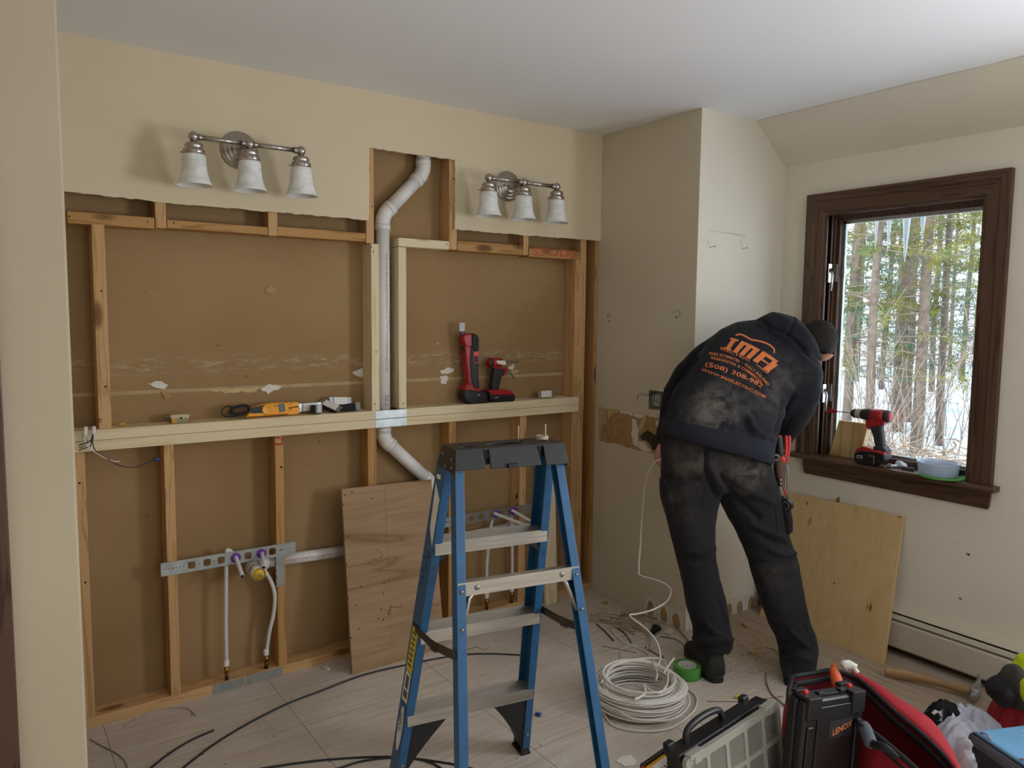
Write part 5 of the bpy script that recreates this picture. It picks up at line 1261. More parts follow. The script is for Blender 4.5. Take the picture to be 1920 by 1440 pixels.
def hand(b, W_, K, N, T, s=1.0):
    """W_ wrist, K knuckle centre, N palm normal (towards which the fingers curl), T direction across the palm to the thumb side"""
    ax = (K - W_).normalized(); R = []
    for t, w, h in ((-.2, .024, .019), (.1, .027, .017), (.45, .038, .016), (.8, .043, .015), (1.02, .041, .012)):
        c = W_ + (K - W_) * t; R.append([c + T * (w * math.cos(a)) + N * (h * math.sin(a)) for a in [2 * math.pi * k / 14 for k in range(14)]])
    b.rings(R)
    for i, (off, ln, cu) in enumerate(((.031, .070, .55), (.0105, .078, .62), (-.0105, .073, .70), (-.030, .057, .78))):
        p = W_ + (K - W_) * .97 + T * off; d = ax.copy(); P = [p - ax * .02, p]; q = p
        for j, f in enumerate((.45, .32, .25)):
            a = cu * (j + .55); d2 = (ax * math.cos(a) + N * math.sin(a)).normalized(); q = q + d2 * (ln * f); P.append(q)
        b.tube(P, [.0092, .0092, .0088, .0082, .0070], 10)
    p = W_ + (K - W_) * .28 + T * .028; P = [p - T * .012, p + (T * .7 + ax * .6 + N * .35).normalized() * .030, p + (T * .55 + ax * .8 + N * .5).normalized() * .058, p + (T * .25 + ax * .95 + N * .75).normalized() * .082]
    b.tube(P, [.012, .0112, .0100, .0075], 10)
lw = at(1243.5, 826, 3.61); lk = at(1236.5, 852, 3.63)
hand(b, lw, lw + (lk - lw).normalized() * .085, (HR * .75 - HF * .65).normalized(), (HF * .75 + HR * .65).normalized())
rw = at(1400, 850, 3.62); hand(b, rw, rw + (at(1380, 852, 3.70) - rw).normalized() * .085, UP * -.6 + HR * -.5, (UP * .6 + HF * .6).normalized())
bm = fuse(b, .0062, 3, .5)
body = obj('body', bm, 'skin', man, smooth=180)
# eyes
for s in (-1, 1):
    e = obj('eye', B().ball(HM @ V((s * .030, .080, -.004)), .011, 12), 'white', body, smooth=60); obj('iris', B().ball(HM @ V((s * .030, .0885, -.005)), .0045, 10), 'gap', e, smooth=60)
# ---- hair: a close cropped cap over the skull
def hair_mat():
    t = NT('cropped_hair'); co = t.coords(rnd=False); f = t.noise(co, 340, 2, .6); g = t.noise(co, 22, 3)
    c = t.ramp(f, [(.35, lin('17130f')), (.7, lin('3c332b'))]); t.base(c); t.bump(f, .6, .003); return t.pr(.75, 0, .25)
M['hair'] = hair_mat()
b = B(); n = 26; rings_ = []
for i in range(14):
    ph = math.pi * .5 - math.pi * .80 * i / 13; rg = []
    for k in range(n):
        t = 2 * math.pi * k / n; x, y = math.cos(t), math.sin(t)
        low = ph if y < .2 else max(ph, .12 + (y - .2) * .32)                    # hairline rises over the forehead
        if abs(x) > .80 and y > -.30: low = max(low, -.30)
        j = 1 + .012 * mnoise.noise(V((x * 9, y * 9, i)))
        rg.append(HM @ (V((.0795 * j * x * (math.cos(low) if low > 0 else max(.62, math.cos(low))), -.012 + .1005 * j * y * (math.cos(low) if low > 0 else max(.74, math.cos(low))), .018 + .0935 * j * math.sin(low)))))
    rings_.append(rg)
b.rings(list(reversed(rings_)))
rr_ = random.Random(12)
for i in range(9000):                                                          # short hairs standing off the cap
    a, c_ = rr_.randrange(12), rr_.randrange(n); t_, s_ = rr_.random(), rr_.random(); A_, B_, C_, D_ = rings_[a][c_], rings_[a][(c_ + 1) % n], rings_[a + 1][(c_ + 1) % n], rings_[a + 1][c_]
    p = A_.lerp(B_, s_).lerp(D_.lerp(C_, s_), t_); o_ = (p - (HM @ V((0, -.012, .018)))).normalized(); sd_ = V((rr_.uniform(-1, 1), rr_.uniform(-1, 1), rr_.uniform(-1, 1))); w_ = o_.cross(sd_)
    if w_.length < .1: continue
    w_.normalize(); q = p + (o_ + sd_ * .45).normalized() * rr_.uniform(.0015, .0042); b.face([b.v(p - w_ * .0007 - o_ * .001), b.v(p + w_ * .0007 - o_ * .001), b.v(q)])
obj('hair', b, 'hair', man, smooth=180)

# ---- hoodie
def cloth_mat(name, base, dust, blobs, dark=None, strength=.75, streak=(1, 1, 1)):
    t = NT(name); co = t.coords(rnd=False); f = t.noise(co, 5, 4); c = t.ramp(f, [(.3, sc(lin(base), .8)), (.75, sc(lin(base), 1.35))])
    pat = t.ramp(t.noise(t.coords(streak, False), 13, 6, .68, .5), [(.40, (0, 0, 0)), (.72, (1, 1, 1))]); tc = t.add('ShaderNodeTexCoord')
    for (p, r, k) in blobs:
        q = p - base_pt; d = t.add('ShaderNodeVectorMath', operation='DISTANCE'); t.link(tc.outputs['Object'], d.inputs[0]); d.inputs[1].default_value = q
        m = t.ramp(d.outputs['Value'], [(r * .15, (k, k, k)), (min(.99, r), (0, 0, 0))])
        mm = t.add('ShaderNodeMix', data_type='RGBA', blend_type='MULTIPLY'); mm.inputs[0].default_value = 1; t.link(m, mm.inputs[6]); t.link(pat, mm.inputs[7])
        c = t.mix(mm.outputs[2], c, lin(dust))
    fleck = t.add('ShaderNodeTexVoronoi'); fleck.inputs['Scale'].default_value = 34; t.link(co, fleck.inputs['Vector'])
    c = t.mix(t.ramp(fleck.outputs['Distance'], [(.0, (.5, .5, .5)), (.045, (.35, .35, .35)), (.06, (0, 0, 0))]), c, lin('6f6a63'))
    t.base(c); t.bump(t.noise(co, 420, 2), .25, .002); t.pr(.88, 0, .2)
    t.b.inputs['Sheen Weight'].default_value = .04; t.b.inputs['Sheen Roughness'].default_value = .5
    return t.m
base_pt = V(base)
M['hoodie'] = cloth_mat('black_hoodie', '202127', '7d766c', [(at(1335, 775, 3.02), .17, .8), (at(1360, 745, 3.04), .12, .6), (at(1440, 735, 3.08), .16, .42), (at(1480, 690, 3.14), .14, .36), (at(1312, 800, 3.02), .07, .9)])
M['rib'] = plain('navy_rib_knit', '1c1f2b', .9, var=.15, bump=.3, bscale=150)
M['trouser'] = cloth_mat('dark_work_trousers', '252427', '776b5c', [(at(1290, 865, 3.05), .15, .62), (at(1395, 880, 3.07), .14, .62), (at(1418, 888, 3.07), .07, .8), (at(1280, 950, 3.08), .12, .4), (at(1430, 1090, 3.18), .2, .2)], strength=.6)
b = B(); volume(b, TORSO); limb(b, LARM); limb(b, RARM)
# the thrown-back hood
HOOD = [((1416, 599), (1436, 622), 3.335, .045), ((1438, 590), (1455, 640), 3.33, .075), ((1468, 588), (1484, 656), 3.335, .10), ((1492, 594), (1508, 670), 3.345, .11), ((1508, 608), (1526, 683), 3.36, .11), ((1519, 622), (1534, 681), 3.37, .095), ((1527, 637), (1538, 672), 3.375, .075)]
volume(b, HOOD)
bm = fuse(b, .0085, 9, .5)
FL = []
S5 = lambda pts: Zo(5.053, 1220, 560, pts)
FL += [(S5([(1245, 1030), (1290, 960), (1390, 870), (1480, 830), (1620, 815)]), -.005, 5), (S5([(1210, 1120), (1245, 1030)]), -.014, 5), (S5([(1190, 1290), (1215, 1130)]), -.014, 5)]
FL += [(S5([(1130, 640), (1240, 760), (1330, 850)]), .007, 6), (S5([(1050, 850), (1120, 950), (1220, 1040)]), .009, 6), (S5([(930, 830), (1000, 960), (1110, 1060), (1190, 1130)]), .008, 6), (S5([(740, 880), (800, 1020), (920, 1130), (1000, 1280)]), .007, 7), (S5([(910, 1080), (960, 1200), (1090, 1320)]), .008, 6)]
FL += [(S5([(1150, 700), (1230, 800), (1280, 900), (1250, 1010)]), -.007, 6), (S5([(1050, 1000), (1150, 1100)]), -.007, 6), (S5([(1370, 620), (1400, 720), (1370, 800)]), .006, 7), (S5([(1130, 1340), (1050, 1310), (900, 1250)]), -.005, 6)]
FL += [(S5([(420, 560), (330, 720), (200, 960), (110, 1120)]), -.014, 5)]                                   # sleeve against the side
FL += [(S5([(300, 640), (240, 740), (160, 860)]), .006, 7), (S5([(1010, 185), (1110, 260), (1300, 350), (1430, 470), (1570, 600)]), -.010, 4), (S5([(1380, 170), (1340, 240), (1300, 345)]), -.009, 3.5), (S5([(1160, 160), (1330, 230)]), .006, 8), (S5([(1420, 260), (1540, 420), (1590, 540)]), .006, 6)]
FL += [(S5([(1090, 250), (1110, 310), (1180, 360)]), -.004, 3), (S5([(1240, 1110), (1330, 1000), (1400, 900)]), .007, 7), (S5([(1260, 1230), (1360, 1100), (1480, 990)]), -.006, 7), (S5([(560, 330), (500, 440), (420, 560)]), -.005, 4)]
folds(bm, [(p, a * 1.3, w) for p, a, w in FL], .0045, 9)
hoodie = obj('hoodie', bm, 'hoodie', man, smooth=180)
b = B(); b.rings([shrink(ring((1238, 813), (1449, 871), 3.18, .152), .985), ring((1238, 811), (1449, 869), 3.18, .155), ring((1240, 797), (1448, 851), 3.18, .166), ring((1244, 783), (1449, 829), 3.185, .172), shrink(ring((1244, 782), (1450, 828), 3.185, .170), .965)], True, False, False)
hem = fuse(b, .007, 3, .5) if 0 else None
hb_ = obj('hem_band', b.fix(), 'rib', hoodie, smooth=60)
b = B(); P = [at(1252, 806, 3.575), at(1249, 820, 3.60), at(1246, 829, 3.612)]; b.tube(P, [.050, .049, .041], 18); obj('cuff', b.fix(), 'rib', hoodie, smooth=60)

# ---- printed lettering on the back, laid on the cloth
dg = bpy.context.evaluated_depsgraph_get(); dg.update()
hm = hoodie.data; off_ = ROOT[man].translation
bvh = BVHTree.FromPolygons([v.co + off_ for v in hm.vertices], [list(p.vertices) for p in hm.polygons])
def on_cloth(u, v, lift=.0022):
    h, n, i, d = bvh.ray_cast(CAM_C, ray(u, v).normalized())
    if h is None: return None
    if n.dot(CAM_C - h) < 0: n = -n
    return h + n * lift
def lay(bt, mapf, name, mat='print_orange'):
    """lay a flat print (unit coordinates) on the cloth"""
    for _ in range(4):
        lng = [e for e in bt.bm.edges if (V(mapf(*e.verts[0].co.xy)) - V(mapf(*e.verts[1].co.xy))).length > 3.0]
        if not lng: break
        bmesh.ops.subdivide_edges(bt.bm, edges=lng, cuts=1); bmesh.ops.triangulate(bt.bm, faces=[f for f in bt.bm.faces if len(f.verts) > 4])
    bad = []
    for v in bt.bm.verts:
        q = on_cloth(*mapf(v.co.x, v.co.y))
        if q is None: bad.append(v)
        else: v.co = q
    bmesh.ops.delete(bt.bm, geom=bad, context='VERTS'); bmesh.ops.recalc_face_normals(bt.bm, faces=bt.bm.faces[:])
    return obj(name, bt, mat, hoodie)
def pathmap(p0, p1, p2, height, slant=0, x0=0., x1=1.):
    """quadratic base line through three photo positions; unit glyph height maps to height pixels"""
    p0, p1, p2 = V(p0), V(p1), V(p2); c = p1 * 2 - (p0 + p2) * .5
    def f(x, y):
        t = (x - x0) / (x1 - x0); p = p0 * (1 - t) ** 2 + c * (2 * t * (1 - t)) + p2 * t * t; d = (c - p0) * (1 - t) + (p2 - c) * t; d.normalize()
        q = p + V((d.y, -d.x)) * (y * height) + d * (y * height * slant); return q.x, q.y
    return f
def flat_text(s):
    cu = bpy.data.curves.new('lettering', 'FONT'); cu.body = s; cu.size = 1; cu.offset = .012; cu.resolution_u = 2
    o = bpy.data.objects.new('lettering', cu); me = bpy.data.meshes.new_from_object(o); bt = B(); bt.bm.from_mesh(me)
    bpy.data.objects.remove(o); bpy.data.curves.remove(cu); bpy.data.meshes.remove(me)
    xs = [v.co.x for v in bt.bm.verts]; return bt, min(xs), max(xs)
T5 = lambda x, y: (1220 + x / 5.053, 560 + y / 5.053)
for s, a, m, e, hgt in (('ELECTRIC', (660, 482), (790, 535), (935, 602), 6.5), ('FREE ESTIMATES  \u00b7  FULLY INSURED', (552, 535), (860, 622), (1108, 832), 6.8), ('RESIDENTIAL & COMMERCIAL', (572, 575), (840, 660), (1045, 812), 6.8), ('(508) 308-982', (515, 640), (800, 728), (1050, 850), 11.5), ('WWW.IMAELECTRIC.COM', (478, 685), (790, 808), (1078, 945), 7.8)):
    bt, x0, x1 = flat_text(s); lay(bt, pathmap(T5(*a), T5(*m), T5(*e), hgt, .0, x0, x1), 'printed_line')
mp = pathmap(T5(690, 478), T5(905, 558), T5(1120, 690), 24, .35, 0, 3.0)
bt = B()
def q4(x0, y0, x1, y1, b_=None):
    b_ = b_ or bt
    b_.face([b_.v((x0, y0, 0)), b_.v((x1, y0, 0)), b_.v((x1, y1, 0)), b_.v((x0, y1, 0))])
q4(.10, .14, .36, .86); q4(0, .86, .48, 1); q4(0, 0, .48, .14)
q4(.62, 0, .90, .80); q4(.62, .80, 1.74, 1.02); q4(1.04, .0, 1.32, .80); q4(1.46, 0, 1.74, .80)
q4(1.90, 0, 2.22, .80); q4(1.90, .80, 2.85, 1.05); q4(2.66, -.1, 3.0, .80); q4(2.22, .36, 2.66, .50)
lay(bt, mp, 'printed_logo')
bt = B(); P = spline([V((*T5(x, y), 0)) for x, y in ((805, 352), (850, 342), (905, 365), (950, 392), (1000, 400), (1060, 415), (1120, 440), (1165, 480), (1168, 520))], 5); G = []
for i, p in enumerate(P):
    d = (P[min(i + 1, len(P) - 1)] - P[max(i - 1, 0)]).normalized(); nn = V((-d.y, d.x, 0)) * 1.5; G.append((bt.v(p + nn), bt.v(p - nn)))
for a, c in zip(G, G[1:]): bt.face((a[0], c[0], c[1], a[1]))
lay(bt, lambda x, y: (x, y), 'printed_swoosh')
bt = B()
for pts in (((1000, 625), (1105, 710)), ((1105, 710), (1140, 655))):
    p, q = V((*T5(*pts[0]), 0)), V((*T5(*pts[1]), 0)); d = (q - p).normalized(); nn = V((-d.y, d.x, 0)) * .7; bt.face([bt.v(p + nn), bt.v(q + nn), bt.v(q - nn), bt.v(p - nn)])
lay(bt, lambda x, y: (x, y), 'printed_outline')

# ---- trousers
b = B(); volume(b, PELVIS); volume(b, LLEG); volume(b, RLEG)
bm = fuse(b, .0085, 8, .5)
S6 = lambda pts: Zo(6, 1200, 820, pts); S4 = lambda pts: Zo(4.234, 1280, 960, pts)
FT = [(S6([(735, 160), (735, 400), (800, 560), (865, 680)]), -.010, 4), (S6([(900, 440), (1000, 600), (1150, 760), (1320, 900)]), -.010, 6), (S6([(540, 450), (680, 440), (740, 420)]), -.007, 6), (S6([(800, 350), (900, 500), (960, 560)]), .007, 6), (S6([(1080, 500), (1300, 620), (1480, 720)]), .006, 7), (S6([(300, 440), (480, 500), (640, 480)]), -.006, 6), (S6([(1250, 980), (1420, 1050), (1600, 1130)]), .006, 5), (S6([(1300, 1080), (1480, 1150), (1680, 1200)]), -.006, 5)]
FT += [(S4([(560, 400), (700, 410), (860, 360)]), -.008, 4), (S4([(700, 300), (800, 340), (880, 330)]), .008, 4), (S4([(640, 220), (780, 260), (850, 280)]), -.007, 4), (S4([(590, 460), (760, 480), (900, 440)]), .006, 5), (S4([(0, 380), (120, 400), (250, 360)]), -.006, 5), (S4([(20, 300), (130, 330), (240, 290)]), .005, 5)]
FT += [(S4([(860, 940), (930, 1020), (980, 1060)]), .010, 4), (S4([(960, 900), (1000, 980), (1040, 1060)]), -.009, 4), (S4([(800, 1120), (900, 1080), (1020, 1100)]), -.010, 4), (S4([(820, 1180), (930, 1150), (1030, 1180)]), .008, 4), (S4([(780, 1040), (880, 1050), (960, 1060)]), -.006, 4)]
FT += [(S4([(100, 1000), (220, 1020), (380, 1010)]), .010, 4), (S4([(120, 1060), (230, 1080), (350, 1060)]), -.012, 4), (S4([(180, 880), (260, 960), (340, 1000)]), .008, 5), (S4([(280, 700), (320, 820), (360, 920)]), -.006, 5), (S4([(120, 940), (200, 900), (300, 840)]), -.006, 5)]
folds(bm, [(p, a * 1.7, w) for p, a, w in FT], .005, 10)
tr = obj('trousers', bm, 'trouser', man, smooth=180)
def pocket(pts, dep, th, name='cargo_pocket'):
    b = B(); volume(b, [(l, r_, dep, th * k) for (l, r_), k in zip(pts, (.5, .9, 1, 1, .8, .4))]); bm = fuse(b, .006, 4); folds(bm, [], .003, 22); return obj(name, bm, 'trouser', tr, smooth=180)
pocket([((1448, 932), (1468, 930)), ((1450, 945), (1474, 943)), ((1456, 962), (1480, 960)), ((1462, 982), (1484, 980)), ((1466, 998), (1483, 996)), ((1468, 1006), (1478, 1004))], 3.22, .06)
pocket([((1237, 896), (1258, 898)), ((1237, 908), (1262, 912)), ((1239, 925), (1266, 928)), ((1243, 945), (1270, 950)), ((1248, 962), (1274, 966)), ((1252, 973), (1272, 974))], 3.19, .06)
def seam(pts, nm='seam'):
    h = tr.data; bv = BVHTree.FromPolygons([v.co + off_ for v in h.vertices], [list(p.vertices) for p in h.polygons]); P = []
    for u, v in pts:
        q, n, i, d = bv.ray_cast(CAM_C, ray(u, v).normalized())
        if q is not None: P.append(q + (n if n.dot(CAM_C - q) > 0 else -n) * .001)
    if len(P) > 2: obj(nm, B().tube(P, .0016, 5), 'gap', tr)
def dense(pts, k=6): return [(p.x, p.y) for p in spline([V((*q, 0)) for q in pts], k)]
seam(dense(S6([(722, 160), (728, 280), (735, 400), (780, 520)]))); seam(dense(S6([(1060, 432), (1180, 440), (1310, 436)]))); seam(dense(S6([(300, 440), (420, 450), (530, 448)])))
seam(dense(S6([(1510, 740), (1530, 900), (1545, 1080)])))

# ---- boots
def boot(heel, d, label):
    d = V((d[0], d[1], 0)).normalized(); s = V((d.y, -d.x, 0)); z0 = fz(heel.x); h0 = V((heel.x, heel.y, z0))
    b = B(); R = []
    for x, w, h in ((-.004, .026, .075), (.010, .042, .115), (.05, .047, .14), (.09, .047, .140), (.13, .046, .115), (.17, .046, .092), (.21, .050, .080), (.25, .047, .070), (.275, .036, .058), (.288, .018, .045)):
        rg = []
        for k in range(18):
            t = math.pi * 2 * k / 18; ct, st = math.cos(t), math.sin(t); zz = .026 + (h - .026) * max(0, st) ** .8 if st > 0 else .024
            rg.append(h0 + d * x + s * (w * math.copysign(abs(ct) ** .8, ct)) + V((0, 0, zz)))
        R.append(rg)
    b.rings(R)
    b.lathe([(.044, .05), (.050, .09), (.050, .13), (.046, .15)], mat4(h0 + d * .062, (0, 0, 1)), 18)
    o = obj('boot', fuse(b, .005, 4), 'boot', man, smooth=180)
    lp = []
    for k in range(28):
        t = 2 * math.pi * k / 28; x = .142 + .156 * math.cos(t); w = .053 if x > .14 else .050; lp.append((x, w * math.copysign(abs(math.sin(t)) ** .6, math.sin(t))))
    m = Matrix((d, -s, V((0, 0, 1)))).transposed().to_4x4(); m.translation = h0
    b = B().prism(lp, m, .010, .030)
    b.prism([(x, y) for x, y in lp if x < .10], m, .0, .0105); b.prism([(x, y) for x, y in lp if x > .125], m, .0, .0105)
    obj('sole', b.fix(), 'rubber', o, bevel=.002, smooth=30); return o
M['boot'] = plain('black_nubuck', '232221', .75, var=.2, scale=12, bump=.2, bscale=200)
hl = on(1344, 1279, Z=fz(2.44)); boot(hl, (.44, .90), 'left'); hr_ = on(1484, 1286, Z=fz(2.7)); boot(hr_, (.93, .36), 'right')

# ---- tools on the belt
tp = thing('tool_pouch', 'brown leather tool pouch on the right hip of the person', 'pouch', at(1462, 870, 3.17))
D0 = 3.17
b = B(); b.rings([ring((1450, 850), (1472, 853), D0, .022, 12, 4), ring((1452, 880), (1472, 880), D0, .022, 12, 4), ring((1459, 912), (1470, 914), D0, .018, 12, 4)]); obj('sheath', b.fix(), 'tan_leather', tp, smooth=50)
for u, v in ((1463.5, 900), (1463.5, 907)): p = at(u, v, D0 - .022); obj('rivet', B().ball(p, .0045, 10), 'chrome', tp, smooth=60)
obj('ring', B().lathe([(.011, -.0015), (.013, 0), (.011, .0015), (.0095, 0), (.011, -.0015)], mat4(at(1456, 858, D0 - .025), -HF), 16, False, False), 'chrome', tp, smooth=60)
sd = thing('screwdriver', 'black and red screwdriver handle standing up from the tool pouch', 'screwdriver', at(1461, 840, D0 - .01))
obj('handle', limb(B(), [(1459, 818, D0 - .01, .010), (1460, 822, D0 - .01, .0155), (1463, 850, D0 - .01, .0145), (1465, 858, D0 - .01, .010)], 12), 'black', sd, smooth=50)
obj('collar', limb(B(), [(1465, 855, D0 - .01, .012), (1466, 860, D0 - .01, .0145), (1468, 867, D0 - .01, .012)], 12), 'redgrip', sd, smooth=50); obj('end_cap', limb(B(), [(1458.5, 816, D0 - .01, .008), (1459, 818, D0 - .01, .0135), (1459.5, 821, D0 - .01, .0135)], 12), 'redgrip', sd, smooth=50)
pl = thing('pliers', 'pliers with two long red handles rising from the tool pouch', 'pliers', at(1475, 845, D0))
for dx in (0, 6): obj('handle', limb(B(), [(1473 + dx, 817, D0, .005), (1474 + dx, 822, D0, .0072), (1474 + dx * .8, 845, D0, .0072), (1470 + dx * .6, 868, D0, .0065)], 10), 'redgrip', pl, smooth=50)
obj('jaw', limb(B(), [(1471, 866, D0, .009), (1472, 885, D0, .007)], 10), 'steel', pl)
kd = thing('insulated_screwdriver', 'thin red shaft hanging below the tool pouch', 'screwdriver', at(1470, 915, D0))
obj('shaft', limb(B(), [(1467, 893, D0, .0045), (1470, 915, D0, .0042), (1473, 928, D0, .004)], 8), 'redgrip', kd, smooth=50); obj('tip', limb(B(), [(1473, 928, D0, .0028), (1474, 933, D0, .002)], 8), 'steel', kd)
ch = single('ball_chain', limb(B(), [(1476, 872, D0, .0035), (1477, 900, D0, .0035), (1475, 934, D0, .0035)], 8), 'steel', 'grey braided chain hanging beside the tool pouch', 'chain', smooth=50)
c = at(1475, 947, D0); ax_ = (HR * -.75 - HF * .62 + UP * -.1).normalized()
tr_ = thing('electrical_tape', 'roll of black electrical tape hanging from the belt chain', 'tape', c)
obj('tape_wrap', B().lathe([(.017, -.0095), (.026, -.0095), (.026, .0095), (.017, .0095), (.017, -.0095)], mat4(c, ax_), 28, False, False).fix(), 'black', tr_, smooth=40)
obj('core', B().lathe([(.0168, -.0092), (.0168, .0092), (.0155, .0092), (.0155, -.0092), (.0168, -.0092)], mat4(c, ax_), 28, False, False).fix(), 'white', tr_, smooth=40)
# ============================================================ on the window sill
SILL = W1[0][1] - .028
sx_ = lambda pts: Zo(4, 1440, 700, pts)
XD = 3.315
blk_ = single('wood_block', B().prism([(p.y, p.z) for p in [on(u, v, X=3.40) for u, v in sx_([(473, 602), (548, 345), (768, 372), (700, 640)])]], sheet_x(3.40), 0, .018).fix(), 'ply_block', 'pale plywood scrap leaning on the window pane behind the drill', 'wood scrap', bevel=.0015)
zmin = min((blk_.matrix_world @ v.co).z for v in blk_.data.vertices); blk_.location.z += SILL - min(v.co.z for v in blk_.data.vertices) - blk_.location.z
sh = Matrix.Shear('XY', 4, (0, 0)); 
dr = thing('cordless_drill', 'red cordless drill with spade bit standing on the window sill', 'power tool', on(1640, 868, X=XD))
c0 = on(*sx_([(905, 325)])[0], X=XD); c1 = on(*sx_([(625, 297)])[0], X=XD); axd = (c1 - c0).normalized(); mX = mat4(c0, axd); Ld = (c1 - c0).length; q = Ld / 280
obj('rear_cap', B().lathe([(.019, -.008), (.026, -.004), (.0285, .004), (.029, .014)], mX, 24), 'grip', dr, smooth=40)
obj('rear_badge', B().lathe([(.021, -.0095), (.0225, -.006)], mX, 24), 'red', dr, smooth=40)
obj('body', B().lathe([(.0285, .013), (.030, .035), (.030, q * 125)], mX, 24), 'red', dr, smooth=40)
obj('gear_case', B().lathe([(.0285, q * 124), (.0275, q * 150), (.024, q * 185), (.021, q * 200)], mX, 24), 'blackm', dr, smooth=40)
obj('torque_collar', B().lathe([(.0215, q * 198), (.0225, q * 205), (.0225, q * 235), (.020, q * 240)], mX, 24), 'kraft', dr, smooth=40)
obj('chuck', B().lathe([(.021, q * 238), (.021, q * 255), (.014, q * 275), (.007, q * 282)], mX, 24), 'blackm', dr, smooth=40)
tip = on(*sx_([(520, 287)])[0], X=XD); tip2 = on(*sx_([(460, 281)])[0], X=XD); tip3 = on(*sx_([(444, 278)])[0], X=XD)
bit = obj('bit_shank', B().tube([c1 - axd * .004, tip], .0024, 8), 'steel', dr)
wd = V((0, 0, 1)); P = [tip + wd * .004, tip.lerp(tip2, .35) + wd * .010, tip2 + wd * .010, tip3, tip2 - wd * .010, tip.lerp(tip2, .35) - wd * .010, tip - wd * .004]
b = B(); b.rings([[p + V((.0012, 0, 0)) for p in P], [p - V((.0012, 0, 0)) for p in P]]); obj('spade_bit', b.fix(), 'red', dr)
slab('grip', sx_([(765, 385), (862, 385), (862, 420), (870, 470), (876, 545), (815, 548), (800, 470), (785, 430)]), 'X', XD, -.018, .018, 'grip', dr, .008)
slab('handle_neck', sx_([(745, 345), (800, 330), (900, 345), (880, 390), (780, 400), (770, 425), (752, 400)]), 'X', XD, -.022, .022, 'red', dr, .006)
slab('foot', sx_([(812, 540), (878, 540), (905, 575), (905, 610), (800, 600)]), 'X', XD, -.026, .026, 'grip', dr, .006)
bt = slab('battery', sx_([(675, 590), (720, 575), (840, 582), (903, 598), (905, 655), (830, 690), (700, 672), (675, 650)]), 'X', XD, -.034, .036, 'black', dr, .006)
slab('battery_shoulder', sx_([(680, 582), (690, 560), (740, 543), (800, 560), (835, 575), (835, 600), (690, 594)]), 'X', XD, -.028, .033, 'red', dr, .006)
slab('battery_band', sx_([(835, 572), (905, 590), (903, 612), (836, 602)]), 'X', XD, -.028, .0345, 'redgrip', dr, .003)
slab('battery_plate', sx_([(700, 610), (740, 612), (738, 632), (700, 628)]), 'X', XD, .0362, .037, 'label_white', bt, 0); slab('battery_plate', sx_([(704, 614), (736, 616), (735, 628), (704, 625)]), 'X', XD, .0372, .0376, 'gap', bt, 0)
slab('clip', sx_([(790, 605), (832, 612), (832, 680), (824, 680), (824, 625), (790, 618)]), 'X', XD, .036, .0405, 'steel', bt, .001)
b = B(); p = on(1674, 868, X=3.34)
for k, (u, v, rz) in enumerate(((1667, 865, .3), (1676, 869, -.6))):
    p = on(u, v, X=3.335); p.z = SILL
    t = thing('plastic_clip', ('grey plastic anchor lying closest to the drill on the sill', 'small grey clip lying between anchor and dark bar on the sill')[k], 'clip', p, (0, 0, rz))
    b = B(); b.box((-.016, -.008, 0), (.016, .008, .014)); obj('body', b, ('olive', 'galv')[k], t, True, bevel=.004); b = B(); b.box((-.02, -.004, .003), (-.012, .004, .018)); obj('tab', b, 'galv', t, True, bevel=.001)
p = on(1703, 870, X=3.335); b = B(); b.obox((3.335, p.y, SILL + .007), .014, .055, .014); single('dark_bar', b, 'charcoal', 'short dark grey bar lying beside the plastic tub on the sill', 'bar', bevel=.002)
p = on(1690, 858, X=3.37); bb = fuse(B().ball((3.365, p.y, SILL + .014), .016, 12, sy=1.5).ball((3.36, p.y - .02, SILL + .010), .012, 10, sy=1.4), .003, 2); folds(bb, [], .005, 60); single('crumpled_wrap', bb, 'ice', 'crumpled clear plastic wrap on the sill right of the drill', 'wrap', smooth=60)
cl = on(1765, 893, Z=SILL); cl.x = 3.315; cl = V((3.318, on(1766, 890, X=3.318).y, SILL))
single('tub_lid', B().lathe([(.088, .0), (.092, .002), (.092, .009), (.087, .0095), (.084, .004), (.0, .004)], mat4(cl, (0, 0, 1)), 40, True, False), 'tape', 'green round lid lying under the plastic tub on the sill', 'lid', smooth=40)
ct_ = V((3.318, on(1759, 885, X=3.318).y, SILL + .0045))
single('plastic_tub', B().lathe([(.070, 0), (.074, .002), (.080, .048), (.083, .052), (.0845, .058), (.083, .058), (.0785, .048), (.0725, .004), (.0, .003)], mat4(ct_, (0, 0, 1)), 40, True, False), 'milky', 'translucent plastic tub standing on its green lid at the sill end', 'tub', smooth=40)

# ============================================================ cable and loose things on the floor
def floor_line(pts, h=.004): return [fl(u, v, h) for u, v in pts]
def floor_wire(name, label, pts, mat, r, cat='wire', group=None, flat=None, k=7):
    P = floor_line(pts, r * 1.02); b = B().tube(spline(P, k), r, 8, flat=flat); return single(name, b, mat, label, cat, group=group, smooth=60)
Z48 = lambda pts: Zo(4.8, 1080, 1080, pts)
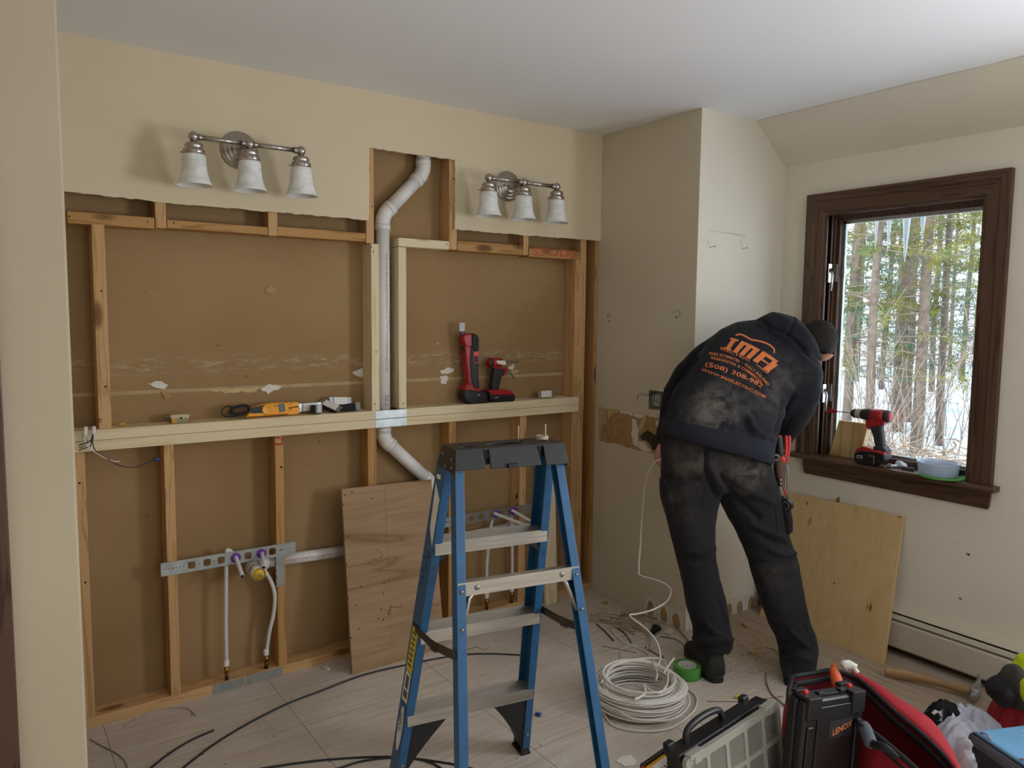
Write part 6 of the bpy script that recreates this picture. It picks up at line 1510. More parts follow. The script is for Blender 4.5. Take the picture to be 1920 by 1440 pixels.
# the coil
r = random.Random(8); cc = V((2.062, -1.010, fz(2.06))); P = []
N = 42; ph = r.uniform(0, 6)
for k in range(N):
    R0 = .132 + .056 * abs(math.sin(k * 1.7)) + r.uniform(-.004, .004); zc = .008 + .104 * ((k * 0.37) % 1.0); zc = min(zc, .100 - (R0 - .14) * .5) if R0 > .17 else zc; dx, dy = r.uniform(-.008, .008), r.uniform(-.008, .008); ti, tp_ = r.uniform(-.010, .010), r.uniform(0, 6)
    for q in range(28):
        t = 2 * math.pi * q / 28; P.append(cc + V((dx + R0 * 1.0 * math.cos(t), dy + R0 * math.sin(t), max(.005, zc + ti * math.sin(t + tp_)))))
Q = [p.copy() for p in P]
for it in range(3): Q = [Q[0]] + [(Q[i - 1] + Q[i] * 2 + Q[i + 1]) / 4 for i in range(1, len(Q) - 1)] + [Q[-1]]
coil = thing('cable_coil', 'large coil of white flat cable lying on the floor beside the ladder', 'cable', cc)
def flatcable(name, path, parent=None, w=.0052, mat='cable'):
    return obj(name, B().tube(path, w, 8, flat=.62), mat, parent, smooth=60)
flatcable('coil_windings', Q, coil)
for pts, hh in ((((1130, 1335), (1150, 1360), (1200, 1371), (1255, 1366), (1295, 1340), (1307, 1318), (1303, 1303), (1292, 1294)), .006), (((1128, 1280), (1150, 1250), (1200, 1236), (1240, 1236), (1250, 1250), (1252, 1278), (1240, 1298), (1222, 1296), (1208, 1284), (1210, 1300), (1190, 1312)), .105), (((1245, 1262), (1252, 1250), (1264, 1234)), .12), (((1290, 1300), (1292, 1322), (1270, 1345), (1230, 1352), (1180, 1345), (1145, 1320), (1128, 1300)), .05), (((1224, 1240), (1232, 1262), (1230, 1275)), .11)):
    flatcable('loose_loop', spline([fl(u, v, hh) for u, v in pts], 8), coil)
path = [(1238, 862, 3.60), (1229, 866, 3.585), (1217, 884, 3.55), (1209, 915, 3.52), (1205, 960, 3.48), (1201, 1020, 3.42), (1198, 1070, 3.37), (1201, 1079, 3.35), (1218, 1084, 3.32), (1240, 1091, 3.29), (1254, 1100, 3.27), (1258, 1112, 3.25), (1250, 1128, 3.23), (1225, 1143, 3.21), (1196, 1151, 3.20), (1181, 1153, 3.19), (1186, 1160, 3.18), (1210, 1178, 3.16), (1228, 1198, 3.14), (1237, 1220, 3.12), (1237, 1240, 3.10), (1225, 1255, 3.06)]
flatcable('running_end', spline([at(*p) for p in path], 6), coil, .0048)
gt = V(fl(1288, 1267)); gt.z = fz(gt.x)
tpr = thing('painters_tape', 'roll of green painter\'s tape lying by the left boot', 'tape', gt)
obj('tape_wrap', B().lathe([(.038, 0), (.0565, 0), (.0575, .002), (.0575, .046), (.0565, .048), (.038, .048), (.038, 0)], mat4(gt, (0, 0, 1)), 44, False, False).fix(), 'tape', tpr, smooth=30)
cr = obj('core', B().lathe([(.0378, .0005), (.0378, .0485), (.0355, .0485), (.0355, .0005), (.0378, .0005)], mat4(gt, (0, 0, 1)), 36, False, False).fix(), 'label_white', tpr, smooth=30)
for k in range(9):
    a = 2 * math.pi * k / 9; d = V((math.cos(a), math.sin(a), 0)); m = mat4(gt + d * .0352 + V((0, 0, .026)), -d, V((0, 0, 1)).cross(-d)); obj('core_print', textmesh('TAPE' if k % 2 else 'FROG', .011, m, .0003), 'print_grey', cr)
GS = 'scraps of stripped cable sheath'
SCR = [([(120, 370), (300, 400), (480, 430), (640, 520), (660, 620), (630, 660)], .0050, 'bent strip of cable sheath curling toward the coil with a white cut end', 'kraft'),
       ([(130, 350), (330, 370), (520, 420), (680, 500)], .0050, 'long brown sheath strip running from the ladder to the black tape wad', 'kraft'), ([(120, 400), (280, 420), (400, 440), (560, 470)], .0045, 'thin sheath strip lying nearest the ladder leg', 'tornpaper'),
       ([(300, 430), (330, 500), (420, 590), (540, 640), (620, 680), (665, 725)], .0055, 'white flat cable end running from the scrap heap into the coil', 'cable'), ([(405, 765), (395, 700), (420, 650), (500, 625), (600, 640)], .0030, 'thin white loop standing out at the back of the coil', 'cable'),
       ([(370, 470), (440, 520), (495, 600)], .0035, 'short black wire piece right of the black sliver', 'blackwire'), ([(185, 430), (260, 500), (340, 583)], .0040, 'straight black sliver lying nearest the ladder', 'blackwire'),
       ([(655, 570), (645, 630), (640, 660)], .0060, 'short white cable stub beside the black tape wad', 'cable'), ([(880, 440), (940, 500), (1000, 570), (1015, 590)], .0050, 'tan sheath strip running along the bump-out to the left boot', 'tornpaper'), ([(760, 545), (860, 560), (930, 590), (990, 650)], .0022, 'thin black wire reaching the left boot', 'blackwire'),
       ([(620, 640), (700, 690), (790, 740)], .0028, 'thin copper strand lying above the green tape', 'copper'), ([(230, 630), (390, 660), (540, 690)], .0020, 'thin brown strand left behind the coil', 'brush')]
for pts, rr, lab, mt_ in SCR: floor_wire('cable_scrap', lab, Z48(pts), mt_, rr, 'wire scrap', flat=.6)
rs = random.Random(31)
for k in range(16):
    u0, v0 = rs.uniform(130, 520), rs.uniform(330, 470); a = rs.uniform(-.1, .75); L = rs.uniform(120, 420); bnd = rs.uniform(-40, 40)
    if u0 + L > 820: L = 820 - u0
    P_ = [(u0 + L * t * math.cos(a), v0 + L * t * math.sin(a) * .55 + bnd * math.sin(math.pi * t)) for t in (0, .3, .65, 1)]
    floor_wire('sheath_strip', 'dusty strip of cable sheath in the heap at the foot of the bump-out', Z48(P_), rs.choice(('kraft', 'kraft', 'tornpaper', 'brush')), rs.uniform(.0028, .0048), 'wire scrap', 'sheath strips heaped at the bump-out', .6)
for pts, rr, lab, mt_ in (([(1710, 640), (1790, 660), (1850, 720)], .004, 'pale cable scrap curving beside the right boot', 'kraft'), ([(1710, 880), (1715, 960), (1760, 1060), (1850, 1140), (1905, 1195)], .0035, 'brown wire curving from the right boot to the organizer', 'brush'), ([(1180, 1128), (1450, 1130), (1700, 1105), (1860, 1085)], .0012, 'long thin copper strand left of the red bag', 'copper'), ([(1525, 1150), (1600, 1160), (1725, 1162)], .0022, 'short dark wire under the yellow wire nut', 'blackwire')):
    floor_wire('cable_scrap', lab, Z48(pts), mt_, rr, 'wire scrap')
Z32 = lambda pts: Zo(3.2, 150, 1280, pts)
floor_wire('black_cable', 'longest black cable sweeping across the floor behind the ladder', [(300, 1475), (344, 1439), (402, 1395), (470, 1354), (540, 1319), (600, 1296), (680, 1266), (763, 1246), (824, 1234), (876, 1227), (930, 1226), (985, 1229)], 'blackwire', .0036, 'cable')
floor_wire('black_cable', 'short black cable end left of the longest one', [(250, 1470), (284, 1439), (320, 1411), (360, 1387), (401, 1369)], 'blackwire', .0036, 'cable')
floor_wire('black_cable', 'black cable passing in front of the near ladder legs', [(470, 1446), (497, 1440), (580, 1428), (660, 1421), (734, 1419), (790, 1424), (850, 1433), (900, 1445)], 'blackwire', .0036, 'cable')
floor_wire('black_cable', 'black cable crossing the other one at the label side of the ladder', [(600, 1452), (640, 1439), (680, 1427), (730, 1421), (780, 1423), (810, 1431), (835, 1446)], 'blackwire', .0036, 'cable')
floor_wire('thin_wire', 'thin pale wire arched along the sole plate', Z32([(265, 265), (330, 225), (430, 175), (540, 152), (640, 155), (695, 195)]), 'kraft', .0022)
floor_wire('thin_wire', 'thin grey wire at the foot of the left partition', Z32([(60, 340), (130, 380), (210, 420), (260, 460), (285, 510)]), 'brush', .0020)
floor_wire('thin_wire', 'curly dark wire lying inside the ladder', Zo(4, 700, 1120, [(700, 395), (745, 380), (775, 372), (800, 385), (835, 392), (870, 375)]), 'brush', .0016)
def chunk(name, label, px, size, mat, cat, seed, dz=0):
    r = random.Random(seed); c = fl(*px); b = B(); b.obox(c + V((0, 0, size[2] / 2)), *size, rot=Euler((r.uniform(-.1, .1), r.uniform(-.1, .1), r.uniform(0, 3))).to_matrix())
    for v in b.bm.verts: v.co += V((r.uniform(-.1, .1) * size[0], r.uniform(-.1, .1) * size[1], r.uniform(-.08, .08) * size[2])); v.co.z = max(v.co.z, fz(v.co.x) + .0005)
    return single(name, b, mat, label, cat, bevel=.0015)
chunk('wood_chunk', 'splintered wood chunk on the sawdust between the boots', Z48([(1530, 455)])[0], (.040, .022, .014), 'pine_x', 'wood scrap', 3)
chunk('wood_chunk', 'small pale wood chunk nearest the right boot', Z48([(1600, 705)])[0], (.030, .018, .016), 'ply_light', 'wood scrap', 5)
chunk('wood_chunk', 'small brown chunk beside the bump-out base', Zo(7.385, 900, 1000, [(1730, 975)])[0], (.020, .018, .012), 'amber_x', 'wood scrap', 6)
chunk('drywall_crumb', 'white drywall crumb in front of the sole plate', Zo(3, 100, 900, [(1540, 1065)])[0], (.026, .014, .010), 'gypsum', 'crumb', 7)
chunk('drywall_crumb', 'white drywall crumb beside the black tape wad', Z48([(830, 510)])[0], (.05, .03, .010), 'gypsum', 'crumb', 9)
chunk('drywall_crumb', 'white drywall crumb behind the coil', Z48([(770, 730)])[0], (.022, .014, .010), 'kraft', 'crumb', 10)
bb = fuse(B().ball(fl(1230, 1184) + V((0, 0, .018)), .022, 12, sx=1.1, sz=.8).ball(fl(1224, 1190) + V((0, 0, .014)), .016, 10), .004, 2); folds(bb, [], .008, 50); single('tape_wad', bb, 'rubber', 'wad of black tape lying at the foot of the bump-out', 'tape', smooth=60)
p = fl(1382, 1307, .006); single('wire_nut', B().lathe([(.0045, 0), (.0055, .002), (.0075, .018), (.0075, .022), (.004, .022)], mat4(p + V((-.008, .006, .002)), (.7, -.6, 0)), 12), 'label_yellow', 'yellow wire nut lying on the bare floor right of the tape', 'wire nut', smooth=40)
p = fl(1004, 1338, .006); single('wire_nut', B().lathe([(.0045, 0), (.0055, .002), (.0075, .018), (.0075, .022), (.004, .022)], mat4(p, (.3, -.8, .1)), 12), 'bluenut', 'dark blue wire nut lying right of the far ladder foot', 'wire nut', smooth=40)
lp = jag([(0, -.03), (.03, -.02), (.035, .02), (.0, .032), (-.03, .02), (-.028, -.02), (0, -.03)], .01, .003, random.Random(1))[:-1]; p = fl(1176, 1428); m = Matrix.Translation(p + V((0, 0, .001))); single('paper_scrap', plate(lp, [], m, 0, .0012), 'label_white', 'torn white paper scrap on the floor left of the yellow box', 'paper')
# sawdust and chips
def chips(name, label, poly, n, seed, mats, size):
    r = random.Random(seed); b = B()
    xs = [p[0] for p in poly]; ys = [p[1] for p in poly]
    for i in range(n):
        u, v = r.gauss((min(xs) + max(xs)) / 2, (max(xs) - min(xs)) / 4.2), r.gauss((min(ys) + max(ys)) / 2, (max(ys) - min(ys)) / 4.2)
        p = fl(u, v); 
        if p.x > XC - .01 and p.y > YJ - .01 or p.x > 3.28 or p.y > -.01: continue
        s = r.uniform(.4, 1) * size; a = r.uniform(0, 6.3); d = V((math.cos(a), math.sin(a), 0)); e = V((-d.y, d.x, 0)); h = s * r.uniform(.1, .3); b.mi = r.randrange(len(mats))
        q = [p + d * s, p + e * s * .35, p - d * s, p - e * s * .35]; b.rings([[x + V((0, 0, .0004)) for x in q], [x * .7 + p * .3 + V((0, 0, h + .0006)) for x in q]])
    for f in b.bm.faces: pass
    o = obj(name, b, mats); prop(o, label, 'debris', None, 'stuff'); return settle(o, fl((min(xs) + max(xs)) / 2, (min(ys) + max(ys)) / 2))
chips('sawdust', 'sawdust and wood chips scattered between the boots', [(1330, 1160), (1500, 1290)], 2600, 1, ['pine_x', 'ply_light', 'amber_x', 'tornpaper'], .0042)
chips('wood_chips', 'dark chips and crumbs scattered over the dusty floor', [(300, 1180), (1400, 1440)], 420, 2, ['brush', 'gypsum', 'blackwire', 'tornpaper'], .0042)
chips('plaster_crumbs', 'pale crumbs scattered behind the ladder', [(780, 1160), (960, 1260)], 420, 3, ['gypsum', 'pine_x', 'kraft'], .0034)
chips('demolition_debris', 'brown paper shreds along the foot of the bump-out', [(1120, 1120), (1290, 1200)], 420, 4, ['tornpaper', 'kraft', 'amber_x', 'gypsum'], .008)

# ============================================================ tool bag, cases and clothes at the lower right
def lframe(P, ex, lean=0, tilt=0):
    """right-handed frame of a standing case: x along its face, y into it, z up"""
    ex = V((ex.x, ex.y, 0)).normalized(); ey = V((0, 0, 1)).cross(ex); ez = (V((0, 0, 1)) + ex * lean + ey * tilt).normalized(); ey2 = ez.cross(ex).normalized(); ex2 = ey2.cross(ez)
    m = Matrix((ex2, ey2, ez)).transposed().to_4x4(); m.translation = P; return m
def rbox(m, a, c, mat, name, parent, bevel=.004, seg=2):
    b = B(); b.box(a, c, m); o = obj(name, b, mat, parent, bevel=bevel); return o
# black hard case
ex = HR * .237 + HF * .133; P = at(1511, 1316, 2.20); m = lframe(P, ex, .13, .05)
Wc, Tc, Hc = .268, .066, .405
cs = thing('hard_case', 'black hard tool case with red latch buttons standing in the red bag', 'case', m @ V((Wc / 2, Tc / 2, -Hc)))
b = B()
def rr(x0, z0, x1, z1, r, n=4):
    out = []
    for cx, cz, a0 in ((x1 - r, z1 - r, 0), (x0 + r, z1 - r, 90), (x0 + r, z0 + r, 180), (x1 - r, z0 + r, 270)):
        for k in range(n + 1): a = math.radians(a0 + 90 * k / n); out.append((cx + r * math.cos(a), cz + r * math.sin(a)))
    return out
fm = m @ Matrix(((1, 0, 0, 0), (0, 0, -1, 0), (0, 1, 0, 0), (0, 0, 0, 1)))           # (x, z) outline, h grows toward the viewer
obj('lid', B().prism(rr(0, -Hc, Wc, 0, .022), fm, -Tc * .46, 0).fix(), 'black', cs, bevel=.008, smooth=30)
obj('shell', B().prism(rr(0, -Hc, Wc, 0, .022), fm, -Tc, -Tc * .48).fix(), 'black', cs, bevel=.008, smooth=30)
obj('lid_panel', B().prism(rr(.055, -Hc + .02, Wc - .055, -.022, .012), fm, 0, .005).fix(), 'black', cs, bevel=.003, smooth=30)
for x in (.012, Wc - .040): obj('lid_rib', B().prism(rr(x, -Hc + .03, x + .028, -.075, .008), fm, 0, .007).fix(), 'black', cs, bevel=.004, smooth=30)
for x0 in (.004, Wc - .066):
    la = rbox(m, (x0, -.010, -.055), (x0 + .058, .004, .006), 'black', 'latch', cs, .003)
    rbox(m, (x0, -.010, .000), (x0 + .058, Tc * .62, .010), 'black', 'latch_arm', la, .003); rbox(m, (x0 + .004, Tc * .60, .004), (x0 + .054, Tc * .95, .016), 'black', 'latch_lip', la, .003)
    rbox(m, (x0 + .020, Tc * .34, .008), (x0 + .036, Tc * .52, .020), 'redgrip', 'latch_button', la, .003)
rbox(m, (.072, .012, .0), (.098, .03, .014), 'black', 'handle_post', cs, .003); rbox(m, (Wc - .098, .012, .0), (Wc - .072, .03, .014), 'black', 'handle_post', cs, .003); rbox(m, (.098, .016, .001), (Wc - .098, .026, .006), 'black', 'handle', cs, .002)
obj('case_emblem', textmesh('LENOX', .025, m @ Matrix.Translation((Wc * .62, -.0062, -.095)) @ Matrix(((1, 0, .0, 0), (0, 0, -1, 0), (.22, 1, 0, 0), (0, 0, 0, 1))), .0006, sx=1.05), 'print_orange', cs)
rbox(m, (Wc * .40, -.0058, -.120), (Wc * .80, -.0045, -.068), 'gap', 'emblem_plate', cs, 0)

# open red tool bag: floor outline to a sagging rim, lined inside
RIMP = [(1484, 1268, .285), (1522, 1262, .27), (1560, 1256, .285), (1600, 1268, .275), (1628, 1288, .27), (1680, 1335, .26), (1722, 1370, .255), (1762, 1408, .25), (1794, 1448, .24), (1800, 1500, .24), (1745, 1466, .25), (1704, 1430, .26), (1662, 1394, .27), (1634, 1372, .27), (1612, 1352, .25), (1570, 1335, .24), (1515, 1335, .24), (1482, 1325, .25), (1477, 1300, .27)]
rim = spline([fl(u, v, h) for u, v, h in RIMP] + [fl(*RIMP[0])], 4)[:-1]; cen = sum(rim, V((0, 0, 0))) / len(rim)
bag = thing('tool_bag', 'large open red canvas tool bag with black webbing rim', 'bag', (cen.x, cen.y, fz(cen.x)))
R = []; n = len(rim)
for i in range(9):
    t = i / 8; lvl = []
    for k, p in enumerate(rim):
        q = V((cen.x + (p.x - cen.x) * .94, cen.y + (p.y - cen.y) * .94, fz(p.x) + .002)); w = q.lerp(p, t)
        o_ = (w - cen); o_.z = 0; o_.normalize(); w += o_ * (.018 * math.sin(math.pi * t) + (.010 * mnoise.noise(w * 9) + .006 * mnoise.noise(w * 21)) * min(1, t * 3) * (1 - .4 * t)); lvl.append(w)
    R.append(lvl)
bo = obj('bag_shell', B().rings(R, True, True, False), 'redfabric', bag, smooth=60)
R2 = [[p + (V((cen.x, cen.y, p.z)) - p).normalized() * (.006 if i else .006) + V((0, 0, .004 if i == 0 else 0)) for p in lvl] for i, lvl in enumerate(R)]
obj('liner', B().rings([list(reversed(l)) for l in R2], True, True, False), 'redliner', bag, smooth=60)
zp = [p + (V((cen.x, cen.y, p.z)) - p).normalized() * .003 for p in rim]; zp.append(zp[0])
obj('rim_binding', B().tube(zp, .0085, 8, flat=.8), 'trim', bag, smooth=60)
zp2 = [p + (V((cen.x, cen.y, p.z)) - p).normalized() * .012 - V((0, 0, .024)) for p in rim]; zp2.append(zp2[0]); obj('zipper_tape', B().tube(zp2, .011, 8, flat=.45), 'trim', bag, smooth=60)
fa = spline([fl(u, v, h) for u, v, h in ((1596, 1266, .276), (1628, 1287, .272), (1680, 1334, .262), (1722, 1369, .257), (1762, 1407, .252), (1796, 1450, .242))], 6)
fo = spline([fl(u, v, h) for u, v, h in ((1600, 1262, .270), (1634, 1279, .262), (1694, 1316, .25), (1742, 1350, .24), (1778, 1396, .23), (1803, 1450, .22))], 6)
R = []
for p, q in zip(fa, fo): R.append([p.lerp(q, t) + V((0, 0, .012 * math.sin(math.pi * t) + .008 * mnoise.noise(p.lerp(q, t) * 16) * t)) for t in (0, .25, .5, .75, 1)] + [V((q.x, q.y, q.z - .08)), V((q.x, q.y, q.z - .16))])
obj('flap', B().rings(R, False), 'redfabric', bag, smooth=60).modifiers.new('cloth', 'SOLIDIFY').thickness = .004
h0, h1 = fl(1622, 1366, .285), fl(1632, 1392, .27)
obj('handle', B().tube(spline([fl(1604, 1352, .27), fl(1612, 1356, .30), h0, h1, fl(1660, 1402, .29), fl(1680, 1420, .26)], 6), .012, 10, flat=.6), 'trim', bag, smooth=60)
obj('handle_wrap', B().tube([h0 + (h0 - h1) * .3, h0, h1, h1 + (h1 - h0) * .2], [.015, .019, .019, .015], 12), 'greyfabric', bag, smooth=60)
p0_, p1_ = fl(1700, 1440, .16), fl(1760, 1420, .20)
pk = [fl(1640, 1330, .20), fl(1660, 1335, .19), fl(1672, 1340, .165), fl(1655, 1345, .15), fl(1640, 1342, .15)]
obj('loop', B().tube(spline(pk, 5), .003, 6), 'orangep', bag, smooth=60)
# things sticking out of the bag behind the case
og = thing('orange_glove', 'orange rubber glove tucked behind the black case', 'glove', at(1566, 1265, 2.53))
obj('cuff', limb(B(), [(1572, 1288, 2.51, .020), (1567, 1268, 2.53, .018), (1562, 1250, 2.545, .012)], 12), 'orangep', og, smooth=60)
for k in range(3): obj('finger', limb(B(), [(1561 + k * 2, 1256 - k * 3, 2.545, .006), (1558 + k * 3, 1250 - k * 3, 2.55, .0055)], 8), 'orangep', og, smooth=60)
bb = fuse(limb(limb(B(), [(1580, 1250, 2.53, .014), (1592, 1245, 2.53, .016), (1606, 1252, 2.52, .012)]), [(1600, 1250, 2.52, .008), (1608, 1262, 2.51, .007)]), .004, 3); folds(bb, [], .006, 40); single('white_rag', bb, 'label_white', 'white rag behind the right latch of the black case', 'rag', smooth=60)
bb = B(); p = fl(1452, 1400, .0); bb.obox(fl(1449, 1412, .066), .07, .08, .13, Euler((0, .1, .5)).to_matrix()); single('black_pouch', bb, 'blackm', 'black pouch wedged between organizer and red bag', 'pouch', bevel=.012)

# organizer standing on edge, clear lid toward the viewer
ex = HR * .35 + HF * .28; P = at(1288, 1428, 2.06); Wo = (at(1460, 1333, 2.335) - P).length; m = lframe(P, ex, -.06, .10); Ho, To = .30, .072
ogz = thing('parts_organizer', 'clear lidded parts organizer with black handle standing on edge', 'organizer', m @ V((Wo / 2, To / 2, -Ho)))
fm = m @ Matrix(((1, 0, 0, 0), (0, 0, -1, 0), (0, 1, 0, 0), (0, 0, 0, 1)))
obj('back_shell', plate(rr(0, -Ho, Wo, 0, .012), [], fm, -To, -To + .004), 'black', ogz)
b = plate(rr(0, -Ho, Wo, 0, .012), [rr(.006, -Ho + .006, Wo - .006, -.006, .010)], fm, -To, -.012); obj('side_walls', b, 'black', ogz)
b = B(); 
for k in range(1, 5): b.box((Wo * k / 5 - .001, .012, -Ho), (Wo * k / 5 + .001, To - .004, -.006), m)
b.box((.006, .012, -Ho * .36), (Wo - .006, To - .004, -Ho * .36 + .002), m); obj('dividers', b, 'clearrib', ogz)
lid = obj('lid', plate(rr(-.004, -Ho, Wo + .004, .004, .012), [], fm, -.004, -.0015), 'clear', ogz)
holes = [rr(Wo * k / 5 + .008, -.105, Wo * (k + 1) / 5 - .006, -.020, .006, 2) for k in range(5)] + [rr(Wo * k / 5 + .008, -Ho + .02, Wo * (k + 1) / 5 - .006, -.118, .006, 2) for k in range(5)]
obj('lid_ribs', plate(rr(-.005, -Ho, Wo + .005, .005, .012), holes, fm, -.012, .0015), 'clearrib', lid)
for x in (.012, Wo - .075):
    la = rbox(m, (x, -.005, -.004), (x + .060, .020, .009), 'clearrib', 'latch', ogz, .002); rbox(m, (x + .016, -.007, -.020), (x + .044, -.001, .004), 'clearrib', 'latch_tab', la, .002)
tb = rbox(m, (-.004, .022, -.01), (Wo * .86, To + .004, .010), 'black', 'top_rail', ogz, .003)
for k in range(26): rbox(m, (.01 + k * .0145, .020, -.008), (.016 + k * .0145, .024, .008), 'black', 'rib', tb, .0005)
hp = [m @ V((x, To * .72, z)) for x, z in ((Wo * .14, .004), (Wo * .16, .038), (Wo * .26, .052), (Wo * .40, .052), (Wo * .50, .040), (Wo * .53, .004))]
obj('handle', B().tube(spline(hp, 5), .010, 10), 'black', ogz, smooth=60)
for x in (.0, Wo * .80): rbox(m, (x, To - .01, .0), (x + .03, To + .012, .024), 'black', 'corner_block', ogz, .004)

# small yellow and black box
P = at(1205, 1436, 2.13); ex = HR * .05 + HF * .05; m = lframe(P, ex)
yb_ = thing('yellow_box', 'small yellow and black case at the lower edge with papers inside', 'case', m @ V((.06, -.06, -.19)))
rbox(m, (0, -.14, -.19), (.115, 0, -.012), 'black', 'shell', yb_, .006); rbox(m, (.004, -.136, -.012), (.111, -.004, -.004), 'clamp', 'tray', yb_, .002); rbox(m, (.018, -.125, -.004), (.098, -.018, -.001), 'label_white', 'paper_insert', yb_, 0)
rbox(m, (-.004, -.003, -.03), (.119, .008, .004), 'black', 'lid_edge', yb_, .003); rbox(m, (-.012, -.02, -.05), (.0, .0, .002), 'red', 'latch', yb_, .002)
for k in range(4): rbox(m, (.028 + .014 * k, -.11 + .01 * (k % 2), -.001), (.034 + .014 * k, -.04, -.0004), 'print_grey', 'printed_line', yb_, 0)

# framing hammer
h0, h1 = fl(1660, 1256, .028), fl(1818, 1296, .030)
hm_ = thing('framing_hammer', 'wooden-handled hammer with hatchet head lying before the heater', 'hammer', h0)
mH = mat4(h0, UP, h1 - h0)
hp = [h0, h0.lerp(h1, .12), h0.lerp(h1, .35), h0.lerp(h1, .6), h0.lerp(h1, .85), h1]; side_ = (h1 - h0).cross(UP).normalized()
hp = [p + side_ * o_ for p, o_ in zip(hp, (.012, .006, -.004, -.004, .002, .004))]
obj('handle', B().tube(spline(hp, 5), [(.017, .021, .016, .014, .017, .017)[min(5, i // 5)] for i in range(26)], 14, flat=.72), 'hickory', hm_, smooth=60)
hx = (h1 - h0).normalized(); hy = V((hx.y, -hx.x, 0)); c = h1 + hx * .018
mm = Matrix((hx, hy, V((0, 0, 1)))).transposed().to_4x4(); mm.translation = c
obj('eye', B().lathe([(.0, -.016), (.018, -.016), (.020, 0), (.018, .016), (.0, .016)], mat4(c, UP), 20), 'hammersteel', hm_, smooth=40)
mv_ = mat4(c, (HF * -1 + UP * .2), HR); 
obj('blade', B().prism([(-.016, -.004), (-.014, .02), (.004, .036), (.014, .050), (.018, .072), (.022, .058), (.024, .03), (.022, -.006), (.010, -.012)], mv_, -.008, .008).fix(), 'hammersteel', hm_, bevel=.003)
obj('poll', B().lathe([(.010, 0), (.010, .02), (.015, .022), (.015, .036), (.013, .038)], mat4(c + UP * -.0 + hy * .010, hy + UP * -.05), 16), 'hammersteel', hm_, smooth=40)
# grey shirt, black cloth with white print
def pile(name, label, cat, mat, blobs, amp, sc_, voxel=.007, it=4):
    b = B()
    for u, v, d, rx, ry, rz in blobs: b.ball(at(u, v, d), 1, 14, Matrix((HR, HF, UP)).transposed().to_4x4(), rx, ry, rz)
    bm = fuse(b, voxel, it); folds(bm, [], amp, sc_, True)
    for v in bm.verts: v.co.z = max(v.co.z, fz(v.co.x) + .002)
    return single(name, bm, mat, label, cat, smooth=180)
def mound(name, label, cat, mat, cx, cy, rx, ry, h, seed, rotz=0, fold=.022):
    """a dropped garment: a low heap with radiating creases and a ragged outline"""
    r = random.Random(seed); o_ = V((seed * 3.1, seed, 0)); b = B(); NR, NA = 34, 84; G = []; c0 = fl(cx, cy)
    for i in range(NR + 1):
        q = i / NR; rw = []
        for k in range(NA):
            a = 2 * math.pi * k / NA; out = 1 + .22 * mnoise.noise(V((math.cos(a) * 1.7, math.sin(a) * 1.7, seed))) + .06 * mnoise.noise(V((math.cos(a) * 6, math.sin(a) * 6, seed)))
            x, y = rx * q * out * math.cos(a), ry * q * out * math.sin(a); x, y = x * math.cos(rotz) - y * math.sin(rotz), x * math.sin(rotz) + y * math.cos(rotz)
            s1 = V((x * 13, y * 13, 0)) + o_; w_ = V((mnoise.noise(s1 * .6), mnoise.noise(s1 * .6 + V((9, 2, 4))), 0)) * 1.6
            z = h * (1 - q ** 2.2) ** .75 * (1 + .35 * mnoise.noise(V((x * 9, y * 9, seed)))) + fold * (1.1 - 2.4 * abs(mnoise.noise(s1 + w_))) * min(1, (1 - q) * 5) + fold * .5 * (.6 - 1.6 * abs(mnoise.noise(s1 * 2.1 + w_))) * min(1, (1 - q) * 6)
            X_, Y_ = c0.x + x, c0.y + y; rw.append(V((X_, Y_, fz(X_) + max(.002, z + .004) * (1 if q < 1 else 0) + .001)))
        G.append(rw)
    b.rings(G, True, True, True); return single(name, b.fix(), mat, label, cat, smooth=180)
mound('grey_shirt', 'crumpled grey cotton shirt between the red bag and the cooler', 'clothing', 'cotton', 1803, 1402, .165, .15, .10, 3, .6)
mound('black_cloth', 'black cloth with a white print lying over the grey shirt', 'clothing', 'blackprint', 1768, 1393, .062, .085, .135, 5, .9, .014)
b2 = pile('plastic_bag', 'clear plastic bag with a red label beside the cooler', 'plastic bag', 'baggie', [(1808, 1408, 2.34, .024, .03, .05), (1813, 1436, 2.28, .024, .03, .05)], .012, 24)
# hi-vis jacket on a red bag
mound('red_bag', 'red canvas bag under the high-visibility jacket at the right edge', 'bag', 'redfabric', 1905, 1372, .15, .10, .13, 8, .5, .012)
jk = thing('safety_jacket', 'high-visibility yellow jacket with grey stripe lying by the heater', 'clothing', at(1890, 1300, 2.66))
def jpart(name, mat, blobs, amp=.010):
    b = B()
    for u, v, d, rx, ry, rz in blobs: b.ball(at(u, v, d), 1, 16, Matrix((HR, HF, UP)).transposed().to_4x4(), rx, ry, rz)
    bm = fuse(b, .007, 4); folds(bm, [], amp * 1.3, 9, True); obj(name, bm, mat, jk, smooth=180)
jpart('black_panel', 'blackm', [(1884, 1298, 2.68, .055, .07, .048), (1898, 1287, 2.70, .055, .07, .058)])
jpart('grey_stripe', 'charcoal', [(1906, 1288, 2.665, .034, .085, .080)], .006)
jpart('yellow_panel', 'hivis', [(1938, 1275, 2.65, .055, .10, .088), (1955, 1300, 2.60, .075, .09, .085), (1930, 1312, 2.61, .03, .05, .045)])
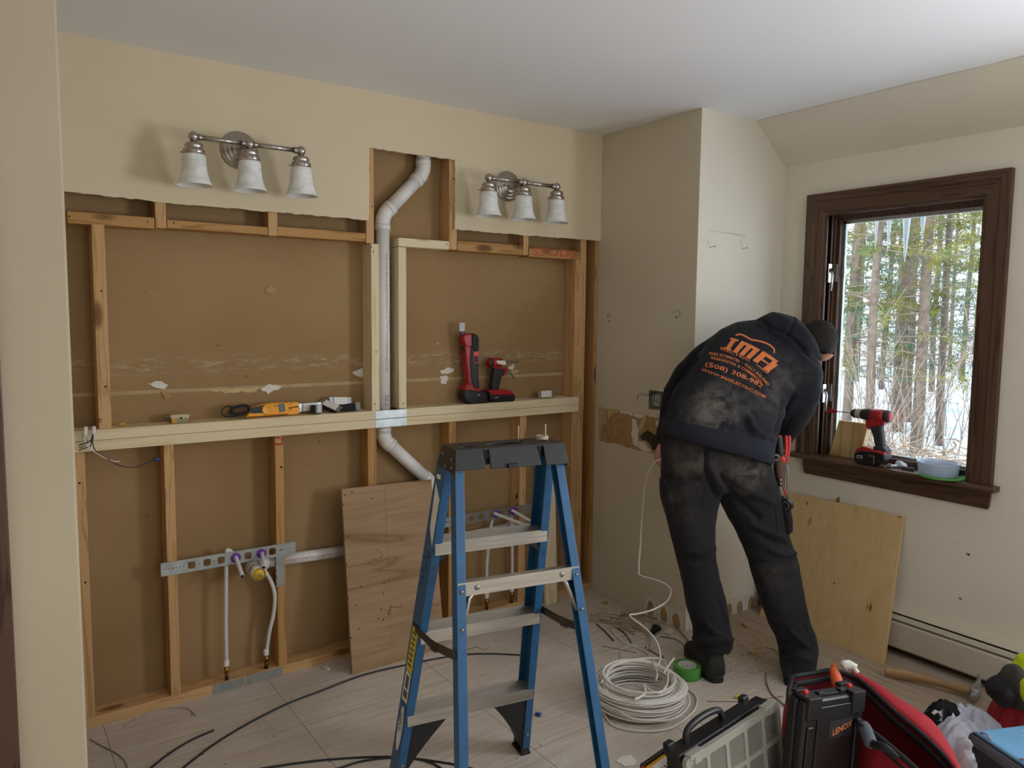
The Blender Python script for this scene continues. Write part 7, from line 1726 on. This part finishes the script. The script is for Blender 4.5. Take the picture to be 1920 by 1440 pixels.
# blue lunch cooler
HZ = .215
c0_, c1_, c2_ = fl(1814, 1366, HZ), fl(1908, 1430, HZ), fl(1925, 1322, HZ)
ex = (c1_ - c0_); ey = (c2_ - c0_); ex.z = ey.z = 0; Wl = ex.length * 1.5; exn = ex.normalized(); eyn = V((-exn.y, exn.x, 0)); Dl = abs(ey.dot(eyn)) * 1.15
eyn = eyn if ey.dot(eyn) > 0 else -eyn
ml = Matrix((exn, eyn, V((0, 0, 1)))).transposed().to_4x4(); ml.translation = V((c0_.x, c0_.y, fz(c0_.x)))
lc = thing('lunch_cooler', 'blue topped lunch cooler bag at the lower right corner', 'cooler', ml @ V((Wl / 2, Dl / 2, 0)))
tm = ml.copy()
def lbox(a, c, mat, name, parent, bevel): b = B(); b.box(a, c, ml); b.fix(); return obj(name, b, mat, parent, bevel=bevel)
lbox((.004, .004, .002), (Wl - .004, Dl - .004, HZ - .03), 'navyfabric', 'body', lc, .02)
lbox((-.002, -.002, HZ - .05), (Wl + .002, Dl + .002, HZ - .008), 'greyfabric', 'lid_band', lc, .016)
lbox((.012, .012, HZ - .02), (Wl - .012, Dl - .012, HZ), 'bluefabric', 'lid_top', lc, .012)
zp = [ml @ V(q) for q in ((.012, .010, HZ - .01), (Wl - .012, .010, HZ - .01))]; obj('zipper', B().tube(zp, .004, 6), 'trim', lc)
for x, y in ((.03, .02), (Wl * .62, .02)):
    q = ml @ V((x, y, HZ)); obj('zip_pull', B().tube(spline([q, q + exn * .02 + UP * .008, q + exn * .04], 5), .0025, 6), 'chrome', lc)
tx = eyn; tn = UP; ty = tn.cross(tx)
if True:
    q = ml @ V((.085, Dl * .62, HZ + .0008)); mt4 = Matrix((tx, ty, tn)).transposed().to_4x4(); mt4.translation = q
    lt = [o for o in bpy.data.objects if o.name.startswith('lid_top')][0]
    obj('emblem_lettering', textmesh('TITAN', .036, mt4, .0004, sx=1.2), 'label_white', lt); mt4.translation = ml @ V((.045, Dl * .60, HZ + .0008)); obj('small_lettering', textmesh('ARCTIC ZONE', .013, mt4, .0004, sx=1.2), 'label_white', lt)
# ============================================================ winter woods outside the window
def gz(x, y): 
    d = x - 3.6; return -1.45 + .010 * d + (0 if d < 34 else .0035 * (d - 34) ** 2 if d < 90 else .0035 * 56 ** 2) + .18 * mnoise.noise(V((x * .16, y * .16, 3)))
b = B(); G = []
for i in range(60):
    x = 3.75 + 100 * (i / 59) ** 1.8; G.append([V((x, -50 + 110 * j / 60, gz(x, -50 + 110 * j / 60))) for j in range(61)])
vs = [[b.v(p) for p in row_] for row_ in G]
for i in range(59):
    for j in range(60): b.face((vs[i][j], vs[i][j + 1], vs[i + 1][j + 1], vs[i + 1][j]))
b.fix(); snow = obj('snow_ground', b, 'snow', smooth=60); snow['kind'] = 'structure'
def tree(name, label, u, dep, h, r0, nb, seed, leafm, group=None, hlo=1.2, lean=0, spread=(1.2, 2.8), tuft=84):
    r = random.Random(seed); c = at(u, 760, dep); x, y = c.x, c.y; z0 = gz(x, y) - .1; base_ = V((x, y, z0))
    t = thing(name, label, 'tree', base_, group=group)
    lx = V((r.uniform(-.03, .03) + lean, r.uniform(-.03, .03) + lean, 0)); P = [base_ + V((0, 0, h * k / 8)) + lx * (h * k / 8) + V((r.uniform(-.03, .03), r.uniform(-.03, .03), 0)) * (k > 0) for k in range(9)]
    obj('trunk', B().tube(P, [r0 * (1 - .07 * k) for k in range(9)], 10), 'bark', t, smooth=60)
    bb = B(); fb = B()
    for i in range(nb):
        hh = r.uniform(hlo, h * .97); s0 = base_ + V((0, 0, hh)) + lx * hh; a = r.uniform(0, 2 * math.pi); ln = r.uniform(*spread) * (1 - .35 * hh / h); d = V((math.cos(a), math.sin(a), r.uniform(-.05, .25)))
        Q = [s0]; q = s0
        for k in range(5): d = (d + V((r.uniform(-.2, .2), r.uniform(-.2, .2), r.uniform(-.20, .08)))).normalized(); q = q + d * (ln / 5); Q.append(q)
        bb.tube(Q, [.016, .013, .010, .008, .006, .004], 5)
        bare = hh < 3.0 and r.random() < .5
        for k in range(int(tuft * (.25 if bare else 1))):
            f = r.uniform(.2, 1) * 4.99; j = int(f); p = Q[j].lerp(Q[j + 1], f - j); ax = (Q[j + 1] - Q[j]).normalized(); sd = ax.cross(V((r.uniform(-1, 1), r.uniform(-1, 1), r.uniform(-1, 1)))); 
            if sd.length < .01: continue
            sd.normalize(); dd = (ax * r.uniform(.2, .9) + sd + V((0, 0, r.uniform(-.35, .15)))).normalized(); L = r.uniform(.07, .20); w = L * r.uniform(.07, .13)
            tip_ = p + dd * L; nn = dd.cross(V((r.uniform(-1, 1), r.uniform(-1, 1), r.uniform(-1, 1)))).normalized()
            for n2 in (nn, dd.cross(nn)):
                md = p.lerp(tip_, .55); fb.face([fb.v(p), fb.v(md + n2 * w * .5), fb.v(tip_), fb.v(md - n2 * w * .5)])
    obj('branches', bb, 'twig', t, smooth=60)
    obj('foliage', fb, leafm, t)
    return t
TR = [('evergreen whose trunk stands behind the left window latch', 1588, 17, .11), ('evergreen with a straight trunk above the wood scrap', 1629, 16, .10), ('evergreen with the thick reddish trunk above the drill', 1684, 19, .16), ('slim leaning evergreen just right of the thick trunk', 1704, 21, .10), ('evergreen with a mottled trunk in the middle of the window view', 1722, 16, .125), ('evergreen with a slender trunk above the plastic tub', 1766, 17, .09), ('evergreen standing by the right edge of the window view', 1842, 19, .14)]
for k, (lab, u, d, r0) in enumerate(TR): tree('evergreen_tree', lab, u, d, 10.5, r0, 80, 30 + k, 'leaf' if k % 3 else 'leaf2', hlo=1.6, lean=.03 if k == 3 else 0)
FT_ = 'pale green evergreen in the woods far behind'
for k, (u, d) in enumerate(((1560, 28), (1604, 33), (1650, 30), (1700, 36), (1745, 29), (1800, 33), (1860, 30), (1520, 25), (1890, 26), (1580, 42), (1625, 46), (1675, 44), (1725, 47), (1775, 43), (1820, 46), (1380, 24), (1440, 30), (1490, 21), (1930, 32), (1980, 24), (2050, 29), (1460, 40), (1950, 42))): tree('distant_evergreen', FT_, u, d, 15, .11, 64, 60 + k, 'leaf2' if k % 2 else 'leaf', group='evergreens far beyond the window', hlo=2.0, spread=(1.8, 3.8), tuft=90)
# dry brush on the snow
r = random.Random(77); b = B()
for i in range(340):
    c = at(r.uniform(1560, 1850), 800, r.uniform(9, 15)); p = V((c.x, c.y, gz(c.x, c.y) + r.uniform(0, .5))); a = r.uniform(0, 6.3); L = r.uniform(.5, 1.6); d = V((math.cos(a), math.sin(a), r.uniform(-.2, .5))); Q = [p]
    for k in range(4): d = (d + V((r.uniform(-.4, .4), r.uniform(-.4, .4), r.uniform(-.25, .2)))).normalized(); Q.append(Q[-1] + d * L / 4)
    b.tube(Q, [.013, .011, .009, .006, .003] if i % 3 else [.022, .018, .014, .010, .006], 5)
o = obj('dry_brush', b, 'brush', smooth=60); prop(o, 'tangle of dry branches lying on the snow below the trees', 'brush', None, 'stuff'); settle(o, (13, 4, -1.4))
r = random.Random(5); b = B()
for i in range(70):
    c = at(r.uniform(1570, 1850), 700, r.uniform(9, 20)); p = V((c.x, c.y, gz(c.x, c.y))); Q = [p]; d = V((r.uniform(-.25, .25), r.uniform(-.25, .25), 1)); L = r.uniform(1.2, 3.2)
    for k in range(5):
        d = (d + V((r.uniform(-.25, .25), r.uniform(-.25, .25), r.uniform(-.1, .1)))).normalized(); Q.append(Q[-1] + d * L / 5)
        e = (d + V((r.uniform(-1, 1), r.uniform(-1, 1), .2))).normalized(); b.tube([Q[-1], Q[-1] + e * .25, Q[-1] + e * .5 + V((0, 0, .06))], [.006, .004, .003], 4)
    b.tube(Q, [.012, .010, .009, .007, .005, .003], 5)
o = obj('bare_saplings', b, 'twig', smooth=60); prop(o, 'thin bare saplings standing between the evergreen trunks', 'sapling', None, 'stuff'); settle(o, (14, 4, -1.4))
# icicles hanging from the eave
b = B(); b.box((3.52, -.5, 2.05), (4.05, -4.5, 2.12)); e_ = struct('trim_2', b, 'offwhite')
for u, v1, w, lab in ((1641, 468, .010, 'thin icicle, first from the window hinge side'), (1664, 474, .011, 'second icicle from the window hinge side'), (1696, 492, .020, 'longest and thickest icicle outside the window'), (1729, 446, .016, 'short icicle nearest the right side of the window')):
    X_ = 3.75; p = on(u, v1, X=X_); t = p + V((0, 0, 2.05 - p.z)); Q = [t, t.lerp(p, .25), t.lerp(p, .5), t.lerp(p, .8), p]
    single('icicle', B().tube(Q, [w, w * .85, w * .65, w * .35, w * .08], 10), 'ice', lab, 'icicle', smooth=60)
